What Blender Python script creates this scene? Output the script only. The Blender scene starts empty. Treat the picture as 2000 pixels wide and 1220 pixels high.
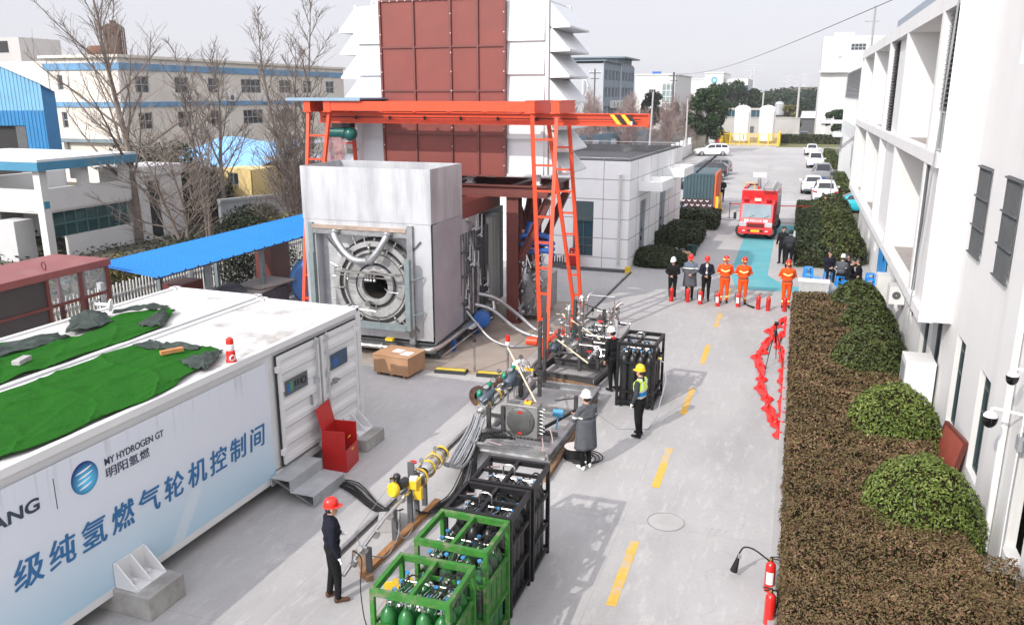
import bpy, bmesh, math, random
import numpy as np
from math import sin, cos, pi, radians as R, hypot, atan2
from mathutils import Vector, Matrix, Euler
random.seed(7); np.random.seed(7)
SC = bpy.context.scene
COL = SC.collection
# ------------------------------------------------------------------ camera, sky, sun
cam_d = bpy.data.cameras.new('camera'); cam = bpy.data.objects.new('camera', cam_d); COL.objects.link(cam)
cam.location = (0, 0, 8.0); cam.rotation_euler = (R(90 - 14.876), 0, R(18.844))
cam_d.sensor_width = 36; cam_d.lens = 28.8; cam_d.clip_start = .1; cam_d.clip_end = 4000
SC.camera = cam
SUN_EL, SUN_AZ = 34.5, 202.5          # the sun stands behind and to the left of the viewer
w = bpy.data.worlds.new('World'); SC.world = w; w.use_nodes = True
nt = w.node_tree; nt.nodes.clear()
sky = nt.nodes.new('ShaderNodeTexSky'); sky.sky_type = 'NISHITA'; sky.sun_disc = False
sky.sun_elevation = R(SUN_EL); sky.sun_rotation = R(SUN_AZ); sky.air_density = 1.0; sky.dust_density = 1.2; sky.ozone_density = 1.6
hs = nt.nodes.new('ShaderNodeHueSaturation'); hs.inputs['Saturation'].default_value = .38
bg = nt.nodes.new('ShaderNodeBackground'); bg.inputs[1].default_value = .125
ow = nt.nodes.new('ShaderNodeOutputWorld')
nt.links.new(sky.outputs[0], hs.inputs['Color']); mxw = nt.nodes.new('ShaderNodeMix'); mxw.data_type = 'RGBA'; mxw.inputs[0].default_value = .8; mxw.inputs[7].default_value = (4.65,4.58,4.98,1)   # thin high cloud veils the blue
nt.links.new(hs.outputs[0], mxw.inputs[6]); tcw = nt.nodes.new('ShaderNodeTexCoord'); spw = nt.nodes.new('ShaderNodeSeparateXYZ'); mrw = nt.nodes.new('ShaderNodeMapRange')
mrw.interpolation_type = 'SMOOTHSTEP'; mrw.inputs['From Min'].default_value = .14; mrw.inputs['From Max'].default_value = .6; mrw.inputs['To Min'].default_value = 1; mrw.inputs['To Max'].default_value = 1.5   # sky raised overhead, above the view, as added fill for shaded faces
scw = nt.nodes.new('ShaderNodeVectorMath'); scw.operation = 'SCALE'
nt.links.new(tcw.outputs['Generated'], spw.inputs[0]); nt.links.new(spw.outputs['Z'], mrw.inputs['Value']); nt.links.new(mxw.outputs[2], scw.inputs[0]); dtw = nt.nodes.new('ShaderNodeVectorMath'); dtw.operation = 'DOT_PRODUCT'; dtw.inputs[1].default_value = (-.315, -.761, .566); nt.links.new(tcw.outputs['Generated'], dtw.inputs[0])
aur = nt.nodes.new('ShaderNodeMapRange'); aur.interpolation_type = 'SMOOTHSTEP'; aur.inputs['From Min'].default_value = .1; aur.inputs['To Min'].default_value = 1; aur.inputs['To Max'].default_value = 2.0   # and raised toward the sun, behind the viewer, for more added fill
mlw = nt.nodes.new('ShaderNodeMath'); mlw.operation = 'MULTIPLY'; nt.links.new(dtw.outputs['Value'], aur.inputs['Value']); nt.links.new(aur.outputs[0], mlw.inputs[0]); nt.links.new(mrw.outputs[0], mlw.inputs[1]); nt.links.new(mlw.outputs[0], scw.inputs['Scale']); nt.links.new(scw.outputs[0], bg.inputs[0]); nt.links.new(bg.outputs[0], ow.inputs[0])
sl = bpy.data.lights.new('sun', 'SUN'); sun = bpy.data.objects.new('sun', sl); COL.objects.link(sun)
sl.energy = 2.6; sl.angle = R(.55); sl.color = (1, .955, .89)
_sd = Vector((sin(R(22.5)) * cos(R(SUN_EL)), cos(R(22.5)) * cos(R(SUN_EL)), -sin(R(SUN_EL))))
sun.rotation_euler = _sd.to_track_quat('-Z', 'Y').to_euler()
SC.view_settings.view_transform = 'Standard'; SC.view_settings.look = 'None'
SC.view_settings.exposure = .5; SC.view_settings.gamma = 1
SC.cycles.max_bounces = 6; SC.cycles.diffuse_bounces = 3; SC.cycles.glossy_bounces = 3; SC.cycles.transparent_max_bounces = 8

# ------------------------------------------------------------------ mesh helpers
class MB:
    def __init__(s): s.v, s.f, s.m, s.sm = [], [], [], []
    def add(s, vs, fs, mi=0, sm=False):
        o = len(s.v); s.v += [tuple(p) for p in vs]
        for f in fs: s.f.append([i + o for i in f]); s.m.append(mi); s.sm.append(sm)
        return s
    def bx(s, x0, x1, y0, y1, z0, z1, mi=0):
        return s.add([(x0,y0,z0),(x1,y0,z0),(x1,y1,z0),(x0,y1,z0),(x0,y0,z1),(x1,y0,z1),(x1,y1,z1),(x0,y1,z1)],
              [(3,2,1,0),(4,5,6,7),(0,1,5,4),(1,2,6,5),(2,3,7,6),(3,0,4,7)], mi)
    def box(s, c, d, rz=0, mi=0, ry=0, rx=0):
        M = Euler((rx, ry, rz)).to_matrix(); a = [x / 2 for x in d]
        vs = [M @ Vector((sx*a[0], sy*a[1], sz*a[2])) + Vector(c) for sz in (-1,1) for sx, sy in ((-1,-1),(1,-1),(1,1),(-1,1))]
        return s.add(vs, [(3,2,1,0),(4,5,6,7),(0,1,5,4),(1,2,6,5),(2,3,7,6),(3,0,4,7)], mi)
    def bar(s, p, q, w_, h_=None, mi=0, up=(0,0,1)):
        p, q = Vector(p), Vector(q); d = (q - p).normalized(); h_ = h_ or w_
        u = Vector(up)
        if abs(d.dot(u)) > .98: u = Vector((0, 1, 0))
        a = d.cross(u).normalized(); b = a.cross(d).normalized(); a *= w_/2; b *= h_/2
        vs = [e + i*a + j*b for e in (p, q) for i, j in ((-1,-1),(1,-1),(1,1),(-1,1))]
        return s.add(vs, [(3,2,1,0),(4,5,6,7),(0,1,5,4),(1,2,6,5),(2,3,7,6),(3,0,4,7)], mi)
    def tube(s, pts, r, n=8, mi=0, cap=True):
        P_ = [Vector(p) for p in pts]; k = len(P_); rr = r if hasattr(r, '__len__') else [r] * k
        vs = []; pa = None
        for i, p in enumerate(P_):
            d = (P_[min(i+1, k-1)] - P_[max(i-1, 0)]).normalized()
            if pa is None:
                u = Vector((0,0,1)) if abs(d.z) < .9 else Vector((1,0,0))
                a = d.cross(u).normalized()
            else:
                a = (pa - d * pa.dot(d)).normalized()
            pa = a; b = d.cross(a)
            vs += [p + rr[i] * (a * cos(2*pi*j/n) + b * sin(2*pi*j/n)) for j in range(n)]
        fs = [(i*n+j, i*n+(j+1) % n, (i+1)*n+(j+1) % n, (i+1)*n+j) for i in range(k-1) for j in range(n)]
        s.add(vs, fs, mi, True)
        if cap: s.add(vs[:n], [tuple(range(n))[::-1]], mi); s.add(vs[-n:], [tuple(range(n))], mi)
        return s
    def cyl(s, p, q, r, r2=None, n=12, mi=0): return s.tube([p, q], [r, r if r2 is None else r2], n, mi)
    def lathe(s, prof, c=(0,0,0), ax=(0,0,1), n=16, mi=0, sm=True):
        q = Vector((0,0,1)).rotation_difference(Vector(ax)); c = Vector(c); vs = []
        for r, t in prof: vs += [c + q @ Vector((r*cos(2*pi*j/n), r*sin(2*pi*j/n), t)) for j in range(n)]
        fs = [(i*n+j, i*n+(j+1) % n, (i+1)*n+(j+1) % n, (i+1)*n+j) for i in range(len(prof)-1) for j in range(n)]
        return s.add(vs, fs, mi, sm)
    def ball(s, c, r, n=12, m=8, mi=0, a0=-.5, a1=.5):
        rx, ry, rz = (r, r, r) if not hasattr(r, '__len__') else r
        vs = []
        for i in range(m+1):
            t = pi * (a0 + (a1-a0) * i / m)
            vs += [(c[0]+rx*cos(t)*cos(2*pi*j/n), c[1]+ry*cos(t)*sin(2*pi*j/n), c[2]+rz*sin(t)) for j in range(n)]
        return s.add(vs, [(i*n+j, i*n+(j+1) % n, (i+1)*n+(j+1) % n, (i+1)*n+j) for i in range(m) for j in range(n)], mi, True)
    def prism(s, poly, o, u, v, w_, mi=0):
        o, u, v, w_ = map(Vector, (o, u, v, w_)); n = len(poly)
        a = [o + u*x + v*y for x, y in poly]; b = [p + w_ for p in a]
        return s.add(a + b, [tuple(range(n))[::-1], tuple(range(n, 2*n))] + [(i, (i+1) % n, n+(i+1) % n, n+i) for i in range(n)], mi)
    def grid(s, fn, nu, nv, mi=0, sm=True):
        vs = [fn(i/nu, j/nv) for j in range(nv+1) for i in range(nu+1)]
        return s.add(vs, [(j*(nu+1)+i, j*(nu+1)+i+1, (j+1)*(nu+1)+i+1, (j+1)*(nu+1)+i) for j in range(nv) for i in range(nu)], mi, sm)
    def build(s, name, mats, parent=None, loc=None, bev=0, rz=0):
        me = bpy.data.meshes.new(name); me.from_pydata(s.v, [], s.f)
        for m_ in (mats if isinstance(mats, (list, tuple)) else [mats]): me.materials.append(m_)
        me.polygons.foreach_set('material_index', s.m); me.polygons.foreach_set('use_smooth', s.sm); me.update()
        bm = bmesh.new(); bm.from_mesh(me); bmesh.ops.recalc_face_normals(bm, faces=bm.faces); bm.to_mesh(me); bm.free()
        if any(s.sm): me.set_sharp_from_angle(angle=R(38))
        o = bpy.data.objects.new(name, me); COL.objects.link(o)
        if parent: o.parent = parent
        if loc: o.location = loc
        o.rotation_euler.z = rz
        if bev:
            b = o.modifiers.new('bevel', 'BEVEL'); b.width = bev; b.segments = 2; b.limit_method = 'ANGLE'; b.harden_normals = False
        return o

def tag(o, label=None, cat=None, group=None, kind=None):
    if label: o['label'] = label
    if cat: o['category'] = cat
    if group: o['group'] = group
    if kind: o['kind'] = kind
    return o
def thing(name, label, cat, loc=(0,0,0), rz=0, group=None):
    o = bpy.data.objects.new(name, None); COL.objects.link(o); o.empty_display_size = .2
    o.location = loc; o.rotation_euler.z = rz
    return tag(o, label, cat, group)
def struct(name, mb, m): return tag(mb.build(name, m), kind='structure')
def copy_tree(o, parent=None):
    c = o.copy(); COL.objects.link(c); c.parent = parent
    for ch in list(o.children): copy_tree(ch, c)
    return c
def dup(o, loc, rz=None, label=None, group=None):
    c = copy_tree(o); c.location = loc
    if rz is not None: c.rotation_euler.z = rz
    if label: c['label'] = label
    if group: c['group'] = group
    return c
def quads(name, V, mat, parent=None, mi=None, smooth=False, tri=False):
    """fast mesh of separate quads: V is (N,4,3)"""
    n, k = V.shape[0], V.shape[1]; me = bpy.data.meshes.new(name)
    me.vertices.add(n*k); me.vertices.foreach_set('co', V.reshape(-1).astype(np.float32))
    me.loops.add(n*k); me.loops.foreach_set('vertex_index', np.arange(n*k, dtype=np.int32))
    me.polygons.add(n); me.polygons.foreach_set('loop_start', np.arange(0, n*k, k, dtype=np.int32))
    for m_ in (mat if isinstance(mat, list) else [mat]): me.materials.append(m_)
    if mi is not None: me.polygons.foreach_set('material_index', mi.astype(np.int32))
    me.update(calc_edges=True); me.validate()
    o = bpy.data.objects.new(name, me); COL.objects.link(o)
    if parent: o.parent = parent
    return o
def leaf_quads(C, N, size, asp=.45, jit=.6, rng=np.random):
    """leaf shaped quads at C facing roughly N"""
    n = len(C); Nn = N + rng.normal(0, jit, (n, 3)); Nn /= np.linalg.norm(Nn, axis=1)[:, None] + 1e-9
    T = rng.normal(0, 1, (n, 3)); T -= Nn * (T*Nn).sum(1)[:, None]; T /= np.linalg.norm(T, axis=1)[:, None] + 1e-9
    B = np.cross(Nn, T); s = (size * rng.uniform(.6, 1.3, n))[:, None]
    return np.stack([C - T*s, C + B*s*asp + Nn*s*.15, C + T*s, C - B*s*asp + Nn*s*.15], 1)

# ------------------------------------------------------------------ materials
def M(name, col, rough=.6, metal=0, var=.12, scale=3., bump=0, bscale=40., spec=.5, col2=None, mix=(.45,.6), isl=0, st=None, coat=0, detail=5, emit=None):
    m = bpy.data.materials.new(name); m.use_nodes = True; t = m.node_tree; N_ = t.nodes; L = t.links
    b = N_['Principled BSDF']; b.inputs['Roughness'].default_value = rough; b.inputs['Metallic'].default_value = metal
    b.inputs['Specular IOR Level'].default_value = spec
    if coat: b.inputs['Coat Weight'].default_value = coat; b.inputs['Coat Roughness'].default_value = .08
    tc = N_.new('ShaderNodeTexCoord'); nz = N_.new('ShaderNodeTexNoise'); nz.inputs['Scale'].default_value = scale; nz.inputs['Detail'].default_value = detail
    nz.inputs['Roughness'].default_value = .6
    L.new(tc.outputs['Object'], nz.inputs['Vector'])
    rp = N_.new('ShaderNodeValToRGB'); e = rp.color_ramp.elements
    c1 = tuple(max(0, c*(1-var)) for c in col); c2 = tuple(min(1, c*(1+var)) for c in col)
    e[0].position, e[1].position = (.3, .7); e[0].color = (*c1, 1); e[1].color = (*c2, 1)
    L.new(nz.outputs['Fac'], rp.inputs['Fac']); out = rp.outputs['Color']
    if col2:
        n2 = N_.new('ShaderNodeTexNoise'); n2.inputs['Scale'].default_value = scale*.6; n2.inputs['Detail'].default_value = 8; n2.inputs['Roughness'].default_value = .7
        mp = N_.new('ShaderNodeMapping'); mp.inputs['Location'].default_value = (13, 7, 3); mp.inputs['Scale'].default_value = st or (1,1,1); L.new(tc.outputs['Object'], mp.inputs['Vector']); L.new(mp.outputs[0], n2.inputs['Vector'])
        mr = N_.new('ShaderNodeMapRange'); mr.inputs['From Min'].default_value, mr.inputs['From Max'].default_value = mix
        L.new(n2.outputs['Fac'], mr.inputs['Value'])
        mx = N_.new('ShaderNodeMix'); mx.data_type = 'RGBA'; mx.inputs[7].default_value = (*col2, 1)
        L.new(mr.outputs[0], mx.inputs[0]); L.new(out, mx.inputs[6]); out = mx.outputs[2]
    if isl:
        gi = N_.new('ShaderNodeNewGeometry'); hv = N_.new('ShaderNodeHueSaturation')
        m1 = N_.new('ShaderNodeMapRange'); m1.inputs['To Min'].default_value = 1-isl; m1.inputs['To Max'].default_value = 1+isl
        L.new(gi.outputs['Random Per Island'], m1.inputs['Value']); L.new(m1.outputs[0], hv.inputs['Value']); L.new(out, hv.inputs['Color']); out = hv.outputs[0]
    L.new(out, b.inputs['Base Color'])
    if bump:
        nb = N_.new('ShaderNodeTexNoise'); nb.inputs['Scale'].default_value = bscale; nb.inputs['Detail'].default_value = 4; L.new(tc.outputs['Object'], nb.inputs['Vector'])
        bp = N_.new('ShaderNodeBump'); bp.inputs['Strength'].default_value = bump; bp.inputs['Distance'].default_value = .02
        L.new(nb.outputs['Fac'], bp.inputs['Height']); L.new(bp.outputs[0], b.inputs['Normal'])
    if emit: b.inputs['Emission Color'].default_value = (*emit[:3], 1); b.inputs['Emission Strength'].default_value = emit[3]
    return m
def leaf_mat(name, cols, rough=.5, patch=None):
    """foliage: colour varies from leaf to leaf and in soft patches"""
    m = bpy.data.materials.new(name); m.use_nodes = True; t = m.node_tree; N_ = t.nodes; L = t.links
    b = N_['Principled BSDF']; b.inputs['Roughness'].default_value = rough; b.inputs['Specular IOR Level'].default_value = .22
    gi = N_.new('ShaderNodeNewGeometry'); tc = N_.new('ShaderNodeTexCoord')
    nz = N_.new('ShaderNodeTexNoise'); nz.inputs['Scale'].default_value = patch or 1.2; nz.inputs['Detail'].default_value = 3; L.new(tc.outputs['Object'], nz.inputs['Vector'])
    ad = N_.new('ShaderNodeMath'); ad.operation = 'MULTIPLY_ADD'; ad.inputs[1].default_value = .55; L.new(gi.outputs['Random Per Island'], ad.inputs[0])
    mr = N_.new('ShaderNodeMapRange'); mr.inputs['From Min'].default_value = .3; mr.inputs['From Max'].default_value = .7; mr.inputs['To Max'].default_value = .45
    L.new(nz.outputs['Fac'], mr.inputs['Value']); L.new(mr.outputs[0], ad.inputs[2])
    rp = N_.new('ShaderNodeValToRGB'); e = rp.color_ramp.elements
    while len(e) < len(cols): e.new(.5)
    for i, c in enumerate(cols): e[i].position = i/(len(cols)-1); e[i].color = (*c, 1)
    L.new(ad.outputs[0], rp.inputs['Fac']); L.new(rp.outputs['Color'], b.inputs['Base Color'])
    return m
def glass(name, col=(.02,.03,.035), rough=.06): return M(name, col, rough, 0, .25, .7, spec=.6)

CONC = M('concrete', (.36,.35,.34), .85, 0, .1, 2, .25, 60)
WHITE = M('white_wall_paint', (.62,.615,.60), .75, 0, .03, .8, .06, 80, col2=(.54,.53,.51), mix=(.58,.85))
STREAK = M('streaked_white_wall', (.66,.655,.64), .75, 0, .03, .8, .08, 60, col2=(.44,.425,.40), mix=(.54,.86), st=(2.5,2.5,.10))
WSHEET = M('white_painted_sheet', (.60,.615,.625), .45, 0, .03, .6, col2=(.52,.53,.53), mix=(.6,.8))
WCONT = M('white_container_paint', (.66,.66,.655), .45, 0, .04, .8, col2=(.45,.43,.40), mix=(.6,.82))
REDP = M('oxide_red_primer', (.195,.042,.032), .55, 0, .07, 1.2, .02, 60, col2=(.16,.036,.028), mix=(.45,.7))
BROWN = M('oxide_brown_steel', (.135,.035,.028), .5, 0, .15, 1.5, .05, 50)
ORANGE = M('orange_gantry_paint', (.64,.060,.014), .45, 0, .08, 5, .05, 60, col2=(.30,.06,.025), mix=(.63,.72))
GALV = M('galvanised_sheet', (.53,.54,.555), .45, .5, .07, 1.2, .05, 30, col2=(.33,.34,.365), mix=(.46,.70), st=(1.8,1.8,.25))
STEEL = M('stainless_steel', (.58,.57,.55), .25, .95, .12, 6)
DSTEEL = M('dull_steel', (.36,.37,.38), .42, .8, .22, 5, .06, 60, col2=(.22,.2,.18), mix=(.5,.7))
GGREEN = M('grey_green_steel', (.20,.245,.25), .5, .3, .15, 4)
BLACKF = M('black_frame_paint', (.011,.011,.012), .45, 0, .3, 5, .08, 50, col2=(.04,.036,.032), mix=(.55,.72), spec=.25)
GREENF = M('green_frame_paint', (.030,.150,.020), .55, 0, .22, 7, .06, 40, col2=(.16,.17,.10), mix=(.53,.63), spec=.3)
GREENC = M('green_cylinder_paint', (.016,.125,.030), .28, 0, .2, 4, col2=(.03,.18,.035), mix=(.5,.7))
BLACKC = M('black_cylinder_paint', (.016,.016,.017), .35, 0, .3, 4, col2=(.06,.055,.05), mix=(.58,.7))
RUST = M('rusty_iron', (.11,.06,.04), .8, .2, .3, 8, .3, 60, col2=(.045,.03,.025), mix=(.45,.6))
DARK = M('dark_void', (.015,.014,.014), .7, 0, .2, 3)
RUBBER = M('black_rubber', (.014,.014,.014), .6, 0, .2, 6, spec=.3)
YEL = M('yellow_paint', (.72,.47,.02), .5, 0, .08, 3)
REDE = M('red_extinguisher_paint', (.60,.018,.014), .3, 0, .05, 4, coat=.3)
REDB = M('red_box_paint', (.42,.012,.01), .4, 0, .06, 3)
BLUEP = M('blue_paint', (.02,.11,.38), .45, 0, .1, 3)
WPLAST = M('white_plastic', (.74,.74,.73), .4, 0, .04, 3)
GLASS = glass('dark_window_glass')
GLASSB = glass('blue_tinted_glass', (.03,.075,.10), .08)
ALU = M('aluminium_frame', (.42,.44,.45), .4, .6, .08, 6)
GREY = M('grey_paint', (.28,.29,.30), .55, 0, .1, 3)
DGREY = M('dark_grey_paint', (.085,.09,.095), .55, 0, .15, 3)
TIMBER = M('weathered_timber', (.20,.115,.06), .8, 0, .25, 5, .2, 40, col2=(.30,.22,.15), mix=(.5,.7))
BAMBOO = M('pale_bamboo', (.62,.52,.36), .6, 0, .1, 8)
CHROME = M('bright_valve_metal', (.55,.54,.52), .22, 1, .15, 12)
BRASS = M('brass_fitting', (.55,.38,.12), .3, 1, .15, 10)

def wall(mb, o, u, n, W_, H_, holes=(), depth=.2, mi=0, rmi=None):
    """wall face W_ x H_ from o along u, up z, outward normal n, with rectangular recesses (x0,x1,z0,z1)"""
    o, u, n = Vector(o), Vector(u).normalized(), Vector(n).normalized(); z = Vector((0,0,1))
    xs = sorted({0, W_, *[h[0] for h in holes], *[h[1] for h in holes]}); zs = sorted({0, H_, *[h[2] for h in holes], *[h[3] for h in holes]})
    pt = lambda x, y, d=0: o + u*x + z*y - n*d
    for i in range(len(xs)-1):
        j = 0
        for j in range(len(zs)-1):
            cx, cz = (xs[i]+xs[i+1])/2, (zs[j]+zs[j+1])/2
            if any(h[0] < cx < h[1] and h[2] < cz < h[3] for h in holes): continue
            mb.add([pt(xs[i],zs[j]), pt(xs[i+1],zs[j]), pt(xs[i+1],zs[j+1]), pt(xs[i],zs[j+1])], [(0,1,2,3)], mi)
    for x0, x1, z0, z1 in holes:
        r = mi if rmi is None else rmi
        for a, b in (((x0,z0),(x1,z0)), ((x1,z0),(x1,z1)), ((x1,z1),(x0,z1)), ((x0,z1),(x0,z0))):
            mb.add([pt(*a), pt(*b), pt(*b, depth), pt(*a, depth)], [(0,1,2,3)], r)
def window(parent, o, u, n, x0, x1, z0, z1, inset=.14, fr=.05, nx=2, nz=1, mf=None, mg=None, name='window', sill=None):
    o, u, n = Vector(o), Vector(u).normalized(), Vector(n).normalized(); z = Vector((0,0,1))
    pt = lambda x, y, d=0: o + u*x + z*y - n*d
    mb = MB()
    def b(xa, za, xb, zb): mb.bar(pt(xa,za,inset), pt(xb,zb,inset), fr, fr, up=n)
    h = fr/2
    b(x0,z0+h,x1,z0+h); b(x0,z1-h,x1,z1-h); b(x0+h,z0+fr,x0+h,z1-fr); b(x1-h,z0+fr,x1-h,z1-fr)
    for i in range(1, nx): b(x0+(x1-x0)*i/nx, z0+fr, x0+(x1-x0)*i/nx, z1-fr)
    for zz in (nz if hasattr(nz, '__len__') else [z0+(z1-z0)*i/nz for i in range(1, nz)]):
        b(x0+fr, zz, x1-fr, zz)
    f = mb.build(name, mf or ALU, parent)
    g = MB(); g.add([pt(x0+.005,z0+.005,inset+.012), pt(x1-.005,z0+.005,inset+.012), pt(x1-.005,z1-.005,inset+.012), pt(x0+.005,z1-.005,inset+.012)], [(0,1,2,3)])
    g.build('pane', mg or GLASS, f)
    if sill:
        s_ = MB(); c = pt((x0+x1)/2, z0-.04, -.04); s_.bar(pt(x0-.05,z0-.035,-.03), pt(x1+.05,z0-.035,-.03), .2, .06, up=(0,0,1)); s_.build('sill', sill, f)
    return f
# ------------------------------------------------------------------ ground
def ground_mat():
    m = bpy.data.materials.new('yard_concrete'); m.use_nodes = True; t = m.node_tree; N_ = t.nodes; L = t.links
    b = N_['Principled BSDF']; b.inputs['Specular IOR Level'].default_value = .3
    tc = N_.new('ShaderNodeTexCoord')
    def noise(sc, det=6, loc=(0,0,0), st=(1,1,1), ro=.62):
        mp = N_.new('ShaderNodeMapping'); mp.inputs['Location'].default_value = loc; mp.inputs['Scale'].default_value = st
        L.new(tc.outputs['Object'], mp.inputs['Vector']); n = N_.new('ShaderNodeTexNoise'); n.inputs['Scale'].default_value = sc; n.inputs['Detail'].default_value = det
        n.inputs['Roughness'].default_value = ro; L.new(mp.outputs[0], n.inputs['Vector']); return n.outputs['Fac']
    def rng(v, a, b_, c=0, d=1):
        r = N_.new('ShaderNodeMapRange'); r.inputs['From Min'].default_value = a; r.inputs['From Max'].default_value = b_; r.inputs['To Min'].default_value = c; r.inputs['To Max'].default_value = d
        L.new(v, r.inputs['Value']); return r.outputs[0]
    def mul(a, b_):
        n = N_.new('ShaderNodeMath'); n.operation = 'MULTIPLY'
        for i, q in enumerate((a, b_)):
            if hasattr(q, 'is_linked'): L.new(q, n.inputs[i])
            else: n.inputs[i].default_value = q
        return n.outputs[0]
    def mixc(f, a, c):
        x = N_.new('ShaderNodeMix'); x.data_type = 'RGBA'; L.new(f, x.inputs[0])
        if hasattr(a, 'is_linked'): L.new(a, x.inputs[6])
        else: x.inputs[6].default_value = (*a, 1)
        x.inputs[7].default_value = (*c, 1); return x.outputs[2]
    c = mixc(rng(noise(.16, 8), .35, .65), (.335,.327,.320), (.40,.391,.384))
    c = mixc(rng(noise(.5, 9, (5,3,1), (1,.35,1)), .50, .70, 0, .7), c, (.262,.255,.25))
    c = mixc(rng(noise(3.5, 8, (2,9,1), (2.2,.5,1)), .54, .74, 0, .55), c, (.50,.49,.478))
    c = mixc(rng(noise(14, 6), .45, .8, 0, .3), c, (.26,.25,.245))
    c = mixc(rng(noise(.33, 10, (31,7,2), (1,.6,1), .72), .60, .70, 0, .6), c, (.245,.237,.233))
    c = mixc(rng(noise(30, 3, (1,1,8)), .66, .70, 0, .6), c, (.14,.135,.13))
    # cracks
    vo = N_.new('ShaderNodeTexVoronoi'); vo.feature = 'DISTANCE_TO_EDGE'; vo.inputs['Scale'].default_value = .14
    ns = N_.new('ShaderNodeTexNoise'); ns.inputs['Scale'].default_value = 1.3; ns.inputs['Detail'].default_value = 6; L.new(tc.outputs['Object'], ns.inputs['Vector'])
    vm = N_.new('ShaderNodeVectorMath'); vm.operation = 'MULTIPLY_ADD'; vm.inputs[1].default_value = (1.6,1.6,1.6); L.new(ns.outputs['Color'], vm.inputs[0]); L.new(tc.outputs['Object'], vm.inputs[2]); L.new(vm.outputs[0], vo.inputs['Vector'])
    c = mixc(rng(vo.outputs['Distance'], .0, 0.0022, .32, 0), c, (.17,.165,.16))
    # slab joints along and across the yard
    sp = N_.new('ShaderNodeSeparateXYZ'); L.new(tc.outputs['Object'], sp.inputs[0])
    def joint(sock, period, off):
        a = N_.new('ShaderNodeMath'); a.operation = 'ADD'; a.inputs[1].default_value = off; L.new(sock, a.inputs[0])
        p = N_.new('ShaderNodeMath'); p.operation = 'PINGPONG'; p.inputs[1].default_value = period/2; L.new(a.outputs[0], p.inputs[0])
        return rng(p.outputs[0], .005, .014, .3, 0)
    c = mixc(joint(sp.outputs['Y'], 5.2, 1.3), c, (.20,.195,.19)); c = mixc(joint(sp.outputs['X'], 4.7, 2.6), c, (.22,.215,.21))
    L.new(c, b.inputs['Base Color']); L.new(rng(noise(2, 5), .3, .7, .62, .88), b.inputs['Roughness'])
    bp = N_.new('ShaderNodeBump'); bp.inputs['Strength'].default_value = .18; bp.inputs['Distance'].default_value = .01; L.new(noise(45, 5), bp.inputs['Height']); L.new(bp.outputs[0], b.inputs['Normal'])
    return m
YARD = ground_mat()
EARTH = M('dull_earth', (.11,.095,.07), .95, 0, .3, .5, .4, 20, col2=(.07,.08,.04), mix=(.45,.65))
g = MB(); g.bx(-900, 900, -60, 1500, -.3, 0); struct('ground', g, EARTH)
def sheet(name, poly, z, mat):
    mb = MB(); mb.add([(x, y, z) for x, y in poly], [tuple(range(len(poly)))]); return struct(name, mb, mat)
sheet('yard', [(-25,-20),(4,-20),(4,150),(-13.5,150),(-13.5,110),(-13.5,62),(-25,62)], .004, YARD)
ASPH = M('asphalt', (.075,.074,.073), .9, 0, .15, 1, .2, 60)
sheet('road', [(-19.5,62),(-14.5,62),(-20,175),(-32,175)], .008, ASPH)
sheet('parking_asphalt', [(-10,151.2),(30,151.2),(30,178),(-10,178)], .008, ASPH)
TEAL = M('teal_ground_paint', (.085,.33,.37), .75, 0, .08, 1.2, .1, 50, col2=(.16,.36,.38), mix=(.5,.75))
sheet('teal_walkway', [(-2.35,38.1),(.3,35.4),(1.9,35.4),(1.9,36.2),(.15,36.6),(-.35,37.4),(-.78,38.6),(-.78,55),(-2.45,55),(-2.45,40.2)], .008, TEAL)
sheet('teal_walkway', [(-2.45,40.2),(-2.35,38.1),(-2.1,36.2),(-1.9,35.3),(.3,35.4)], .012, TEAL)
sheet('teal_walkway', [(-.70,50.5),(1.2,50.5),(1.2,54.5),(-.70,54.5)], .008, TEAL)
GRASS = M('winter_lawn', (.13,.125,.045), .95, 0, .25, 1.5, .5, 60, col2=(.09,.11,.035), mix=(.45,.6))
sheet('lawn', [(-14.5,120),(-10.2,122),(-9.8,133),(-14.5,134)], .016, GRASS); sheet('lawn', [(-3,136.5),(7,138),(7,149),(-3,148)], .016, GRASS)
LINE = M('yellow_road_paint', (.60,.36,.055), .75, 0, .1, 3, .15, 60, col2=(.43,.36,.25), mix=(.47,.60))
for i, y in enumerate([7.2, 11.5, 15.87, 20.2, 24.55, 28.8, 33.1]):
    sheet('lane_marking', [(-2.33+.008*i, y), (-2.16+.008*i, y), (-2.16+.008*i, y+2.1), (-2.33+.008*i, y+2.1)], .008, LINE)
PALE = M('pale_concrete_patch', (.50,.495,.48), .85, 0, .08, 1, .15, 50)
sheet('parking_line', [(-6,66.5),(3.2,66.5),(3.2,66.9),(-6,66.9)], .008, PALE)
RUSTST = M('rust_stained_concrete', (.30,.255,.215), .9, 0, .1, 1.2, .2, 50, col2=(.24,.17,.12), mix=(.52,.68))
sheet('stained_slab', [(-13.2,21.1),(-7.5,21.4),(-7.25,30.8),(-13.2,30.6)], .008, RUSTST)
def kerb(name, pts, w_=.14, h_=.12, m=CONC):
    mb = MB()
    for a, b in zip(pts, pts[1:]): mb.bar((*a, h_/2), (*b, h_/2), w_, h_)
    return struct(name, mb, m)
kerb('kerb', [(.25,6),(.25,31.9)]); kerb('kerb', [(.25,31.9),(2,31.9)]); kerb('kerb', [(-2.9,135.8),(7,137.3)])
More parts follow.
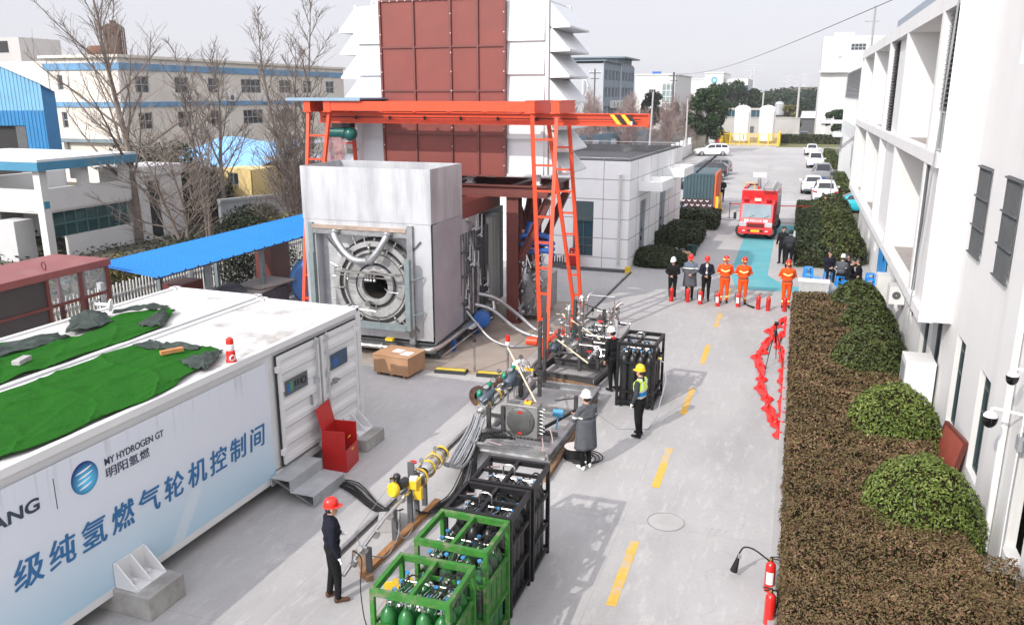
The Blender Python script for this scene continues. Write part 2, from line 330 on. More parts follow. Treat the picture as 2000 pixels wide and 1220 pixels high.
# crane rail in its slot
STAIN = M('dark_slot', (.07,.066,.06), .9, 0, .2, 3)
sheet('rail_slot', [(-7.29,11.3),(-7.12,11.3),(-6.76,37.2),(-6.93,37.2)], .008, STAIN)
rl = MB(); rl.bar((-7.22,11.3,.03), (-6.86,37.2,.03), .07, .06); struct('crane_rail', rl, DSTEEL)
mh = MB(); mh.lathe([(.0,.012),(.335,.012),(.335,.009)], (-1.8,14.5,0), n=40, sm=False); mh.lathe([(.35,.009),(.35,.014),(.36,.014),(.36,.009)], (-1.8,14.5,0), n=40, mi=1, sm=False)
struct('manhole_cover', mh, [CONC, GREY])
# far hill
rs = np.random.RandomState(3)
hl = MB()
def hillz(x, y): return 9.5*math.exp(-((x+2)/38)**2-((y-330)/40)**2) + 4*math.exp(-((x-30)/30)**2-((y-310)/40)**2)
hl.grid(lambda u, v: (-90+u*190, 262+v*110, hillz(-90+u*190, 262+v*110)-.05), 40, 20); struct('hill', hl, EARTH)

# ------------------------------------------------------------------ white office building on the right
rb = thing('office_building', 'long white building with deep bays, fins and louvres along the right edge', 'building', (3.8,0,0))
# wall and bays in coordinates local to the thing (x = X-3.8)
X0 = 0.0; XP = -.7; XB = 1.2; Y1, YE = 20.95, 52.0
mb = MB()
wins_u = [(16.45,17.62),(18.9,20.16)]; wins_g = [(16.54,17.5),(19.08,20.1)]
holes = [(a+12, b+12, 4.65, 6.55) for a, b in wins_u] + [(a+12, b+12, .7, 2.8) for a, b in wins_g] + [(25.2,26.4,4.65,6.55),(25.2,26.3,.7,2.8),(25.0,26.5,8.35,10.0)] + [(28.9,30.1,8.55,10.1)]
wall(mb, (0,-12,0), (0,1,0), (-1,0,0), 12+Y1, 10.9, holes, .22)
# ground floor under the overhang
gh = [(1.0,2.3,.9,2.6),(2.9,4.2,.75,2.65),(6,7.1,1.2,2.3),(9.5,10.6,.6,2.4),(19,20.2,1,2.4),(23,24,1,2.4)]
wall(mb, (0,Y1,0), (0,1,0), (-1,0,0), YE-Y1, 2.78, gh, .2)
mb.add([(0,Y1,2.78),(XP,Y1,2.78),(XP,Y1,10.9),(0,Y1,10.9)], [(0,1,2,3)])                       # end face of the overhang
mb.add([(0,Y1,2.78),(XP,Y1,2.78),(XP,YE,2.78),(0,YE,2.78)], [(0,1,2,3)])
mb.bx(XB, XB+.2, Y1+.3, YE, 2.9, 10.9)                                                        # back wall of the bays
mb.bx(.02, 9, -12, YE, 10.78, 10.88); mb.bx(8.6, 9, -12, YE, 0, 10.78); mb.bx(.02, 8.6, YE+.02, YE+.3, 0, 10.78)
mb.bx(XP, .5, Y1+.003, YE, 9.92, 10.35)
mb.build('wall', STREAK, rb)
fm = MB(); fm.bx(XP-.02, XP+.3, Y1+.3, YE, 6.36, 6.66); fm.bx(XP+.3, XB, Y1+.3, YE, 6.38, 6.64, 1); fm.bx(XP-.02, XP+.3, Y1+.003, YE, 2.76, 3.02); fm.bx(XP+.3, XB, Y1+.3, YE, 2.84, 3.0, 1)
fm.build('floor_slab', [STREAK, M('dusty_slab', (.30,.27,.25), .9, 0, .15, 2)], rb)
for y in (23.2, 30.5, 36.0, 43.2, 50.2, 51.8):
    f = MB(); f.bx(XP-.004, XB, y-.17, y+.17, 3.0, 6.38); f.bx(XP-.004, XB, y-.17, y+.17, 6.64, 9.93); f.build('fin', STREAK, rb)
for q in ((XP+.1,XP+.2,Y1+.05,23.03,3.02,6.36),(XP+.12,XP+.22,Y1+.05,21.75,6.66,9.92),(XP+.22,XP+.32,31.6,34.6,6.66,9.92),(XP+.22,XP+.32,31.6,35.83,3.02,6.36)): pn = MB(); pn.bx(*q); pn.build('infill_panel', WHITE, rb)
LOUV = M('grey_louvre', (.055,.055,.06), .5, .2, .1, 4)
def louvre(y0, y1, z0, z1, x=XP+.14):
    l = MB(); l.bx(x+.1, x+.14, y0, y1, z0, z1, 1); n = int((z1-z0)/.11)
    for i in range(n): l.box((x+.04, (y0+y1)/2, z0+(i+.5)*(z1-z0)/n), (.13, y1-y0, .015), 0, 0, R(-38))
    l.build('louvre', [LOUV, DARK], rb)
louvre(21.78, 22.98, 7.66, 9.9); louvre(30.7, 31.55, 6.7, 9.9); louvre(34.65, 35.8, 6.7, 9.9); louvre(30.7, 31.55, 3.4, 6.3)
window(rb, (XP+.1,21.75,0), (0,1,0), (-1,0,0), 0, 1.25, 6.68, 7.62, .1, .05, 2)
for a, b in wins_u:
    f = window(rb, (0,0,0), (0,1,0), (-1,0,0), a, b, 4.65, 6.55, .14, .05, 2)
    gr = MB()
    for k in range(1, 13): gr.cyl((-.03, a+(b-a)*k/13, 4.65), (-.03, a+(b-a)*k/13, 6.55), .012, n=5)
    for zz in (4.68, 5.28, 5.9, 6.52): gr.bar((-.045,a,zz), (-.045,b,zz), .05, .03)
    gr.build('grille', DGREY, f)
for a, b in wins_g: window(rb, (0,0,0), (0,1,0), (-1,0,0), a, b, .7, 2.8, .14, .06, 2, [1.95, 2.45], M('dark_green_frame', (.03,.05,.05), .5))
window(rb, (0,-12,0), (0,1,0), (-1,0,0), 28.9, 30.1, 8.55, 10.1, .14, .05, 2); window(rb, (0,-12,0), (0,1,0), (-1,0,0), 25.0, 26.5, 8.35, 10.0, .14, .05, 2)
for (a, b, c, d) in gh: window(rb, (0,Y1,0), (0,1,0), (-1,0,0), a, b, c, d, .14, .06, 2, 1, DGREY)
rf = MB(); rf.bx(.9, 1.05, 23, YE, 10.89, 11.9); rf.bx(.9, 8, 23, 23.2, 10.89, 11.9); rf.build('roof_parapet', M('blue_grey_sheet', (.24,.28,.33), .5, 0, .06, 2), rb)
cb = MB()
for k, dx in enumerate((0, .035, .09)):
    cb.tube([(XP-.012, 21.02+dx, 10.7), (XP-.03, 21.12+dx*2, 9.0), (XP-.03, 21.5-dx, 7.2), (XP-.03, 22.0-dx*2, 5), (XP-.03, 22.35+dx, 3.1), (XP-.03, 22.4+dx, 2.2)], .012, 5)
cb.tube([(XP+.06, 23.02, 6.3), (XP+.06, 23.02, 3.1)], .04, 6, 1); cb.build('cable_run', [GREY, DGREY], rb)
dp = MB(); dp.tube([(-.07, 14.95, 10.8), (-.07, 14.95, 0.2)], .055, 8); dp.build('downpipe', WPLAST, rb)
# grey louvred wing further along
lw = thing('office_wing', 'grey louvred wing at the far end of the white building with deep bays', 'building', (4.5,72.5,0))
mb = MB(); mb.bx(.3, 8, 0, 26, 0, 7.7); mb.bx(.1, 8, 0, 26, 7.7, 10.3); mb.build('wall', WHITE, lw)
lv = MB()
for i in range(22): lv.box((0, 13, 7.75+i*.115), (.16, 26, .02), 0, 0, R(-35))
for i in range(9): lv.box((.02, 13, 4.3+i*.14), (.14, 26, .03), 0, 0, R(-35))
lv.build('louvre', M('silver_louvre', (.40,.41,.42), .45, .4, .08, 3), lw)
cl = MB()
for i in range(13): cl.bx(-.06, .28, i*2.05+.02, i*2.05+.4, .02, 7.66)
cl.build('column', WSHEET, lw)
gl = MB()
for i in range(12): gl.bx(.22, .29, i*2.05+.45, i*2.05+2.0, .1, 4.0)
gl.build('window', GLASS, lw)
cp = MB(); cp.bx(-1.0, -.1, 20.5, 25, 3.75, 4.05); cp.build('entrance_canopy', WSHEET, lw)
aw = MB()
for i in range(9): aw.bar((-.08-.11*i, .3, 4.6-.1*i), (-.08-.11*i, 3.4, 4.6-.1*i), .1, .02)
aw.build('slatted_awning', LOUV, lw)
# tall white tower beyond
tw = thing('office_tower', 'tall plain white tower block standing beyond the lawn at right', 'building', (3.3,180,0))
mb = MB(); wall(mb, (0,0,0), (1,0,0), (0,-1,0), 22, 19.0, [(5.1,7.9,16.3,17.6),(3.0,3.6,14.5,15.2)], .2); mb.bx(0, 22, .25, 20, 0, 18.98); mb.bx(2, 5.6, 2, 6, 18.98, 19.8); mb.build('wall', WHITE, tw)
window(tw, (0,0,0), (1,0,0), (0,-1,0), 5.1, 7.9, 16.3, 17.6, .15, .12, 4, 2)
st = MB(); st.bx(-.35, 6, -1.2, -.02, 12.2, 12.5); st.bx(8.2, 16, -6, -.02, 0, 11.2); st.bx(7.6, 16, -6.6, -.02, 11.2, 11.7); st.bx(8.0, 8.18, -6, -.02, 6.2, 6.6); st.build('side_block', WHITE, tw)
# ------------------------------------------------------------------ air intake filter house on its steel frame
fh = thing('filter_house', 'big white intake filter box with red panelled front and hoods down both sides', 'air intake', (-11.5,27,5.35))
# local: x -3.55..3.55, y 0..2.75, z 0..5.65
mb = MB(); mb.bx(-3.5, 3.5, .02, 2.75, 0, 5.62); mb.bx(-3.55, -3.42, -.03, .1, 0, 5.66); mb.bx(3.44, 3.56, -.03, .1, 0, 5.66); mb.bx(-3.56, 3.56, 2.66, 2.8, 0, 5.66)
for x in (-2.9, 2.9): mb.lathe([(.06,-.02),(.14,-.02),(.14,.02),(.06,.02),(.06,-.02)], (x, .3, 5.74), (0,1,0), 14)
mb.build('casing', WSHEET, fh)
zr = [0.02, 1.20, 2.27, 3.30, 4.36, 5.60]
for x0, x1 in ((-3.41,-2.47),(2.12,3.43)):
    for i in range(5):
        h = MB(); z0, z1 = zr[i], zr[i+1]
        h.add([(x0,-.10,z0),(x1,-.10,z0),(x1,-.012,z1),(x0,-.012,z1),(x0,.015,z0),(x1,.015,z0),(x1,.015,z1),(x0,.015,z1)],
              [(0,1,2,3),(0,4,5,1),(0,3,7,4),(1,5,6,2),(3,2,6,7)]); h.build('front_hood', WSHEET, fh)
hz = [5.56, 4.82, 4.0, 3.16, 2.32, 1.58, .82]
for s in (-1, 1):
    for zt in hz:
        h = MB(); zb = zt - .80; yo, yi = .06, 2.7; x = 3.57*s; xo = (3.57+.68)*s
        vs = [(x,yo,zt),(xo,yo,zb+.06),(xo,yo,zb),(x,yo,zb-.02),(x,yi,zt),(xo,yi,zb+.06),(xo,yi,zb),(x,yi,zb-.02)]
        h.add(vs, [(0,1,2,3),(4,7,6,5),(0,4,5,1),(1,5,6,2),(2,6,7,3)])
        h.build('rain_hood', WSHEET, fh)
rx = [-2.46, -1.2, .16, 1.14, 2.1]; rz = [-.06, 1.34, 2.78, 4.22, 5.74]
for i in range(4):
    for j in range(4):
        p = MB(); a, b, c, d = rx[i]+.035, rx[i+1]-.035, rz[j]+.03, rz[j+1]-.03
        p.add([(a,-.17,c),(b,-.17,c),(b,-.17,d),(a,-.17,d)], [(0,1,2,3)])
        p.build('access_panel', REDP, fh)
fr = MB()
for x in rx: fr.bx(x-.035, x+.035, -.235, -.12, rz[0], rz[-1])
for z in rz:
    for i in range(4): fr.bx(rx[i]+.035, rx[i+1]-.035, -.22, -.122, z-.03, z+.03)
fr.bx(-2.45, 2.09, -.16, .0, rz[0]+.01, rz[-1]-.01)
for x in (rx[0], rx[2], rx[4]):
    for k in range(9): fr.ball((x+(.02 if x < 2 else -.02), -.24, .3+k*.62), .022, 6, 4, 1)
for k in range(16): fr.ball((-2.35+k*.29, -.225, 5.72), .022, 6, 4, 1)
fr.build('panel_frame', [BROWN, WPLAST], fh)

sf = thing('support_frame', 'dark red steel column frame carrying the white filter box', 'steel frame', (-11.3,27,0))
def ibeam(mb, p, q, h=.36, b=.26, t=.03, up=(0,0,1)):
    p, q = Vector(p), Vector(q); d = (q-p).normalized(); u = Vector(up)
    if abs(d.dot(u)) > .95: u = Vector((0,1,0))
    a = d.cross(u).normalized(); n = a.cross(d).normalized()
    mb.bar(p+n*(h/2-t/2), q+n*(h/2-t/2), b, t, up=u); mb.bar(p-n*(h/2-t/2), q-n*(h/2-t/2), b, t, up=u); mb.bar(p, q, t, h-2*t-.004, up=u)
for x in (-3.0, 2.05):
    for y in (.35, 2.75):
        c = MB(); ibeam(c, (x,y,0), (x,y,4.55), .46, .44, .05); c.bx(x-.32, x+.32, y-.32, y+.32, 0, .05)
        for z in (1.2, 3.5, 3.9): c.bx(x-.2, x+.2, y-.2, y+.2, z, z+.03)
        c.build('column', BROWN, sf)
for y in (.1, 2.9):
    c = MB(); ibeam(c, (-3.7,y,4.76), (3.35,y,4.76), .40, .3, .04); c.build('beam', BROWN, sf)
for x in (-3.0, -.4, 2.05, 3.2):
    c = MB(); ibeam(c, (x,.27,4.77), (x,2.73,4.77), .36, .28, .04); c.build('cross_beam', BROWN, sf)
for x in (-3.4, .4, 2.9):
    for y in (.35, 2.5):
        c = MB(); c.bx(x-.1, x+.1, y-.08, y+.08, 4.97, 5.33); c.bx(x-.16, x+.16, y-.13, y+.13, 4.97, 5.0); c.build('foot_block', WSHEET, sf)
for a, b in (((2.3,.35,2.3),(3.3,.35,4.5)), ((2.05,.62,1.9),(2.05,2.5,4.5)), ((2.3,2.75,2.3),(3.3,2.75,4.5)), ((2.05,2.5,2.2),(2.05,.6,4.3))):
    c = MB(); ibeam(c, a, b, .26, .24, .03); c.build('brace', BROWN, sf)
# ------------------------------------------------------------------ turbine
tb = thing('gas_turbine', 'silver sheet clad gas turbine with round open exhaust facing the yard', 'turbine', (-12.3,22.15,0))
TX, TD = 2.2, 2.45     # half width, depth of the duct
mb = MB(); th = .03
for (x0,x1,y0,y1) in ((-TX,TX,0,th),(-TX,TX,TD-th,TD),(-TX,-TX+th,th,TD-th),(TX-th,TX,th,TD-th)): mb.bx(x0,x1,y0,y1,4.25,5.88)
mb.bx(-TX+th, TX-th, th, TD-th, 4.3, 4.33, 1)
mb.build('exhaust_duct', [GALV, DSTEEL], tb)
mb = MB()
wall(mb, (-TX+.02,.01,.62), (1,0,0), (0,-1,0), 2*TX-.04, 3.62, [(.40, 3.55, .22, 3.18)], .42)
wall(mb, (-TX+.42,.43,.8), (1,0,0), (0,-1,0), 2*TX-1.24, 3.05, [(1.56,2.44,1.01,1.89)], .3, 1)
for q in ((-TX+.02,-.24,.45,1.9,.62,4.24),(.68,TX-.02,.45,1.9,.62,4.24),(-.24,.68,.45,1.9,.62,1.78),(-.24,.68,.45,1.9,2.72,4.24),(-TX+.02,TX-.02,1.9,3.9,.62,4.24)): mb.bx(*q)
mb.build('enclosure', [GALV, M('bright_backplate', (.58,.59,.60), .45, .4, .15, 2.5, .06, 20, col2=(.36,.37,.39), mix=(.5,.68))], tb, bev=.006)
sp = MB(); sp.add([(TX+.004,.12,.5),(TX+.004,2.4,.62),(TX+.004,2.4,4.22),(TX+.004,.12,4.22),(TX-.02,.12,.5),(TX-.02,2.4,.62),(TX-.02,2.4,4.22),(TX-.02,.12,4.22)], [(0,1,2,3),(0,3,7,4),(1,5,6,2),(0,4,5,1),(3,2,6,7)])
for k in range(26):
    for y in (.17, 2.35): sp.ball((TX+.008, y, .72+k*.136), .018, 6, 4, 1)
for k in range(14): sp.ball((TX+.008, .25+k*.16, 4.16), .018, 6, 4, 1)
sp.build('side_panel', [M('purple_grey_sheet', (.40,.385,.415), .5, .35, .1, 1.2, col2=(.33,.32,.35), mix=(.5,.7)), DSTEEL], tb)
cx, cz = .22, 2.25
fl = MB()
fl.lathe([(1.36,.42),(1.36,.10),(1.40,.10),(1.40,.0),(1.24,.0),(1.24,.07),(1.13,.07),(1.11,.03),(1.04,.03),(1.02,.10),(.74,.13),(.70,.09),(.64,.09),(.62,.03),(.52,.0),(.45,.01),(.43,.10)], (cx,0,cz), (0,1,0), 56)
fl.build('exhaust_ring', M('brushed_casing', (.36,.36,.355), .55, .4, .18, 5, .06, 50, col2=(.20,.20,.205), mix=(.5,.68)), tb)
gr_ = MB()
for r0, r1, y in ((1.13,1.24,.062),(.64,.705,.085),(1.02,1.045,.02),(1.40,1.50,.30)): gr_.lathe([(r0,y),(r1,y)], (cx,0,cz), (0,1,0), 56)
gr_.build('dark_gap', DARK, tb)
for k in range(12):
    a = 2*pi*k/12+.1; lk = MB(); d = Vector((cos(a),0,sin(a))); lk.bar(Vector((cx,-.02,cz))+d*1.06, Vector((cx,-.03,cz))+d*1.34, .05, .03, up=(0,1,0)); lk.ball(Vector((cx,-.05,cz))+d*1.2, .035, 8, 5); lk.build('clamp', STEEL, tb)
ho = MB(); ho.lathe([(.42,.12),(.41,.5),(.40,1.4),(.0,1.42)], (cx,0,cz), (0,1,0), 40); ho.build('exhaust_bore', M('shade_dark_bore', (.012,.007,.005), .9, 0, .3, 3), tb)  # near-black colour paints the shade of a deep hole into the bore
for k in range(26):
    a = 2*pi*(k+.4)/26; s = MB(); d = Vector((cos(a),0,sin(a))); p = Vector((cx,.06,cz))
    s.cyl(p+d*1.30, p+d*(1.52+.08*(k % 3)), .018, n=6); s.cyl(p+d*1.42, p+d*1.49, .035, n=8); s.build('radial_stud', CHROME, tb)
for pts in ([(-1.02,-.12,3.93),(-.98,-.2,3.75),(-.72,-.25,3.40),(-.42,-.28,3.15),(-.16,-.25,3.06),(.02,-.16,3.05)], [(.78,-.12,3.93),(.76,-.2,3.78),(.56,-.26,3.45),(.38,-.28,3.22),(.24,-.24,3.08),(.2,-.1,3.04)]):
    p = MB(); P2 = [Vector(q) for q in pts]; dense = []
    for i in range(len(P2)-1):
        for k in range(4):
            t = k/4; p0, p1, p2, p3 = P2[max(i-1,0)], P2[i], P2[i+1], P2[min(i+2,len(P2)-1)]
            dense.append(.5*((2*p1)+(-p0+p2)*t+(2*p0-5*p1+4*p2-p3)*t*t+(-p0+3*p1-3*p2+p3)*t**3))
    dense.append(P2[-1]); p.tube(dense, .105, 14); p.lathe([(.105,-.03),(.16,-.03),(.16,.03),(.105,.03)], P2[0], (0,0,1), 14); p.build('exhaust_pipe', M('dull_pipe_zinc', (.42,.43,.44), .38, .75, .12, 5), tb)
fm = MB()
fm.bx(-TX+.34, TX-.75, -.06, .06, 3.82, 3.96); fm.bx(-TX+.36, TX-.8, -.1, -.02, 3.98, 4.10, 1)
fm.bx(TX-.79, TX-.6, -.09, .08, .5, 4.2); fm.bx(-TX+.2, -TX+.36, -.07, .06, .5, 4.15, 2)
for x in (-1.75, 1.1):
    for s in (-1, 1): fm.bar((cx+s*1.62, -.02, 3.72), (cx+s*1.05, .02, 3.1), .05, .04)
    for s in (-1, 1): fm.bar((cx+s*1.5, -.02, .92), (cx+s*1.0, .02, 1.45), .05, .04)
fm.build('frame', [DSTEEL, M('heat_stained_pipe', (.42,.33,.27), .4, .5, .2, 4), GGREEN], tb)
gf = MB(); gf.bx(1.50, 1.66, -.5, -.34, 1.05, 3.25); gf.bx(-1.6, 1.5, -.52, -.36, 1.02, 1.2); gf.bx(-1.76, -1.6, -.5, -.34, 1.05, 3.3)
for z in (1.5, 2.6): gf.cyl((1.66,-.42,z), (1.95,-.05,z+.05), .02, n=6)
for k in range(8): gf.bx(1.48, 1.51, -.46, -.38, 1.35+k*.22, 1.43+k*.22, 1)
gf.build('rail_frame', [GGREEN, DARK], tb)
tr = MB()
tr.bar((-.95,-.34,2.74), (1.25,-.34,2.70), .07, .06); tr.bar((-.9,-.34,2.62), (.9,-.34,2.58), .03, .03); tr.bar((.9,-.3,2.72), (1.5,-.42,2.75), .05, .05)
for x in (-.5, .12, .2, .3, .42): tr.cyl((x,-.36,2.74), (x,-.36,2.5), .035, n=8); tr.ball((x,-.36,2.5), .05, 8, 6)
tr.tube([(.62,-.1,2.22),(.85,-.3,2.16),(1.2,-.32,2.16)], .02, 6); tr.tube([(-.15,-.3,1.62),(-.1,-.4,1.58),(.45,-.4,1.55),(.45,-.38,1.75)], .025, 6)
tr.lathe([(.09,-.2),(.1,.0),(.06,.12),(.03,.2)], (.05,-.12,1.72), (.5,-.6,.3), 10)
tr.build('probe_rail', STEEL, tb)
sk = MB(); ibeam(sk, (-TX,.15,.36), (TX,.15,.36), .3, .2, .03); ibeam(sk, (TX-.1,.3,.36), (TX-.1,5.4,.36), .3, .2, .03); ibeam(sk, (-TX+.1,.3,.36), (-TX+.1,5.4,.36), .3, .2, .03)
for y in (.4, 2.4, 5.0):
    for x in (-TX+.1, TX-.1): sk.bx(x-.16, x+.16, y-.16, y+.16, 0, .21)
sk.bx(-TX+.25, TX-.25, .3, 5.2, .4, .61)
sk.build('base_skid', DGREY, tb)
dr = MB(); dr.tube([(-1.6,-.38,.42),(TX-.25,-.36,.42),(TX-.02,-.28,.43),(TX+.1,-.05,.44),(TX+.14,.3,.45),(TX+.14,3.2,.5)], .075, 12); dr.tube([(TX+.3,-.1,.22),(TX+.3,4.4,.30)], .03, 8)
for x in (-.4, .6): dr.lathe([(.075,-.04),(.12,-.04),(.12,.04),(.075,.04)], (x,-.37,.42), (1,0,0), 12)
dr.build('drain_pipe', STEEL, tb)
bl = MB(); bl.lathe([(.0,-.5),(.19,-.5),(.19,.35),(.25,.35),(.25,.42),(.0,.42)], (TX+.28,3.55,.62), (0.25,-1,-.03), 16, 0); bl.lathe([(.0,.0),(.29,.0),(.29,.16),(.1,.2),(.0,.2)], (TX+.4,3.13,.62), (.25,-1,0), 18, 1)
bl.tube([(TX+.2,3.9,.8),(TX+.32,3.9,1.0),(TX+.55,3.8,1.02),(TX+.62,3.7,.8)], .07, 10, 2)
bl.build('blue_valve', [DGREY, BLUEP, STEEL], tb)
for y in (1.2, 3.3): bl = MB(); bl.bx(TX+.08, TX+.2, y-.08, y+.08, .0, .4); bl.build('blue_support', BLUEP, tb)
yt = MB(); yt.bx(.7, .95, -.36, -.2, .62, .7); yt.build('yellow_clamp', YEL, tb)
# machinery between the enclosure and the columns
ma = thing('turbine_machinery', 'tangle of pipes, ducts and gearbox between silver turbine and red columns', 'machinery', (-10.3,26.1,0))
m_ = MB(); m_.bx(-3.6, -.2, .2, 3.6, .3, 3.9); m_.build('core_block', DGREY, ma)
m_ = MB(); m_.bx(-.18, .15, .95, 2.2, .5, 3.8)
for k in range(4): m_.bx(.15, .19, 1.0+k*.3, 1.18+k*.3, .55, 3.75)
m_.build('ribbed_panel', M('cream_grey_panel', (.40,.41,.39), .5, .1, .06, 3), ma)
m_ = MB(); m_.bx(-2.8, .0, -1.3, 2.0, 4.13, 4.5); m_.prism([(0,0),(1.2,0),(.7,.5),(0,.5)], (.2,-1.45,4.08), (-1,0,0), (0,0,1), (0,3.6,0)); m_.build('intake_duct', REDP, ma)
m_ = MB()
m_.tube([(.05,-1.5,1.3),(.05,-1.45,3.3),(-.05,-1.45,3.62),(-.4,-1.4,3.7)], .17, 14); m_.tube([(.3,-.9,.8),(.3,-.9,3.1),(.12,-.95,3.5)], .045, 8); m_.tube([(.3,-.5,.9),(.34,-.5,2.2),(.16,-.6,2.9),(.16,-.9,3.6)], .07, 10)
m_.tube([(-.3,-1.4,4.0),(.2,-1.1,4.02),(.32,-.8,3.9),(.3,-.7,3.6)], .06, 8)
for k in range(17):
    x, y, z = .1+.25*random.random(), -1.6+2.5*random.random(), .8+2.9*random.random()
    m_.tube([(x,y,z),(x+.12,y+.1,z+.1),(x+.1,y+.15,z+.5)], .03, 6); m_.ball((x+.1,y+.1,z), .07, 8, 6)
tag(m_.build('pipework', DSTEEL, ma), kind='stuff')
m_ = MB()
for k in range(11): m_.bar((.15+.1*random.random(), -1.7+.25*k, .6), (.2, -1.7+.25*k, 3.6), .06)
for z in (1.3, 2.2, 3.0): m_.bar((.25,-1.7,z), (.25,.0,z), .07)
m_.bx(-.4, .1, -1.75, .9, .5, 3.9, 1); m_.bx(-.3, .55, -1.6, -.2, .42, .5, 2); m_.bar((.5,-1.5,.1), (.1,-1.4,.5), .08); m_.bar((.5,-.3,.1), (.1,-.3,.5), .08)
m_.build('rack', [DGREY, DARK, WSHEET], ma)
m_ = MB()
for k in range(3): m_.tube([(1.2,1.5,2.5+.3*k),(1.8,1.55,2.6+.3*k),(2.2,1.7,2.6+.25*k),(2.3,1.9,2.4+.2*k)], .1, 10)
m_.lathe([(.2,-.5),(.2,.4),(.12,.5)], (1.4,1.9,3.1), (.2,.1,1), 12); m_.build('blue_duct', BLUEP, ma)
m_ = MB(); m_.bx(1.1, 2.0, 1.5, 3.6, .2, 1.5)
for k in range(26):
    x, y, z = 1.1+.95*random.random(), 1.1+.5*random.random(), .4+2*random.random()
    m_.tube([(x,y,z),(x+random.uniform(-.3,.3),y-.1,z+random.uniform(-.3,.3)),(x+random.uniform(-.2,.4),y,z+.4)], .035, 6); m_.ball((x,y,z), .09, 8, 5)
m_.build('gearbox', DSTEEL, ma)
# ------------------------------------------------------------------ gantry crane
gc = thing('gantry_crane', 'orange travelling gantry crane with ladder legs standing over the silver turbine', 'gantry crane', (-11.5,25.85,0))
# local x = X+11.5, y = Y-25.85
for x in (-4.37, -3.6, 3.6, 4.4):
    b = MB(); b.bx(x-.13, x+.13, -.95, .95, 7.46, 7.8); b.bx(x-.17, x+.17, -.97, .97, 7.8, 7.825); b.bx(x-.17, x+.17, -.97, .97, 7.435, 7.46); b.build('end_beam', ORANGE, gc)
b = MB(); b.bx(-3.6, 3.6, -.93, -.78, 7.48, 7.785); b.bx(-3.45, 3.45, .78, .93, 7.48, 7.785); b.build('girder', ORANGE, gc)
b = MB(); b.bx(-4.45, 7.15, -.11, .11, 7.40, 7.43); b.bx(-4.45, 7.15, -.014, .014, 7.09, 7.40); b.bx(-4.45, 7.15, -.13, .13, 7.05, 7.09); b.bx(7.13, 7.155, -.13, .13, 7.0, 7.43)
for k in range(7): b.bx(-3.3+k*1.25, -3.2+k*1.25, -.14, .14, 7.43, 7.5)
b.build('monorail', ORANGE, gc)
b = MB(); b.bx(-4.3, 6.9, -.135, -.118, 7.24, 7.27)
for k in range(6): b.bx(-3.0+k*1.3, -2.92+k*1.3, -.16, -.11, 7.18, 7.30)
b.build('cable_track', DARK, gc)
for i in range(4):
    b = MB(); b.prism([(0,0),(.13,0),(-.12,.3),(-.25,.3)], (6.35+.17*i-.17, -.145, 7.1), (1,0,0), (0,0,1), (0,.012,0)); b.build('hazard_stripe', YEL if i % 2 == 0 else DARK, gc)
b = MB(); b.cyl((6.62,-.15,7.08), (6.62,-.15,7.2), .03, n=8); b.build('end_stop', WPLAST, gc)
def ladder(p0, p1, q0, q1, n, nm='leg', r=.062):
    l = MB(); p0, p1, q0, q1 = map(Vector, (p0,p1,q0,q1)); l.bar(p0, p1, .115, .10); l.bar(q0, q1, .115, .10)
    for k in range(n):
        t = (k+1)/(n+1); l.bar(p0.lerp(p1,t), q0.lerp(q1,t), .075, .06)
    l.build(nm, ORANGE, gc)
ladder((3.62,-.85,7.43), (4.35,-2.15,.42), (4.4,-.75,7.43), (4.62,-2.3,.42), 8)
ladder((3.7,.75,7.05), (4.5,1.65,.42), (4.4,.75,7.05), (4.72,1.70,.42), 8)
ladder((-4.37,-.85,7.43), (-4.25,-2.15,.42), (-3.62,-.75,7.43), (-3.95,-2.3,.42), 8)
ladder((-4.3,.75,7.05), (-4.2,1.65,.42), (-3.6,.75,7.05), (-3.9,1.70,.42), 8)
for x in (4.55, -4.1):
    b = MB(); b.bx(x-.12, x+.12, -2.6, 2.1, .2, .42)
    for y in (-2.4, 1.95): b.lathe([(.0,-.1),(.2,-.1),(.2,.1),(.0,.1)], (x, y, .2), (1,0,0), 16)
    b.box((x, -2.35, .5), (.34,.34,.24)); b.box((x, 1.8, .5), (.34,.34,.24)); b.lathe([(.0,-.26),(.14,-.26),(.14,.1),(.0,.1)], (x-.3, -2.4, .55), (1,0,0), 14); b.build('end_carriage', ORANGE, gc)
b = MB(); b.ball((-3.25,-.05,6.68), (.24,.24,.24), 16, 10); b.lathe([(.0,-.45),(.2,-.45),(.2,.45),(.0,.45)], (-3.7,0,6.72), (1,0,0), 16); b.bx(-3.9, -3.2, -.18, .18, 6.9, 7.03, 1); b.build('hoist', [M('green_hoist_paint', (.008,.10,.085), .3, 0, .1, 4), DARK], gc)
b = MB()
for k in range(16):
    x = -4.25+.045*k; b.tube([(x,-.1,7.1),(x-.03,-.12,6.4),(x+.02,-.1,5.75-.03*(k % 5)),(x+.05,-.06,5.62),(x+.08,-.03,5.8),(x+.07,0,6.5),(x+.08,0,7.1)], .013, 5)
b.build('festoon_cable', M('pinkish_cable', (.55,.36,.36), .5, 0, .1, 5), gc)
b = MB(); b.bx(-5.1, -2.3, -1.0, 1.2, 7.84, 7.87)
for k in range(18): b.bx(-5.1+k*.155, -5.04+k*.155, -1.0, 1.2, 7.87, 7.90)
b.bx(-5.12, -2.28, -1.04, -1.0, 7.80, 7.90); b.build('rain_cover', M('blue_grey_roofing', (.22,.32,.40), .5, .2, .1, 3), gc)
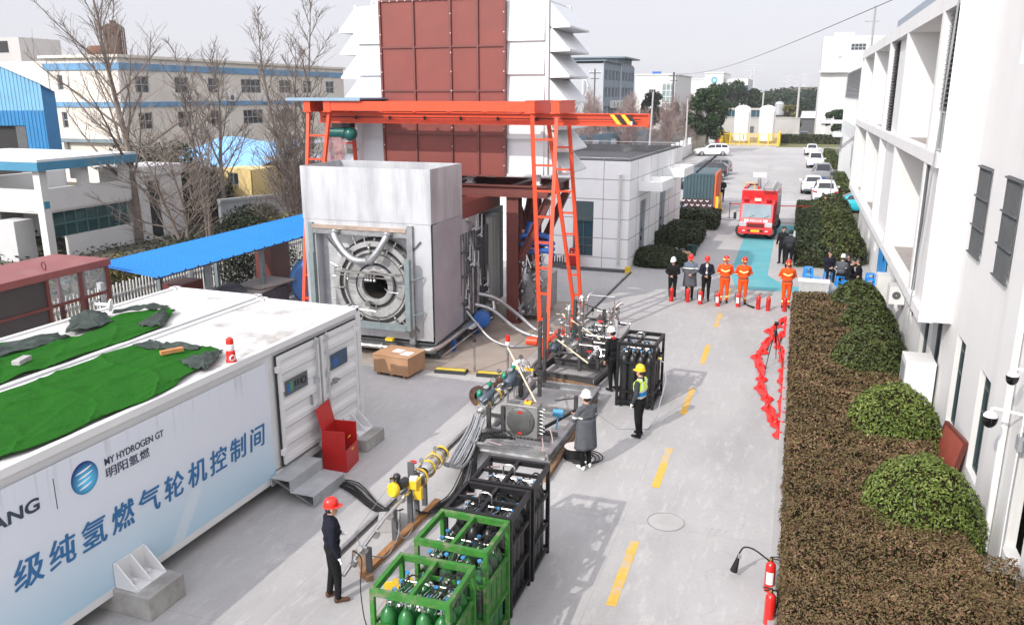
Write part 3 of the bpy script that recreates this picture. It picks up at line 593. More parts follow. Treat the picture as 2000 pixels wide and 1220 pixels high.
# ------------------------------------------------------------------ small control house
ch = thing('control_house', 'small flat roofed house clad in pale grey panels behind the gantry crane', 'house', (-7.1,37.55,0), R(-3.4))
PANEL = M('pale_panel_cladding', (.86,.86,.85), .5, 0, .03, 1, col2=(.78,.78,.76), mix=(.55,.75))
HW, HL, HH = 6.6, 12.4, 5.05
mb = MB()
wall(mb, (-HW,0,0), (1,0,0), (0,-1,0), HW, HH, [(3.92,4.9,.55,3.15)], .14)
wall(mb, (0,0,0), (0,1,0), (1,0,0), HL, HH, [(2.2,3.5,.02,3.0),(6.6,8.2,.02,3.1)], .14)
mb.add([(-HW,0,0),(-HW,HL,0),(-HW,HL,HH),(-HW,0,HH)], [(0,1,2,3)]); mb.add([(-HW,HL,0),(0,HL,0),(0,HL,HH),(-HW,HL,HH)], [(0,1,2,3)])
mb.build('wall', PANEL, ch)
jn = MB()
for z in (.52, 1.45, 2.37, 3.28, 4.2): jn.bx(-HW+.01, 0.004, -.004, -.0005, z-.012, z+.012); jn.bx(.0005, .004, 0, HL, z-.012, z+.012)
for x in (-.02-1.22, -2.68-.0, -3.9, -5.2): jn.bx(x-.010, x+.010, -.0055, -.001, .0, HH)
for y in (1.5, 4.2, 5.8, 9, 10.8): jn.bx(.001, .0055, y-.01, y+.01, 0, HH)
jn.build('panel_joint', M('joint_gap_grey', (.16,.165,.17), .8, 0, .05, 3), ch)  # thin grey strips drawn as the joints between cladding panels
rf = MB(); rf.bx(-HW+.1, -.1, .1, HL-.1, HH-.42, HH-.36); 
for a in ((-HW,-.02,-.02,.12),(-HW,-.02,HL-.12,HL)): rf.bx(-HW+.003, -.003, a[2]+.023 if a[2] < 1 else a[2], a[3] if a[2] < 1 else a[3]-.003, HH-.36, HH+.03)
rf.bx(-.14, -.003, .12, HL-.12, HH-.36, HH+.03); rf.bx(-HW+.003, -HW+.14, .12, HL-.12, HH-.36, HH+.03); rf.build('roof', M('bitumen_roof', (.045,.046,.05), .75, 0, .3, 1.2, .2, 30, col2=(.13,.13,.135), mix=(.6,.72)), ch)
rl_ = MB()
for x in (-6.5, -5.2, -3.9, -2.6, -1.3, -.06): rl_.cyl((x,-.0+.05,HH), (x,.05,HH+.13), .012, n=5)
rl_.tube([(-6.5,.05,HH+.13),(-.06,.05,HH+.13)], .012, 5); rl_.tube([(-.06,.05,HH+.13),(-.06,HL-.1,HH+.13)], .012, 5); rl_.tube([(-6.5,HL-.06,HH+.2),(-.06,HL-.06,HH+.2)], .012, 5); rl_.build('lightning_rail', GALV, ch)
f = window(ch, (-HW,0,0), (1,0,0), (0,-1,0), 3.92, 4.9, .55, 3.15, .1, .05, 2, [1.05], DGREY, GLASSB)
s_ = MB()
for k in range(12): s_.bx(-HW+3.95, -HW+4.87, .03, .06, 2.22+k*.075, 2.28+k*.075)
s_.build('shutter', M('teal_grey_shutter', (.10,.15,.16), .5, .2, .08, 4), f)
DOORG = M('grey_blue_door', (.27,.31,.34), .5, .1, .08, 2)
for y0, y1, z1 in ((2.2,3.5,3.0),(6.6,8.2,3.1)):
    d = MB(); d.bx(-.1, -.06, y0+.01, y1-.01, .03, z1-.01); d.bx(-.062, -.05, (y0+y1)/2-.01, (y0+y1)/2+.01, .05, z1-.03, 1); dd = d.build('door', [DOORG, DGREY], ch)
    h = MB(); h.bx(-.05, .0, y0+.5, y0+.56, 1.0, 1.2); h.bx(-.05, -.02, y0+.55, y0+.7, 1.45, 1.6); h.build('handle', DARK, dd)
for y0, y1, z in ((1.7,4.3,3.55),(7.0,9.9,3.75)):
    c = MB(); c.bx(.006, 1.15, y0, y1, z, z+.07); c.bx(.006, 1.15, y0, y0+.1, z+.07, z+.46); c.bx(.006, 1.15, y1-.1, y1, z+.07, z+.46); c.bx(1.05, 1.15, y0+.1, y1-.1, z+.07, z+.46); c.bx(.2, .8, y0+.5, y0+1.3, z+.08, z+.34, 1); c.build('canopy', [PANEL, DGREY], ch)
dp = MB(); dp.tube([(-.42,-.07,4.4),(-.42,-.07,.25)], .07, 10); dp.ball((-.42,-.07,4.42), .09, 10, 6); dp.build('downpipe', M('off_white_pipe', (.6,.6,.57), .5, 0, .06, 3), ch)
# ------------------------------------------------------------------ the two control room containers
CO, CR = (-9.5,16.9,0), R(-1.5)
def container(name, label, w_, y0, y1, z0, z1, x1, doors=False):
    c = thing(name, label, 'container', CO, CR, None)
    x0 = x1 - w_; b = MB()
    b.bx(x0+.06, x1-.06, y0+.06, y1-.06, z0+.2, z1-.06)                       # body
    rs_ = np.random.RandomState(int(abs(x1)*7)+1)
    b.grid(lambda u, v: (x0+.07+u*(w_-.14), y0+.07+v*(y1-y0-.14), z1-.035+.012*sin(v*37)*sin(u*3.1)), 6, 40, 1)
    b.build('body', [WCONT, M('container_roof_paint', (.49,.485,.47), .7, 0, .05, 1.1, .03, 30, col2=(.25,.23,.20), mix=(.53,.68), spec=.2)], c)
    f = MB()
    for x in (x0+.06, x1-.06):
        f.bx(x-.06, x+.06, y0, y1, z0, z0+.16); f.bx(x-.06, x+.06, y0, y1, z1-.14, z1)
        for y in (y0+.07, y1-.07): f.bx(x-.075, x+.075, y-.09, y+.09, z0+.16, z1-.14)
    for y in (y0+.06, y1-.06): f.bx(x0+.12, x1-.12, y-.06, y+.06, z0, z0+.16); f.bx(x0+.12, x1-.12, y-.06, y+.06, z1-.14, z1)
    f.build('frame', WCONT, c, bev=.008)
    for x in (x0+.09, x1-.09):
        for y in (y0+.09, y1-.09):
            k = MB(); k.bx(x-.1, x+.1, y-.1, y+.1, z1-.1, z1+.02); k.bx(x-.05, x+.05, y-.03, y+.03, z1+.021, z1+.023, 1); k.bx(x+.101, x+.103, y-.04, y+.04, z1-.07, z1-.01, 1); k.build('corner_casting', [WCONT, DARK], c)
    return c
c1 = container('control_container', 'white container with printed side, two doors and green carpet over its near roof', 2.76, -12.3, -.32, .3, 3.15, .02)
c2 = container('rear_container', 'plain white container behind the printed one, crumpled green carpet on its roof', 2.72, -12.3, -.12, .3, 3.15, -2.88)
# printed banner panel
bm_ = MB(); bm_.grid(lambda u, v: (.022, -12.15+u*8.28, .44+v*2.44), 2, 2, 0, False)
def banner_mat():
    m = M('printed_banner', (.66,.69,.72), .35, 0, .02, .5); t = m.node_tree; N_ = t.nodes; L = t.links; b = N_['Principled BSDF']
    tc = N_.new('ShaderNodeTexCoord'); sp = N_.new('ShaderNodeSeparateXYZ'); L.new(tc.outputs['Object'], sp.inputs[0])
    # printed artwork: pale blue print toward the lower edge with one lighter diagonal streak
    a = N_.new('ShaderNodeMapRange'); a.inputs['From Min'].default_value = .4; a.inputs['From Max'].default_value = 1.9; L.new(sp.outputs['Z'], a.inputs['Value'])
    mx = N_.new('ShaderNodeMix'); mx.data_type = 'RGBA'; mx.inputs[6].default_value = (.40,.58,.70,1); mx.inputs[7].default_value = (.63,.66,.72,1); L.new(a.outputs[0], mx.inputs[0])
    d = N_.new('ShaderNodeMath'); d.operation = 'MULTIPLY_ADD'; d.inputs[1].default_value = -.75; L.new(sp.outputs['Z'], d.inputs[0]); L.new(sp.outputs['Y'], d.inputs[2])
    e = N_.new('ShaderNodeMath'); e.operation = 'ADD'; e.inputs[1].default_value = 7.0; L.new(d.outputs[0], e.inputs[0])
    f = N_.new('ShaderNodeMath'); f.operation = 'ABSOLUTE'; L.new(e.outputs[0], f.inputs[0])
    r = N_.new('ShaderNodeMapRange'); r.inputs['From Min'].default_value = .12; r.inputs['From Max'].default_value = .2; r.inputs['To Min'].default_value = .55; r.inputs['To Max'].default_value = 0; L.new(f.outputs[0], r.inputs['Value'])
    g_ = N_.new('ShaderNodeMapRange'); g_.inputs['From Min'].default_value = 1.0; g_.inputs['From Max'].default_value = 1.4; g_.inputs['To Min'].default_value = 1; g_.inputs['To Max'].default_value = 0; L.new(sp.outputs['Z'], g_.inputs['Value'])
    mm = N_.new('ShaderNodeMath'); mm.operation = 'MULTIPLY'; L.new(r.outputs[0], mm.inputs[0]); L.new(g_.outputs[0], mm.inputs[1])
    m2 = N_.new('ShaderNodeMix'); m2.data_type = 'RGBA'; m2.inputs[7].default_value = (.66,.70,.74,1); L.new(mm.outputs[0], m2.inputs[0]); L.new(mx.outputs[2], m2.inputs[6])
    # dirt runs from the roof edge
    mp = N_.new('ShaderNodeMapping'); mp.inputs['Scale'].default_value = (1,5,.25); L.new(tc.outputs['Object'], mp.inputs['Vector'])
    nz = N_.new('ShaderNodeTexNoise'); nz.inputs['Scale'].default_value = 2; nz.inputs['Detail'].default_value = 4; L.new(mp.outputs[0], nz.inputs['Vector'])
    s1 = N_.new('ShaderNodeMapRange'); s1.inputs['From Min'].default_value = .56; s1.inputs['From Max'].default_value = .72; s1.inputs['To Max'].default_value = .5; L.new(nz.outputs['Fac'], s1.inputs['Value'])
    s2 = N_.new('ShaderNodeMapRange'); s2.inputs['From Min'].default_value = 2.2; s2.inputs['From Max'].default_value = 2.75; L.new(sp.outputs['Z'], s2.inputs['Value'])
    s3 = N_.new('ShaderNodeMath'); s3.operation = 'MULTIPLY'; L.new(s1.outputs[0], s3.inputs[0]); L.new(s2.outputs[0], s3.inputs[1])
    m3 = N_.new('ShaderNodeMix'); m3.data_type = 'RGBA'; m3.inputs[7].default_value = (.33,.30,.30,1); L.new(s3.outputs[0], m3.inputs[0]); L.new(m2.outputs[2], m3.inputs[6])
    L.new(m3.outputs[2], b.inputs['Base Color']); return m
ban = bm_.build('banner', banner_mat(), c1)
INKB = M('blue_print_ink', (.02,.13,.31), .4, 0, .02, 2); INKD = M('dark_print_ink', (.03,.045,.075), .4, 0, .02, 2); INKW = M('white_print_ink', (.8,.82,.84), .4, 0, .02, 2)
def text(body, y0, y1, z0, h, mat, parent, name='lettering', x=.028, shear=0, bold=.006, o=None, u=(0,1,0), n=(1,0,0), fit=True, fat=0):
    """writing laid on a wall: u along the line, upright in z; returns one mesh"""
    c = bpy.data.curves.new('t', 'FONT'); c.body = body; c.offset = bold; c.size = 1; c.shear = shear
    ob = bpy.data.objects.new('t', c); COL.objects.link(ob); bpy.context.view_layer.update()
    me = bpy.data.meshes.new_from_object(ob.evaluated_get(bpy.context.evaluated_depsgraph_get()))
    bpy.data.objects.remove(ob); co = np.empty(len(me.vertices)*3, np.float32); me.vertices.foreach_get('co', co); co = co.reshape(-1, 3)
    mn, mx_ = co.min(0), co.max(0); sx = (y1-y0)/(mx_[0]-mn[0]); sz = h/(mx_[1]-mn[1])
    if not fit: sx = sz
    u, n = Vector(u).normalized(), Vector(n).normalized(); o = Vector(o) if o else Vector((x,0,0)); out = np.zeros_like(co)
    for i in range(3): out[:, i] = o[i] + (y0 + (co[:,0]-mn[0])*sx)*u[i] + (z0 + (co[:,1]-mn[1])*sz)*(1 if i == 2 else 0)
    tris = [tuple(pl.vertices) for pl in me.polygons]; nv = len(out); V = []; F = []
    for k, (dy, dz) in enumerate(((0,0),(-1,0),(1,0),(0,-.6),(0,.6))):
        if k and not fat: break
        q = out.copy(); q += np.array(u)*dy*fat*h + np.array((0,0,1))*dz*fat*h + np.array(n)*.0004*k; V.append(q); F += [tuple(a+nv*k for a in f_) for f_ in tris]
    me = bpy.data.meshes.new(name); me.from_pydata(np.concatenate(V).tolist(), [], F)
    me.materials.clear(); me.materials.append(mat); me.update(); r = bpy.data.objects.new(name, me); COL.objects.link(r)
    if parent: r.parent = parent
    return r
for i, ch_ in enumerate('级纯氢燃气轮机控制间'):
    text(ch_, -9.68+i*.567, -9.22+i*.567, 1.31-.006*i, .45, INKB, ban, 'character', shear=.1, bold=0, fat=.028)
text('MY HYDROGEN GT', -7.95, -6.72, 2.475, .115, INKD, ban, bold=.004, fat=.03)
for i, ch_ in enumerate('明阳氢燃'): text(ch_, -7.95+i*.228, -7.75+i*.228, 2.255, .165, INKD, ban, 'character', bold=0, fat=.02)
text('MINGYANG', -10.95, -9.12, 2.335, .2, INKD, ban, shear=.05, bold=.03)
ln = MB(); ln.bx(.0235, .0265, -8.862, -8.85, 2.2, 2.68); ln.build('rule', INKD, ban)
# the round blue emblem beside the name
em = MB(); em.lathe([(0,.004),(1,.004),(1,0)], (0,0,0), (1,0,0), 40)
em.v = [(x+.0235, -8.335+y*.245, 2.455+z*.255) for x, y, z in em.v]
me_ = M('emblem_blue', (.01,.06,.28), .3, 0, .02, 1); t = me_.node_tree; b_ = t.nodes['Principled BSDF']
tc = t.nodes.new('ShaderNodeTexCoord'); mp = t.nodes.new('ShaderNodeMapping'); mp.inputs['Location'].default_value = (0,8.31,-2.40); t.links.new(tc.outputs['Object'], mp.inputs['Vector'])
ln_ = t.nodes.new('ShaderNodeVectorMath'); ln_.operation = 'LENGTH'; t.links.new(mp.outputs[0], ln_.inputs[0])
rp = t.nodes.new('ShaderNodeValToRGB'); rp.color_ramp.elements[0].color = (.10,.55,.85,1); rp.color_ramp.elements[1].color = (.008,.03,.16,1); rp.color_ramp.elements[0].position = .05; rp.color_ramp.elements[1].position = .29
t.links.new(ln_.outputs['Value'], rp.inputs['Fac']); t.links.new(rp.outputs[0], b_.inputs['Base Color'])
emo = em.build('emblem', me_, ban)
sw = MB()
for k in range(4):
    z = 2.60-.085*k; n_ = 12; pts = []
    for side in (0, 1):
        for i in (range(n_+1) if side == 0 else range(n_, -1, -1)):
            s_ = i/n_; y = -8.49+.03*(k % 2)+s_*(.30-.02*k); pts.append((y, z-.05+.06*s_**.6+(0 if side == 0 else -.028*sin(pi*s_)-.006)))
    sw.add([(.030, y, z_) for y, z_ in pts], [tuple(range(len(pts)))])
sw.build('emblem_swoosh', INKW, emo)
# doors in the long side
DG = M('door_seal', (.02,.02,.022), .7, 0, .1, 3)
ds = MB(); ds.bx(.0, .026, -3.62, -.52, .52, 2.93); ds.build('door_seal', DG, c1)
for i, (y0, y1) in enumerate(((-3.58,-2.12),(-2.04,-.56))):
    d = MB(); n_ = 48; prof = []
    for k in range(n_+1):
        z = .56+(2.90-.56)*k/n_; q = (k/n_*6) % 1; edge = k < 3 or k > n_-3
        prof.append((.05 if edge else (.062 if q < .3 else (.03 if .42 < q < .88 else .046)), z))
    for (x_, z_), (x2, z2) in zip(prof, prof[1:]): d.add([(x_,y0,z_),(x_,y1,z_),(x2,y1,z2),(x2,y0,z2)], [(0,1,2,3)])
    d.bx(.027, .07, y0, y0+.09, .56, 2.9); d.bx(.027, .07, y1-.09, y1, .56, 2.9); d.bx(.027, .068, y0+.09, y1-.09, 2.8, 2.9); d.bx(.027, .068, y0+.09, y1-.09, .56, .66)
    do = d.build('door', WCONT, c1)
    yb = y1-.17 if i == 0 else y0+.17
    r = MB(); r.cyl((.11,yb,.42), (.11,yb,2.96), .024, n=8); 
    for z in (.5, 1.4, 2.0, 2.85): r.bx(.06, .13, yb-.05, yb+.05, z-.05, z+.05)
    r.build('locking_bar', GALV, do)
    h = MB()
    if i == 1: h.bar((.13,yb,1.75), (.16,yb+.35,1.78), .05, .03); h.bx(.06, .14, yb+.2, yb+.3, 1.7, 1.82)
    else: h.bx(.06, .1, y1-.42, y1-.38, 1.5, 1.72)
    h.build('handle', DSTEEL, do)
    pl = MB()
    (py0, py1, pz0, pz1) = ((-3.42,-2.62,2.0,2.33),(-1.72,-1.02,2.02,2.38))[i]
    pl.bx(.07, .078, py0, py1, pz0, pz1); po = pl.build('name_plate', M('slate_plate' , (.10,.115,.125), .35, .3, .1, 3) if i == 0 else M('blue_slate_plate', (.055,.10,.16), .35, .2, .1, 3), do)
    mk = MB()
    if i == 0:
        mk.bx(.079, .081, -3.36, -3.27, 2.06, 2.24); mk.bx(.079, .081, -3.25, -3.16, 2.06, 2.27, 1)
        for k in range(3): mk.bx(.079, .081, -3.10+.1*k, -3.04+.1*k, 2.12, 2.24, 2)
        mk.lathe([(.09,0),(.09,.004),(.06,.004),(.06,0)], (.079,-2.76,2.17), (1,0,0), 20, 2)
    else: mk.lathe([(.0,.003),(.1,.003),(.1,0)], (.079,-1.52,2.17), (1,0,0), 20)
    mk.build('plate_marks', [BLUEP, M('green_print', (.05,.25,.12), .5), DARK], po)
    for z in (.85, 2.65):
        hg = MB(); hg.bx(.03, .1, (y0-.08 if i == 0 else y1-.02), (y0+.04 if i == 0 else y1+.1), z-.06, z+.06); hg.build('hinge', WCONT, do)
# green artificial grass carpets over the roofs
GCARP = M('green_grass_carpet', (.020,.132,.011), .95, 0, .18, 40, .8, 160, col2=(.013,.088,.010), mix=(.42,.66), detail=9, spec=.1)
GUND = M('dark_carpet_underside', (.045,.058,.052), .95, 0, .2, 9, .5, 60, col2=(.075,.09,.08), mix=(.5,.65), spec=.1)
def carpet(name, label, fn, nu, nv, flaps):
    t_ = thing(name, label, 'carpet', CO, CR)
    m = MB(); m.grid(fn, nu, nv); o = m.build('carpet_top', GCARP, t_); s = o.modifiers.new('t', 'SOLIDIFY'); s.thickness = .012
    for fl_ in flaps:
        m = MB(); m.grid(fl_, 42, 10); o = m.build('folded_flap', GUND, t_); s = o.modifiers.new('t', 'SOLIDIFY'); s.thickness = .012
def wr(x, y, a=.03): return 3.165 + a*abs(sin(3.1*x+1.7*y+2*sin(.9*y)))*abs(sin(1.3*y-1.1*x)) + .035*(1-abs(sin(4.2*x-.9*y+.8*sin(1.3*y)+.5*sin(3*x))))**5 + .03*(1-abs(sin(1.6*x+2.3*y+.9*sin(2*x))))**8 + .025*(1-abs(sin(3.1*x+.55*y+1.2*sin(.7*y))))**7 + .005*sin(13*x+5*y)
def cf1(u, v):
    yend = -4.45 - .25*sin(u*7) - (1.0*max(0, u-.78)/.22 if u > .78 else 0)
    y = -12 + v*(yend+12); x0 = -2.62 - .04*sin(y*2.2); x1 = -.1 - .22*(y < -8.4)*min(1, (-8.4-y)) - .06*sin(y*3) - .55*max(0, (v-.9)/.1)*(.3)
    x = x0 + u*(x1-x0); return (x, y, wr(x, y))
def flap(pts, lift=.03, a=.06):
    cx_ = sum(p[0] for p in pts)/len(pts); cy_ = sum(p[1] for p in pts)/len(pts); n_ = len(pts)
    def f(u, v):
        q = u*n_; i_ = int(q) % n_; t_ = q-int(q); p, r_ = pts[i_], pts[(i_+1) % n_]; t_ = t_*t_*(3-2*t_)
        fr_ = 1+.05*sin(17*u*2*pi)+.04*sin(29*u*2*pi); v *= 1 if v < .9 else fr_; ex, ey = p[0]+(r_[0]-p[0])*t_, p[1]+(r_[1]-p[1])*t_; x, y = cx_+(ex-cx_)*v, cy_+(ey-cy_)*v
        return (x, y, wr(x, y)+lift*(1.2-.6*v)+a*sin(1.6*x+2.1*y+1.5*v)**2*(1-.7*v)+.015*sin(11*u*2*pi)*v)
    return f
carpet('grass_carpet', 'green artificial grass carpet spread over the printed container roof near the edge', cf1, 60, 150, [flap([(-.60,-4.36),(-.40,-4.75),(-.10,-5.40),(-.45,-5.40),(-.95,-5.15),(-.88,-4.55)]), flap([(-2.6,-4.62),(-2.4,-4.32),(-1.9,-4.46),(-1.2,-4.30),(-1.05,-4.48),(-1.8,-4.72),(-2.4,-4.72)], .03, .10)])
def cf2(u, v):
    yend = -2.2 - 1.1*max(0, u-.45)/.55 - .5*max(0, .3-u); y = -12 + v*(yend+12)
    x0 = -4.35 - .9*max(0, min(1, (-4.6-y)/1.6)) + .25*sin(y*2.6); x1 = -3.02 + .05*sin(y*4)
    x = x0 + u*(x1-x0); return (x, y, wr(x, y, .05))
carpet('crumpled_carpet', 'crumpled green carpet with grey folds on the rear container roof', cf2, 50, 150, [flap([(-4.5,-4.5),(-5.25,-3.7),(-5.5,-3.0),(-5.0,-2.95),(-4.3,-3.45),(-4.15,-3.95)], .04, .12), flap([(-5.35,-6.1),(-4.65,-4.6),(-4.2,-4.7),(-4.15,-5.4),(-4.45,-6.6),(-4.95,-7.2)], .03, .08), flap([(-5.0,-2.75),(-4.6,-2.3),(-4.1,-2.0),(-3.9,-2.15),(-4.3,-2.55),(-4.75,-2.95)], .04, .14), flap([(-4.0,-2.2),(-3.5,-2.65),(-2.95,-3.35),(-3.3,-3.62),(-3.65,-3.4),(-3.8,-2.8)], .03, .08)])
def on_c(x, y, z): v = Matrix.Rotation(CR, 3, 'Z') @ Vector((x, y, 0)); return (v.x+CO[0], v.y+CO[1], z)
sb = thing('strobe_light', 'small red and white strobe light on the container roof edge', 'warning light', on_c(-.12,-4.72,3.15), CR)
m = MB(); m.lathe([(.10,0),(.10,.03),(.085,.05),(.085,.2),(.06,.22)], n=16); m.build('base', REDE, sb)
m = MB(); m.lathe([(.062,.22),(.075,.24),(.075,.33),(.066,.34)], n=16); m.build('white_band', WPLAST, sb)
m = MB(); m.lathe([(.066,.34),(.07,.36),(.065,.44),(.03,.47),(0,.475)], n=16); m.build('lens', M('red_lens', (.6,.03,.02), .2, 0, .05, 3), sb)
m = MB(); m.lathe([(.05,-.02),(.06,0),(.05,.02)], (.09,-.07,.1), (1,-.5,0), 12); m.build('horn', WPLAST, sb)
tg = thing('roof_brick', 'pale block lying on the rear container carpet', 'block', on_c(-3.55,-6.3,3.22), CR+.3); m = MB(); m.box((0,0,.045), (.16,.36,.09)); m.build('block', CONC, tg, bev=.01)
tg = thing('timber_offcut', 'orange timber offcut lying on the front green carpet', 'offcut', on_c(-1.35,-4.9,3.24), CR-.5); m = MB(); m.box((0,0,.035), (.1,.42,.07)); m.build('piece', M('raw_timber', (.45,.2,.07), .8, 0, .2, 5), tg)
tg = thing('cable_drum', 'small white spool among the folds of the crumpled carpet', 'spool', on_c(-4.75,-3.05,3.30), CR); m = MB(); m.lathe([(0,-.03),(.14,-.03),(.14,.0),(.04,.02),(.04,.3),(.07,.32),(0,.32)], (0,0,.13), (-.9,-.5,.1), 16); m.build('spool', WPLAST, tg)
# brackets and blocks at the container feet
for (x, y, rz_, lab) in ((.02,-7.75,0,'grey concrete block with white bracket under the printed banner'), (.02,-1.0,0,'concrete block with white bracket beside the red box')):
    p = on_c(x, y, 0); t_ = thing('footing_block', lab, 'footing', p, CR+rz_)
    m = MB(); m.bx(-.55, .70, -.42, .42, 0, .3) if y > -5 else m.bx(-.5, .72, -.38, .40, 0, .42); m.build('block', M('old_concrete', (.33,.32,.30), .9, 0, .15, 2, .5, 30, col2=(.22,.21,.20), mix=(.5,.68)), t_, bev=.02)
    h = .30 if y > -5 else .42
    m = MB()
    for yy in (-.3, .0, .3): m.prism([(0,0),(.42,0),(.42,.05),(.06,.42),(0,.42)], (.012,yy-.012,h+.002), (1,0,0), (0,0,1), (0,.024,0))
    m.bx(.012, .45, -.32, .32, h+.003, h+.025); m.bx(.012, .03, -.32, .32, h+.026, h+.42)
    for yy in (-.15, .15): m.cyl((.25,yy,h+.02), (.25,yy,h+.1), .03, n=6)
    m.build('bracket', WCONT, t_)
st = thing('steel_steps', 'two folded sheet steel steps below the container doors', 'steps', on_c(.05,-3.55,0), CR)
m = MB(); SS = M('zinc_sheet', (.40,.415,.42), .5, .3, .14, 2.5, .05, 20, col2=(.29,.30,.305), mix=(.5,.65))
pr = [(.02,.30),(.02,.50),(.48,.50),(.48,.26),(1.02,.26),(1.02,0),(1.0,0),(1.0,.24),(.46,.24),(.46,.48),(.04,.48),(.04,.30)]
m.prism(pr, (0,-.55,0), (1,0,0), (0,0,1), (0,1.15,0)); m.build('tread_sheet', SS, st, bev=.004)
m = MB()
for y in (-.5, .55): m.bar((.06,y,.46), (.98,y,.02), .04)
m.build('stringer', DSTEEL, st)
rb_ = thing('red_fire_box', 'red steel box with its lid folded open beside the container doors', 'fire box', on_c(.52,-2.2,0), CR+R(8))
m = MB(); m.bx(-.28, .28, -.33, .33, 0, .02); m.bx(-.28, -.26, -.33, .33, .02, .95); m.bx(.26, .28, -.33, .33, .02, .52); m.bx(-.26, .26, .31, .33, .02, .95); m.bx(-.26, .26, -.33, -.31, .02, .95)
m.bx(-.26, .26, -.31, .31, .3, .31, 1); m.build('box', [REDB, DARK], rb_, bev=.004)
m = MB(); m.box((-.32,0,1.18), (.02,.66,.5), 0, 0, R(-14)); m.build('lid', REDB, rb_)
m = MB(); m.bx(.281, .29, -.2, -.08, .78, .8) ; m.bx(.281, .288, -.05, .07, .42, .46); m.build('yellow_label', YEL, rb_)
# ------------------------------------------------------------------ oxide red booth, blue canopy and the fence behind
bo = thing('glazed_booth', 'oxide red roofed booth with dark glass sides behind the white containers', 'booth', (-19.55,19.15,0))
m = MB(); m.bx(-2.1, .08, -9, .08, 3.12, 3.2); m.bx(-.02, .08, -9, .08, 3.0, 3.12); m.bx(-2.1, -.02, -.02, .08, 3.0, 3.12); m.build('roof', M('faded_red_sheet', (.22,.06,.055), .5, 0, .08, 1, col2=(.27,.12,.11), mix=(.5,.75)), bo)
m = MB()
for y in (-.04, -1.05, -2.2, -4.3, -6.5, -8.7): m.bx(-.06, .04, y-.05, y+.05, 0, 3.0)
for z in (1.15, 2.2): m.bx(-.05, .03, -8.7, -.1, z-.04, z+.04)
for x in (-2.0, -1.0): m.bx(x-.05, x+.05, -.08, .03, 0, 3.0)
m.build('frame', BROWN, bo)
m = MB(); m.bx(-.03, -.015, -8.7, -2.2, .1, 3.0); m.build('wall_panel', M('dark_brown_panel', (.05,.042,.04), .35, 0, .1, 1), bo)
m = MB(); m.bx(-.02, -.014, -2.2, -.05, 2.25, 3.0); m.bx(-2, -.1, -.03, -.024, 2.25, 3.0)
gm = bpy.data.materials.new('clear_panel'); gm.use_nodes = True; gt = gm.node_tree; gb = gt.nodes['Principled BSDF']; gb.inputs['Base Color'].default_value = (.5,.55,.6,1); gb.inputs['Roughness'].default_value = .05; gb.inputs['Alpha'].default_value = .16
m.build('pane', gm, bo)
m = MB(); m.lathe([(.10,-.012),(.13,-.012),(.13,.012),(.10,.012),(.10,-.012)], (-.35,-1.9,3.32), (.3,1,0), 16); m.bx(-.4, -.3, -6.0, -5.9, 3.2, 3.35); m.build('lifting_ring', BROWN, bo)
cp = thing('blue_canopy', 'long bright blue sheet canopy on grey posts behind the containers', 'canopy', (-18.1,19.6,0))
m = MB(); BLUES = M('bright_blue_sheet', (.006,.19,.56), .5, 0, .05, 1)
ny = 84
for k in range(ny):
    y0, y1 = k*.15, k*.15+.15; b = .007 if k % 2 else 0
    m.add([(0,y0,2.6+b),(0,y1,2.6+b),(-2.5,y1,2.86+b),(-2.5,y0,2.86+b)], [(0,1,2,3)]); m.add([(0,y1,2.6),(-2.5,y1,2.86),(-2.5,y1,2.88),(0,y1,2.62)], [(0,1,2,3)])
    m.add([(0,y0,2.59+b),(0,y1,2.59+b),(-2.5,y1,2.85+b),(-2.5,y0,2.85+b)], [(3,2,1,0)])
    if k % 4 == 0: m.ball((-.02,y0+.07,2.62), .035, 6, 4, 1)
m.build('sheet_roof', [BLUES, DARK], cp)
for y in (2.6, 5.6, 8.6, 11.6):
    for x, z in ((-.28,2.5),(-2.33,2.7)): m = MB(); m.bx(x-.07, x+.07, y-.07, y+.07, 0, z); m.build('post', GGREEN, cp)
    m = MB(); m.bar((-.1,y,2.53), (-2.4,y,2.77), .08, .1); m.build('rafter', GGREEN, cp)
m = MB()
for x, z in ((-.2,2.54),(-1.2,2.64),(-2.3,2.75)): m.bar((x,0,z), (x,12.6,z), .06, .07)
m.build('purlin', DGREY, cp)
fe = thing('picket_fence', 'white picket fence with flat rails behind the blue canopy', 'fence', (-21.6,12,0))
m = MB()
for k in range(150): m.bx(-.025, .025, k*.15, k*.15+.045, .1, 1.75+.06*(k % 2))
tag(m.build('pickets', M('weathered_white', (.48,.48,.46), .7, 0, .12, 4), fe), kind='stuff')
m = MB(); m.bx(-.05, -.03, 0, 22.7, .5, .58); m.bx(-.05, -.03, 0, 22.7, 1.35, 1.43); m.build('rail', WPLAST, fe)
for k in range(6): m = MB(); m.bx(-.08, .08, k*4.3+.1, k*4.3+.26, 0, 1.95); m.build('post', WPLAST, fe)
tp = thing('tarp_bundle', 'blue tarpaulin covered drum under the blue canopy', 'covered drum', (-17.5,27.2,0)); m = MB(); m.lathe([(0,-.5),(.85,-.5),(.92,-.35),(.92,.4),(.85,.5),(0,.5)], (0,0,.95), (.6,-.8,0), 24); m.build('cover', M('blue_tarp', (.05,.16,.38), .5, 0, .2, 2, .3, 6), tp)
tp = thing('brown_cabinet', 'dark brown cabinet beside the pickets under the canopy front', 'cabinet', (-19.8,22.6,0)); m = MB(); m.bx(-.4, .4, -.55, .55, 0, 1.75); m.build('body', BROWN, tp)
tp = thing('tall_brown_cabinet', 'taller brown cabinet deeper under the blue canopy', 'cabinet', (-19.9,28.0,0)); m = MB(); m.bx(-.4, .4, -.6, .6, 0, 2.3); m.build('body', BROWN, tp)
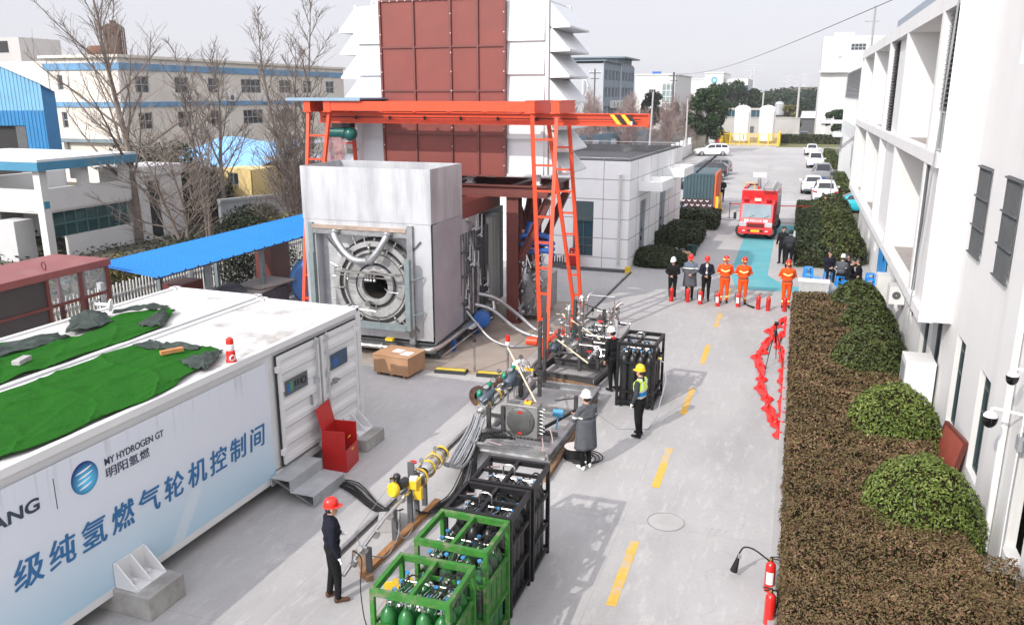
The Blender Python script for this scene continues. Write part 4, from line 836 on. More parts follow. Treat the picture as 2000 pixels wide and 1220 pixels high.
tp = thing('pallet_stack', 'flat stack of pale sheets on dark crates under the canopy', 'stack', (-18.7,25.2,0)); m = MB(); m.bx(-.7, .7, -1.0, 1.0, 0, 1.0, 1); m.box((0,0,1.08), (1.5,2.3,.06), .1); m.box((.2,.3,1.17), (1.3,1.8,.05), -.15); m.build('sheets', [M('card_sheet', (.30,.27,.24), .8, 0, .1, 2), DGREY], tp)
tp = thing('grey_tank', 'dark rounded tank behind the pale sheet stack', 'tank', (-19.0,23.9,0)); m = MB(); m.lathe([(0,-.6),(.6,-.55),(.7,-.4),(.7,.4),(.6,.55),(0,.6)], (0,0,.7), (0,1,0), 18); m.build('shell', DGREY, tp)
# ------------------------------------------------------------------ buildings on the left
gh_ = thing('gatehouse', 'white open topped gatehouse with blue fascia, loggia and teal glazing at left', 'building', (-34.5,30.4,0))
m = MB(); m.bx(-9, -.05, .05, 9.6, 2.35, 2.5); m.bx(-.3, 0, 0, 9.6, 2.45, 3.5); m.bx(-9, -.3, 0, .3, 2.45, 3.5); m.bx(-.25, -.05, 1.2, 5.6, 0, 1.1); m.bx(-8, -3, 5.6, 9.4, 0, 2.3); m.bx(-9, -8.7, 0.3, 9.6, 0, 3.5)
m.build('wall', WHITE, gh_)
for (x, y) in ((0,0),(-.05,2.6),(-.05,5.4),(-3.4,0),(-6.8,0),(-3.2,5.2)):
    m = MB(); m.bx(x-.42, x+.004, y-.004, y+.42, 0 if y == 0 else 3.5, 4.45); m.build('pillar', WHITE, gh_)
m = MB(); m.bx(-.2, .3, -.3, 6.3, 4.45, 4.85); m.bx(-9, -.2, -.3, .1, 4.45, 4.85); m.build('fascia', M('teal_fascia', (.05,.22,.35), .5, 0, .1, 1), gh_)
m = MB(); m.bx(-9, .2, -.2, 6.2, 4.86, 4.98); m.bx(-.15, .25, 6.35, 9.7, 3.6, 4.0); m.build('roof', WHITE, gh_)
m = MB(); m.bx(-2.4, 0.1, 6.0, 9.65, 0, 3.98); m.bx(-2.5, .2, 5.9, 9.8, 3.98, 4.1); m.bx(.1, .13, 6.9, 7.7, .1, 3.3, 1); m.build('stair_block', [M('grey_render', (.62,.61,.60), .8, 0, .06, 1), DARK], gh_)
m = MB(); m.bx(-.2, -.16, .5, 5.5, 1.1, 2.4); m.build('pane', glass('teal_glass', (.02,.06,.065)), gh_)
m = MB()
for k in range(8): m.bx(-.16, -.1, .5+k*.7, .56+k*.7, 1.1, 2.4)
m.bx(-.16, -.09, .5, 5.5, 1.7, 1.78); m.build('window_frame', M('teal_frame', (.05,.13,.13), .5), gh_)
m = MB(); m.bx(-2.6, -1.4, -.6, .5, 0, 2.0); m.build('grey_pier', M('pier_render', (.5,.5,.5), .8, 0, .08, 1), gh_)
m = MB(); m.bx(.002, .02, .05, .36, 2.6, 2.95); m.build('number_plate', M('teal_plate', (.03,.25,.35), .4), gh_)
fa = thing('factory', 'cream three storey factory with blue bands and rooftop tank behind bare trees', 'building', (-57.6,60.6,0))
CREAM = M('cream_render', (.66,.61,.54), .85, 0, .05, .3, .1, 20, col2=(.55,.50,.45), mix=(.5,.75)); BBAND = M('blue_band', (.12,.27,.44), .6, 0, .25, .6)
ys = [(1.7,3.5),(6.9,8.9),(11.8,13.6),(17.2,20.8),(24.3,26.8),(29.3,31.2),(34.5,36.5)]
hol = [(a,b,8.15,9.65) for a, b in ys] + [(a,b,4.85,6.4) for a, b in ys] + [(a,b,1.3,2.9) for a, b in ys[4:]]
m = MB(); wall(m, (0,0,0), (0,1,0), (1,0,0), 39, 11.2, hol, .25); hol2 = [(1.2,1.85,8.4,9.75),(1.2,1.85,5.0,6.45)]
wall(m, (-8.5,0,0), (1,0,0), (0,-1,0), 8.5, 11.2, hol2, .25); m.bx(-30, -8.5, .3, 38, 0, 11.0); m.bx(-8.5, -.3, .3, 38.9, 10.9, 11.0); m.bx(-8.9, .25, -.35, 39.2, 11.2, 11.45); m.build('wall', CREAM, fa)
for h in hol: window(fa, (0,0,0), (0,1,0), (1,0,0), *h, .16, .08, 2 if h[1]-h[0] < 3 else 4, 2)
for h in hol2: window(fa, (-8.5,0,0), (1,0,0), (0,-1,0), *h, .16, .08, 1, 2)
m = MB()
for z0, z1 in ((10.15,10.75),(6.9,7.35)): m.bx(.003, .12, -.12, 39, z0, z1); m.bx(-8.7, .003, -.12, -.003, z0, z1)
m.bx(-8, .3, -.5, -.003, 3.75, 4.05, 1); m.build('band', [BBAND, M('grey_ledge', (.18,.23,.25), .7, 0, .2, 1)], fa)
AC = M('ac_white', (.68,.68,.66), .45, 0, .05, 2)
def ac_unit(parent, p, n, s=1.0, name='air_conditioner'):
    n = Vector(n); m = MB(); u = Vector((-n.y, n.x, 0)); c = Vector(p); d = .34*s
    vs = [c+u*(i*.42*s)+Vector((0,0,j*.31*s))+n*k for k in (.0, d) for i, j in ((-1,-1),(1,-1),(1,1),(-1,1))]
    m.add(vs, [(3,2,1,0),(4,5,6,7),(0,1,5,4),(1,2,6,5),(2,3,7,6),(3,0,4,7)]); m.lathe([(0,.012),(.22*s,.012),(.24*s,0)], c+n*d-u*.1*s, n, 18, 1); m.bar(c-Vector((0,0,.33*s))+u*.35*s, c-Vector((0,0,.33*s))+u*.35*s+n*d, .03, mi=1); return m.build(name, [AC, DGREY], parent)
for y, z in ((8.3,7.72),(15,7.7),(21.3,7.6),(8.5,4.35)): ac_unit(fa, (.1,y,z), (1,0,0), 1.25)
ac_unit(fa, (-7.5,-.1,3.3), (0,-1,0), 1.3)
for x, y in ((-.12,-.06),(-8.3,-.06),(.06,14.8)): m = MB(); m.tube([(x,y,11),(x,y,.2)], .06, 6); m.build('downpipe', WPLAST, fa)
wt = thing('roof_tank', 'tall rusty cylinder tank on the cream factory roof', 'water tank', (-64.0,67.2,11.45))
m = MB(); m.lathe([(.0,0),(1.0,0),(1.0,2.75),(.95,2.9),(.55,3.2),(.3,3.25),(.3,3.5),(0,3.5)], n=24); m.build('shell', RUST, wt)
m = MB(); 
for x in (1.1, 1.35): m.tube([(x,-.2,0),(x,-.2,2.9)], .025, 5)
for k in range(9): m.tube([(1.1,-.2,.3*k+.2),(1.35,-.2,.3*k+.2)], .018, 4)
m.tube([(-.4,-.9,3.1),(.4,-.9,3.15)], .02, 5); m.build('ladder', DSTEEL, wt)
wt2 = thing('roof_barrel', 'small rusty barrel lying beside the tall roof tank', 'barrel', (-66.0,66.8,11.45)); m = MB(); m.lathe([(0,-.75),(.5,-.72),(.58,-.55),(.6,.5),(.5,.72),(0,.75)], (0,0,.62), (1,.2,0), 18); m.build('shell', M('rust_brown_barrel', (.15,.07,.04), .85, .1, .3, 4, .2, 40), wt2)
rh = thing('roof_hut', 'grey stair hut far behind the factory roof at left edge', 'hut', (-92,80,0)); m = MB(); m.bx(-4, 3.4, -2, 4, 0, 14.6); m.bx(-.2, 1.6, -2.06, -2.0, 12.9, 14.2, 1); m.build('wall', [M('dull_render', (.42,.41,.4), .8, 0, .06, 1), DARK], rh)
bs = thing('blue_shed', 'blue corrugated workshop with a dark doorway at the left edge', 'shed', (-50.9,46.05,0), R(14))
def corr(m, y, x0, x1, z0f, z1f, pitch, mi):
    n_ = int((x1-x0)/pitch)
    for k in range(n_):
        a = x0+(x1-x0)*k/n_; b = x0+(x1-x0)*(k+1)/n_; yy = y-(.03 if k % 2 else 0)
        m.add([(a,yy,z0f(a)),(b,yy,z0f(b)),(b,yy,z1f(b)),(a,yy,z1f(a))], [(0,1,2,3)], mi); m.add([(b,y,z0f(b)),(b,y-.03,z0f(b)),(b,y-.03,z1f(b)),(b,y,z1f(b))], [(0,1,2,3)], mi)
rz_f = lambda x: 8.75 - .42*x
m = MB(); corr(m, 0, -9, 0, lambda x: 6.9, rz_f, .14, 0); corr(m, 0, -1.55, 0, lambda x: 0, lambda x: 6.9, .14, 1); corr(m, 0, -9, -1.55, lambda x: 5.85, lambda x: 6.9, .14, 1)
m.bx(-9, -.02, .3, 1.4, 0, 6.2, 2); m.add([(.0,0,0),(0,1.5,0),(0,1.5,8.2),(0,0,8.7)], [(0,1,2,3)], 1)
m.build('wall', [M('pale_blue_sheet', (.16,.38,.55), .5, .1, .08, 1), M('strong_blue_sheet', (.02,.19,.42), .45, .1, .12, 1), DARK], bs)
m = MB(); m.bx(-2.35, -1.6, .02, .06, 0, 5.8); m.build('door', DGREY, bs)
m = MB(); m.add([(-9.2,-.2,rz_f(-9.2)+.03),(.25,-.2,rz_f(.25)+.03),(.25,1.7,rz_f(.25)-.5),(-9.2,1.7,rz_f(-9.2)-.5)], [(0,1,2,3)]); m.build('roof', BLUES, bs)
yh = thing('yellow_cabin', 'ochre yellow cabin with a small dark window under the blue tarpaulin roof', 'cabin', (-35.9,45.6,0), R(-8))
m = MB(); wall(m, (-.3,0,0), (1,0,0), (0,-1,0), 2.9, 3.35, [(.9,1.8,2.25,3.05)], .1); m.bx(-.3, 2.6, .12, 3, 0, 3.3); m.build('wall', M('ochre_render', (.66,.50,.22), .8, 0, .06, 1), yh); window(yh, (-.3,0,0), (1,0,0), (0,-1,0), .9, 1.8, 2.25, 3.05, .06, .06, 2, 1)
m = MB(); m.bx(-6, -.32, .3, 3, 0, 3.2); m.build('lean_to', M('brown_boards', (.16,.12,.09), .8, 0, .2, 1), yh)
ts = thing('tarpaulin_shed', 'low shed roofed with a pale blue tarpaulin and long metal gutters', 'shed', (-37,48.2,0), R(-8))
m = MB(); m.bx(-5, 11, 1.5, 6, 0, 3.4); m.build('wall', M('dull_brown', (.13,.115,.10), .85, 0, .2, 1), ts)  # wall in a mottled dull brown
m = MB(); m.grid(lambda u, v: (-6+u*8.5, -.6+v*5.5, 3.35+1.5*v+.12*sin(9*u+3*v)*sin(5*v)-.25*u), 26, 12); m.build('tarpaulin', M('pale_blue_tarp', (.18,.40,.68), .45, 0, .12, 1.2, .4, 5), ts)
m = MB(); m.bx(2.5, 12, .5, 6.2, 3.7, 3.85); m.bx(-2, 14, 5.2, 7, 4.6, 4.7); m.build('roof', M('grey_roof_sheet', (.34,.36,.39), .5, .3, .1, 1), ts)
lw_ = thing('boundary_wall', 'low grey rendered wall running behind the bare trees', 'wall', (-31.5,41,0), R(-24)); m = MB(); m.bx(-.15, .15, -1, 20, 0, 1.9); m.bx(-.22, .22, -1, 20, 1.9, 2.05); m.build('wall', GREY, lw_)
# ------------------------------------------------------------------ hedges, shrubs and trees
RG = np.random.RandomState(11)
HEDGE = leaf_mat('reddish_hedge_leaf', [(.040,.036,.015),(.100,.056,.030),(.112,.098,.036),(.175,.090,.055),(.25,.19,.095)], .55, .9)
HEDGEG = leaf_mat('dark_hedge_leaf', [(.010,.016,.006),(.022,.034,.011),(.035,.05,.016),(.05,.062,.024)], .5, .8)
SHRUB = leaf_mat('green_shrub_leaf', [(.022,.036,.006),(.068,.105,.018),(.13,.17,.034),(.24,.27,.08)], .42, 2.0)
SHRUBD = leaf_mat('deep_green_shrub_leaf', [(.016,.026,.008),(.038,.056,.013),(.068,.088,.024),(.12,.135,.048)], .45, 2.0)
WOODM = M('bark', (.13,.105,.085), .9, 0, .25, 6, .3, 40)
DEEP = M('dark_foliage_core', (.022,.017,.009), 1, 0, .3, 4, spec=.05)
def fbm(x, y, s): return (np.sin(x*2.1*s+1.3*np.sin(y*1.7*s))+np.sin(y*2.7*s+1.1*np.sin(x*2.3*s))+.5*np.sin(x*6.1*s+y*4.3*s))/2.5
def hedge(name, label, x0, x1, y0, y1, h, mat, leaf, top_extra=None, sides=True, cov=2.0, grp=None, hole=None):
    """clipped hedge: a twiggy core and leaves over the top and the sides"""
    t = thing(name, label, 'hedge', ((x0+x1)/2, (y0+y1)/2, 0), 0, grp); ox, oy = (x0+x1)/2, (y0+y1)/2
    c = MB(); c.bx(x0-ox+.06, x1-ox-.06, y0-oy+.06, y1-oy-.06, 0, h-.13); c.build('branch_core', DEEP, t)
    P_, N_, S_ = [], [], []
    def lay(n, fn):
        P, N = fn(n); P_.append(P); N_.append(N); S_.append(np.full(len(P), leaf) if not callable(leaf) else leaf(P[:,1]))
    dens = lambda y: cov/(2*(leaf if not callable(leaf) else leaf(np.array([y]))[0])**2*.9)
    ny = max(1, int((y1-y0)/2)); ys_ = np.linspace(y0, y1, ny+1)
    for a, b in zip(ys_, ys_[1:]):
        d = dens((a+b)/2); n = int((x1-x0)*(b-a)*d)
        def top(n):
            x = RG.uniform(x0, x1, n); y = RG.uniform(a, b, n); z = h + .045*fbm(x, y, 2.5) + .04*fbm(x, y, .9) + RG.normal(0, .022, n)
            e = np.minimum(np.minimum(x-x0, x1-x), np.minimum(y-y0, y1-y)); z -= .07*np.exp(-e/.05)
            if top_extra is not None: z += top_extra(x, y)
            N = np.tile([0,0,1.], (n,1)); N[:,0] += RG.normal(0,.4,n); N[:,1] += RG.normal(0,.4,n); return np.stack([x,y,z],1), N
        lay(n, top)
        if sides:
            for xs, s in ((x0,-1),(x1,1)):
                if s == 1 and sides == 'left': continue
                def sd(n):
                    y = RG.uniform(a, b, n); z = RG.uniform(.03, h, n); return np.stack([xs+s*(.0+.04*fbm(y, z, 2.2)+RG.normal(0,.025,n)), y, z],1), np.tile([s,0,.35], (n,1))
                lay(int((b-a)*h*d*.9), sd)
    if sides:
        for yy, s in ((y0,-1),(y1,1)):
            def en(n):
                x = RG.uniform(x0, x1, n); z = RG.uniform(.03, h, n); return np.stack([x, yy+s*(.04*fbm(x, z, 2.2)+RG.normal(0,.025,n)), z],1), np.tile([0,s,.35], (n,1))
            lay(int((x1-x0)*h*dens(yy)*.9), en)
    P = np.concatenate(P_); N = np.concatenate(N_); S = np.concatenate(S_)
    if hole is not None: k = hole(P[:,0], P[:,1]); P, N, S = P[k], N[k], S[k]
    P = P - np.array([ox, oy, 0]); quads('leaves', leaf_quads(P, N, S, .42, .45, RG), mat, t); return t
balls = [(2.62,14.95,1.06,1.80),(2.55,19.0,1.05,1.78),(2.42,23.6,1.12,1.85),(2.62,27.5,.95,1.72),(2.5,30.9,.98,1.62)]
lf = lambda y: .028*np.clip(y/11, .8, 9)**.75
hedge('long_hedge', 'long clipped reddish brown hedge along the right side of the yard', .36, 3.25, 6.0, 31.75, .88, HEDGE, lf, lambda x, y: .30*np.exp(-((x-3.1)/.7)**2-((y-11.6)/1.6)**2)+.14*np.exp(-((x-2.3)/.9)**2-((y-9.5)/1.5)**2), 'left', 2.9)
hedge('loose_shrub', 'loose leggy bush rising at the wall end of the long reddish hedge', 3.0, 3.7, 8.6, 13.0, 1.05, HEDGE, lf, lambda x, y: .12*np.sin(5*y), True, 2.6)
hedge('square_hedge', 'clipped dark hedge block beside the round shrubs beyond the sitting people', .38, 1.75, 41.0, 60.5, .92, HEDGEG, .10, None, True, 2.4)
hedge('planter_hedge', 'broad dark hedge block in front of the control house doors', -6.95, -4.62, 43.2, 48.3, .95, HEDGEG, .10, None, True, 2.4)
hedge('planter_hedge', 'farther dark hedge block beside the chevron gate', -6.75, -4.25, 50.9, 53.9, .95, HEDGEG, .11, None, True, 2.4)
hedge('boundary_hedge', 'long dark hedge strip behind the lawn at the far end', -2.9, 7.2, 148.4, 150.0, 1.45, HEDGEG, .28, None, True, 2.4)
hedge('boundary_hedge', 'short dark hedge behind the broadleaf tree left of the white tanks', -14.0, -10.9, 146, 148.0, 1.6, HEDGEG, .28, None, True, 2.4)
hedge('wall_hedge', 'small square hedge against the louvred wing, nearer of two', 3.45, 4.6, 70, 84, .95, SHRUBD, .16, None, True, 2.2)
hedge('wall_hedge', 'small square hedge against the louvred wing, farther of two', 3.5, 4.7, 99, 120, .95, SHRUBD, .18, None, True, 2.2)
def dome(name, label, x, y, r, ztop, mat, leaf, n, z0=.35, sq=1.0):
    t = thing(name, label, 'shrub', (x, y, 0)); h = ztop - z0
    def surf(dirs):
        p = np.empty_like(dirs); bump = 1 + .035*fbm(dirs[:,0]*2, dirs[:,1]*2+dirs[:,2]*2, 2.0) + RG.normal(0, .02, len(dirs))
        k = np.where(dirs[:,2] >= 0, 1, .75); p[:,0] = dirs[:,0]*r*bump; p[:,1] = dirs[:,1]*r*bump; p[:,2] = z0 + dirs[:,2]*h*bump*k*.98; return p
    d = RG.normal(0, 1, (n, 3)); d /= np.linalg.norm(d, axis=1)[:,None]; d = d[d[:,2] > -.62]
    p = surf(d); nn = d.copy(); nn[:,2] += .25
    ok = p[:,2] > .02; quads('leaves', leaf_quads(p[ok], nn[ok], np.full(ok.sum(), leaf), .45, .55, RG), mat, t)
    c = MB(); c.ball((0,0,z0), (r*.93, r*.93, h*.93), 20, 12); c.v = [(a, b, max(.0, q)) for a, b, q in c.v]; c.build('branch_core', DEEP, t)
    s = MB()
    for k in range(7):
        a = -2.2+.35*k; s.tube([(0,0,.05),(.4*r*cos(a),.4*r*sin(a),.25),(.97*r*cos(a),.97*r*sin(a),.42+.1*(k % 2))], .02, 5)
    s.build('stem', WOODM, t)
labs = ['nearest and roundest clipped green shrub by the white wall', 'clipped green ball shrub second from the viewer, in front of the leaning red panel', 'wide clipped green shrub beside the big air conditioner box',
        'darker green shrub in the middle of the hedge row below the overhang', 'rounded shrub just before the blue stools by the white cabinet']
for (x, y, r, z), lab, n in zip(balls, labs, (17000, 14000, 11000, 7000, 6000)):
    dome('ball_shrub', lab, x, y, r, z, SHRUB if y < 20 else SHRUBD, .036*max(1, y/17), n)
for (x, y, r, z), lab in zip([(2.5,42.8,1.15,1.75),(2.55,46.3,1.05,1.7),(2.6,49.9,1.05,1.75),(2.6,53.4,1.05,1.7),(2.5,57.4,1.25,1.8)],
        ['clipped dome shrub right behind the seated people', 'second dome shrub behind the seated people', 'middle dome shrub of the five beyond the seated people', 'fourth dome shrub beyond the seated people', 'farthest dome shrub, next to the turquoise car']):
    dome('dome_shrub', lab, x, y, r, z, SHRUBD, .08, 3400)
dome('planter_bush', 'loose dark bush at the house corner behind the helmeted row', -5.95, 39.6, 1.35, .9, HEDGEG, .075, 3400, .25)
def bare_tree(name, label, loc, H, r0, seed, nb=30, ang=(28,55), tops=1, low=.16, wid=.42, grp=None, mat=None, dens=1.0, cat='bare tree', lean=0):
    rr = random.Random(seed); t = thing(name, label, cat, loc, rr.uniform(0, 6), grp); tk = MB(); br = MB(); tw = []
    def wob(p, d, L, n, up, r_a, r_b, jit):
        pts = [Vector(p)]; dd = Vector(d).normalized()
        for k in range(n):
            dd = (dd + Vector((rr.gauss(0,jit), rr.gauss(0,jit), rr.gauss(0,jit)*.6)) + Vector((0,0,up))).normalized(); pts.append(pts[-1]+dd*(L/n))
        return pts, [r_a+(r_b-r_a)*k/n for k in range(n+1)]
    leaders = []
    for q in range(tops):
        a = 2*pi*q/tops + rr.random(); tilt = 0 if tops == 1 else rr.uniform(.05, .2)
        pts, rad = wob((rr.uniform(-.15,.15)*(tops > 1), rr.uniform(-.15,.15)*(tops > 1), 0), (sin(tilt)*cos(a)+lean, sin(tilt)*sin(a), cos(tilt)), H*(1-.12*q), 14, .05, r0/(tops**.4), .012, .045)
        tk.tube(pts, rad, 7); leaders.append((pts, rad, H*(1-.12*q)))
    for pts, rad, HH_ in leaders:
        for b in range(int(nb/tops**.5)):
            u = low + (1-low)*(b+.5)/int(nb/tops**.5); f = u*14; i = min(13, int(f)); p = pts[i].lerp(pts[i+1], f-i)
            a = b*2.4 + rr.uniform(-.5,.5); th = R(rr.uniform(*ang)); L = HH_*wid*(1-u)**.75*rr.uniform(.75,1.15)+.5
            d = (sin(th)*cos(a), sin(th)*sin(a), cos(th)); rl = max(.024, rad[i]*.42)
            bp, brd = wob(p, d, L, 7, .06, rl, .016, .07); br.tube(bp, brd, 5, cap=False)
            for k in range(int((4+L*2.6)*dens)):
                g = rr.uniform(.12, 1)*7; j = min(6, int(g)); q = bp[j].lerp(bp[j+1], g-j); dd = (bp[j+1]-bp[j]).normalized()
                a2 = rr.uniform(0, 6.3); side = Vector((cos(a2), sin(a2), rr.uniform(-.2,.6))); L2 = rr.uniform(.5, 1.3)*(.5+.25*L)*(1.25-g/9)
                tp, trd = wob(q, dd*.8+side*.75, L2, 3, .06,   .015, .008, .10); tw.append((tp, trd[0], trd[-1]))
                for _ in range(rr.choice((1,2,3))):
                    g2 = rr.uniform(.2, 1)*3; j2 = min(2, int(g2)); q2 = tp[j2].lerp(tp[j2+1], g2-j2); a3 = rr.uniform(0, 6.3)
                    d2 = (tp[j2+1]-tp[j2]).normalized()*.8+Vector((cos(a3), sin(a3), rr.uniform(-.2,.7)))*.8
                    tw.append(([q2, q2+d2.normalized()*L2*rr.uniform(.35,.75)], .009, .006))
    tk.build('trunk', mat or WOODM, t); br.build('crown', mat or WOODM, t)
    Q = []
    for tp, ra, rb in tw:
        for k in range(len(tp)-1):
            a, b = tp[k], tp[k+1]; d = (b-a).normalized(); s1 = d.cross(Vector((.3,.5,.8))).normalized(); s2 = d.cross(s1); r1 = ra+(rb-ra)*k/max(1,len(tp)-1); r2 = ra+(rb-ra)*(k+1)/max(1,len(tp)-1)
            off = [s1, -s1*.5+s2*.87, -s1*.5-s2*.87]
            for m_ in range(3): o1, o2 = off[m_], off[(m_+1) % 3]; Q.append((a+o1*r1, a+o2*r1, b+o2*r2, b+o1*r2))
    quads('twigs', np.array([[tuple(v) for v in q] for q in Q]), mat or WOODM, t); return t
TWIG = M('grey_brown_twig', (.15,.12,.10), .9, 0, .2, 3)
bare_tree('bare_tree', 'tall bare tree before the cream factory corner and rooftop tank', (-34.4,36.2,0), 15.2, .25, 5, 30, (30,56), 1, .18, .50, None, TWIG)
bare_tree('bare_tree', 'slender bare tree with two stems in front of the dark evergreen bush', (-31.0,37.6,0), 10.5, .13, 9, 22, (22,48), 2, .12, .36, None, TWIG)
bare_tree('bare_tree', 'bare tree in front of the ochre cabin', (-32.7,41.6,0), 10.6, .16, 13, 22, (28,52), 1, .22, .44, None, TWIG)
bare_tree('bare_tree', 'tall many stemmed bare tree left of the gantry crane', (-25.6,38.8,0), 13.8, .20, 21, 38, (18,40), 3, .08, .30, None, TWIG, 1.2)
bare_tree('bare_tree', 'low spreading bare tree beside the gatehouse stair block', (-28.6,33.0,0), 6.8, .15, 33, 26, (45,85), 2, .06, .62, None, TWIG, 1.1)
bare_tree('bare_tree', 'bare tree at the left edge before the gatehouse', (-33.8,25.6,0), 7.6, .14, 41, 22, (30,60), 1, .2, .5, None, TWIG)
bare_tree('bare_tree', 'twiggy bare thicket tree behind the canopy end next to the turbine', (-24.2,36.0,0), 7.4, .12, 45, 36, (25,60), 3, .05, .42, None, TWIG, 1.3)
def bush(name, label, loc, rad, mat, n, leaf, cat='bush', clumps=9, asp=.4):
    t = thing(name, label, cat, loc); P_ = []; N_ = []
    for k in range(clumps):
        c = np.array([RG.uniform(-.6,.6)*rad[0], RG.uniform(-.6,.6)*rad[1], RG.uniform(.3,1.0)*rad[2]]); rr = RG.uniform(.38,.58)*np.array([rad[0],rad[1],rad[2]*.7])
        d = RG.normal(0,1,(n//clumps,3)); d /= np.linalg.norm(d,axis=1)[:,None]; P_.append(c+d*rr*RG.uniform(.6,1.05,(len(d),1))); N_.append(d)
    P = np.concatenate(P_); N = np.concatenate(N_); ok = P[:,2] > .05; quads('leaves', leaf_quads(P[ok], N[ok], np.full(ok.sum(), leaf), asp, .7, RG), mat, t)
    s = MB()
    for k in range(5): s.tube([(0,0,0),(rad[0]*.25*cos(k*1.3),rad[1]*.25*sin(k*1.3),rad[2]*.5),(rad[0]*.5*cos(k*1.3),rad[1]*.5*sin(k*1.3),rad[2]*.9)], [.05,.03,.01], 5)
    s.build('stem', WOODM, t); return t
EVER = leaf_mat('evergreen_leaf', [(.008,.013,.006),(.016,.026,.010),(.028,.038,.016),(.05,.048,.025)], .6, .5)
YGRN = leaf_mat('yellow_green_leaf', [(.02,.022,.008),(.06,.06,.018),(.12,.105,.03),(.19,.16,.05)], .6, 1.0)
bush('evergreen_bush', 'big dark evergreen bush before the cream factory', (-37.5,43.0,0), (4.0,3.0,3.9), EVER, 15000, .15, 'bush', 14)
bush('yellow_hedge_bush', 'low yellow green bush behind the blue canopy near end', (-25.2,25.6,0), (1.7,1.5,1.5), YGRN, 3600, .10)
bush('evergreen_bush', 'dark tangled bush behind the canopy under the bare trees', (-24.6,29.4,0), (1.8,2.4,1.7), EVER, 5600, .11)
bush('yellow_hedge_bush', 'yellow green bush behind the canopy beside the turbine', (-23.8,33.4,0), (1.5,1.8,2.0), YGRN, 2400, .10)
bush('ivy_bush', 'ivy like dark plants over the pickets below the canopy', (-21.4,28.8,0), (.8,2.6,1.9), EVER, 2600, .09)
bush('evergreen_bush', 'dark bush between the gatehouse and the ochre cabin', (-27.0,36.5,0), (2.4,2.6,1.8), EVER, 5200, .11)
ug = []
n = 9000; x = RG.uniform(-46,-21.8,n); y = RG.uniform(19,56,n); P = np.stack([x,y,RG.uniform(.02,.3,n)],1)
tag(quads('ground_cover', leaf_quads(P, np.tile([0,0,1.],(n,1)), np.full(n,.14), .4, .8, RG), EVER), kind='stuff')
BROADL = leaf_mat('broadleaf', [(.007,.014,.005),(.014,.03,.008),(.026,.048,.013),(.045,.066,.02)], .5, .35)
def leafy(name, label, loc, H, rw, mat, n, leaf, seed, grp=None, trunk_h=.3, clumps=22, whitewash=False):
    rg = np.random.RandomState(seed); t = thing(name, label, 'tree', loc, 0, grp); P_=[]; N_=[]
    cz0 = H*trunk_h
    for k in range(clumps):
        a = rg.uniform(0,6.28); u = rg.uniform(0,1); z = cz0+(H-cz0)*(.12+.8*u); rad = rw*math.sqrt(max(.05, 1-((u-.42)/.72)**2))*rg.uniform(.35,.75); c = np.array([rad*cos(a), rad*sin(a), z])
        r = rw*rg.uniform(.30,.48); d = rg.normal(0,1,(n//clumps,3)); d /= np.linalg.norm(d,axis=1)[:,None]; P_.append(c+d*r*rg.uniform(.55,1.05,(len(d),1))*np.array([1,1,.85])); N_.append(d)
    P = np.concatenate(P_); N = np.concatenate(N_); quads('crown', leaf_quads(P, N, np.full(len(P), leaf), .5, .7, rg), mat, t)
    tk = MB(); tk.tube([(0,0,0),(.1,.05,H*.25),(.0,.1,H*.5),(0,0,H*.8)], [rw*.07,rw*.06,rw*.045,.03], 8)
    for k in range(6): a = k*1.1; tk.tube([(0,0,H*(.22+.06*k)),(rw*.3*cos(a),rw*.3*sin(a),H*(.4+.06*k)),(rw*.6*cos(a),rw*.6*sin(a),H*(.5+.07*k))], [rw*.035,rw*.025,.02], 5)
    tk.build('trunk', WOODM, t)
    if whitewash: w_ = MB(); w_.cyl((0,0,0), (.05,.03,H*.12), rw*.085, rw*.08, 10); w_.build('whitewash', WPLAST, t)
    return t
leafy('broadleaf_tree', 'dense dark broadleaf tree on the lawn left of the white tanks', (-12.2,120.8,0), 9.1, 2.75, BROADL, 9000, .26, 4, None, .22, 30, True)
# ------------------------------------------------------------------ gas cylinder racks
def smooth(pts, n=5):
    P2 = [Vector(q) for q in pts]; o = []
    for i in range(len(P2)-1):
        for k in range(n):
            t = k/n; p0, p1, p2, p3 = P2[max(i-1,0)], P2[i], P2[i+1], P2[min(i+2,len(P2)-1)]
            o.append(.5*((2*p1)+(-p0+p2)*t+(2*p0-5*p1+4*p2-p3)*t*t+(-p0+3*p1-3*p2+p3)*t**3))
    return o+[P2[-1]]
def make_cyl(label, body, grp, hand):
    t = thing('gas_cylinder', label, 'gas cylinder', (0,0,0), 0, grp)
    b = MB(); b.lathe([(0,0),(.108,0),(.112,.02),(.112,1.16),(.105,1.22),(.085,1.28),(.055,1.325),(.034,1.345),(.034,1.38),(0,1.38)], n=16); b.build('body', body, t)
    v = MB(); v.lathe([(.02,1.38),(.022,1.44),(.016,1.46)], n=8); v.cyl((0,0,1.425), (.07,0,1.425), .012, n=6); vo = v.build('valve', BRASS if hand == 'b' else CHROME, t)
    h = MB(); h.lathe([(.012,1.46),(.034,1.465),(.036,1.48),(.03,1.492),(.0,1.494)], n=10); h.build('handwheel', M('blue_handwheel', (.05,.28,.55), .4, 0, .1, 4), vo); return t
cyl_g = None
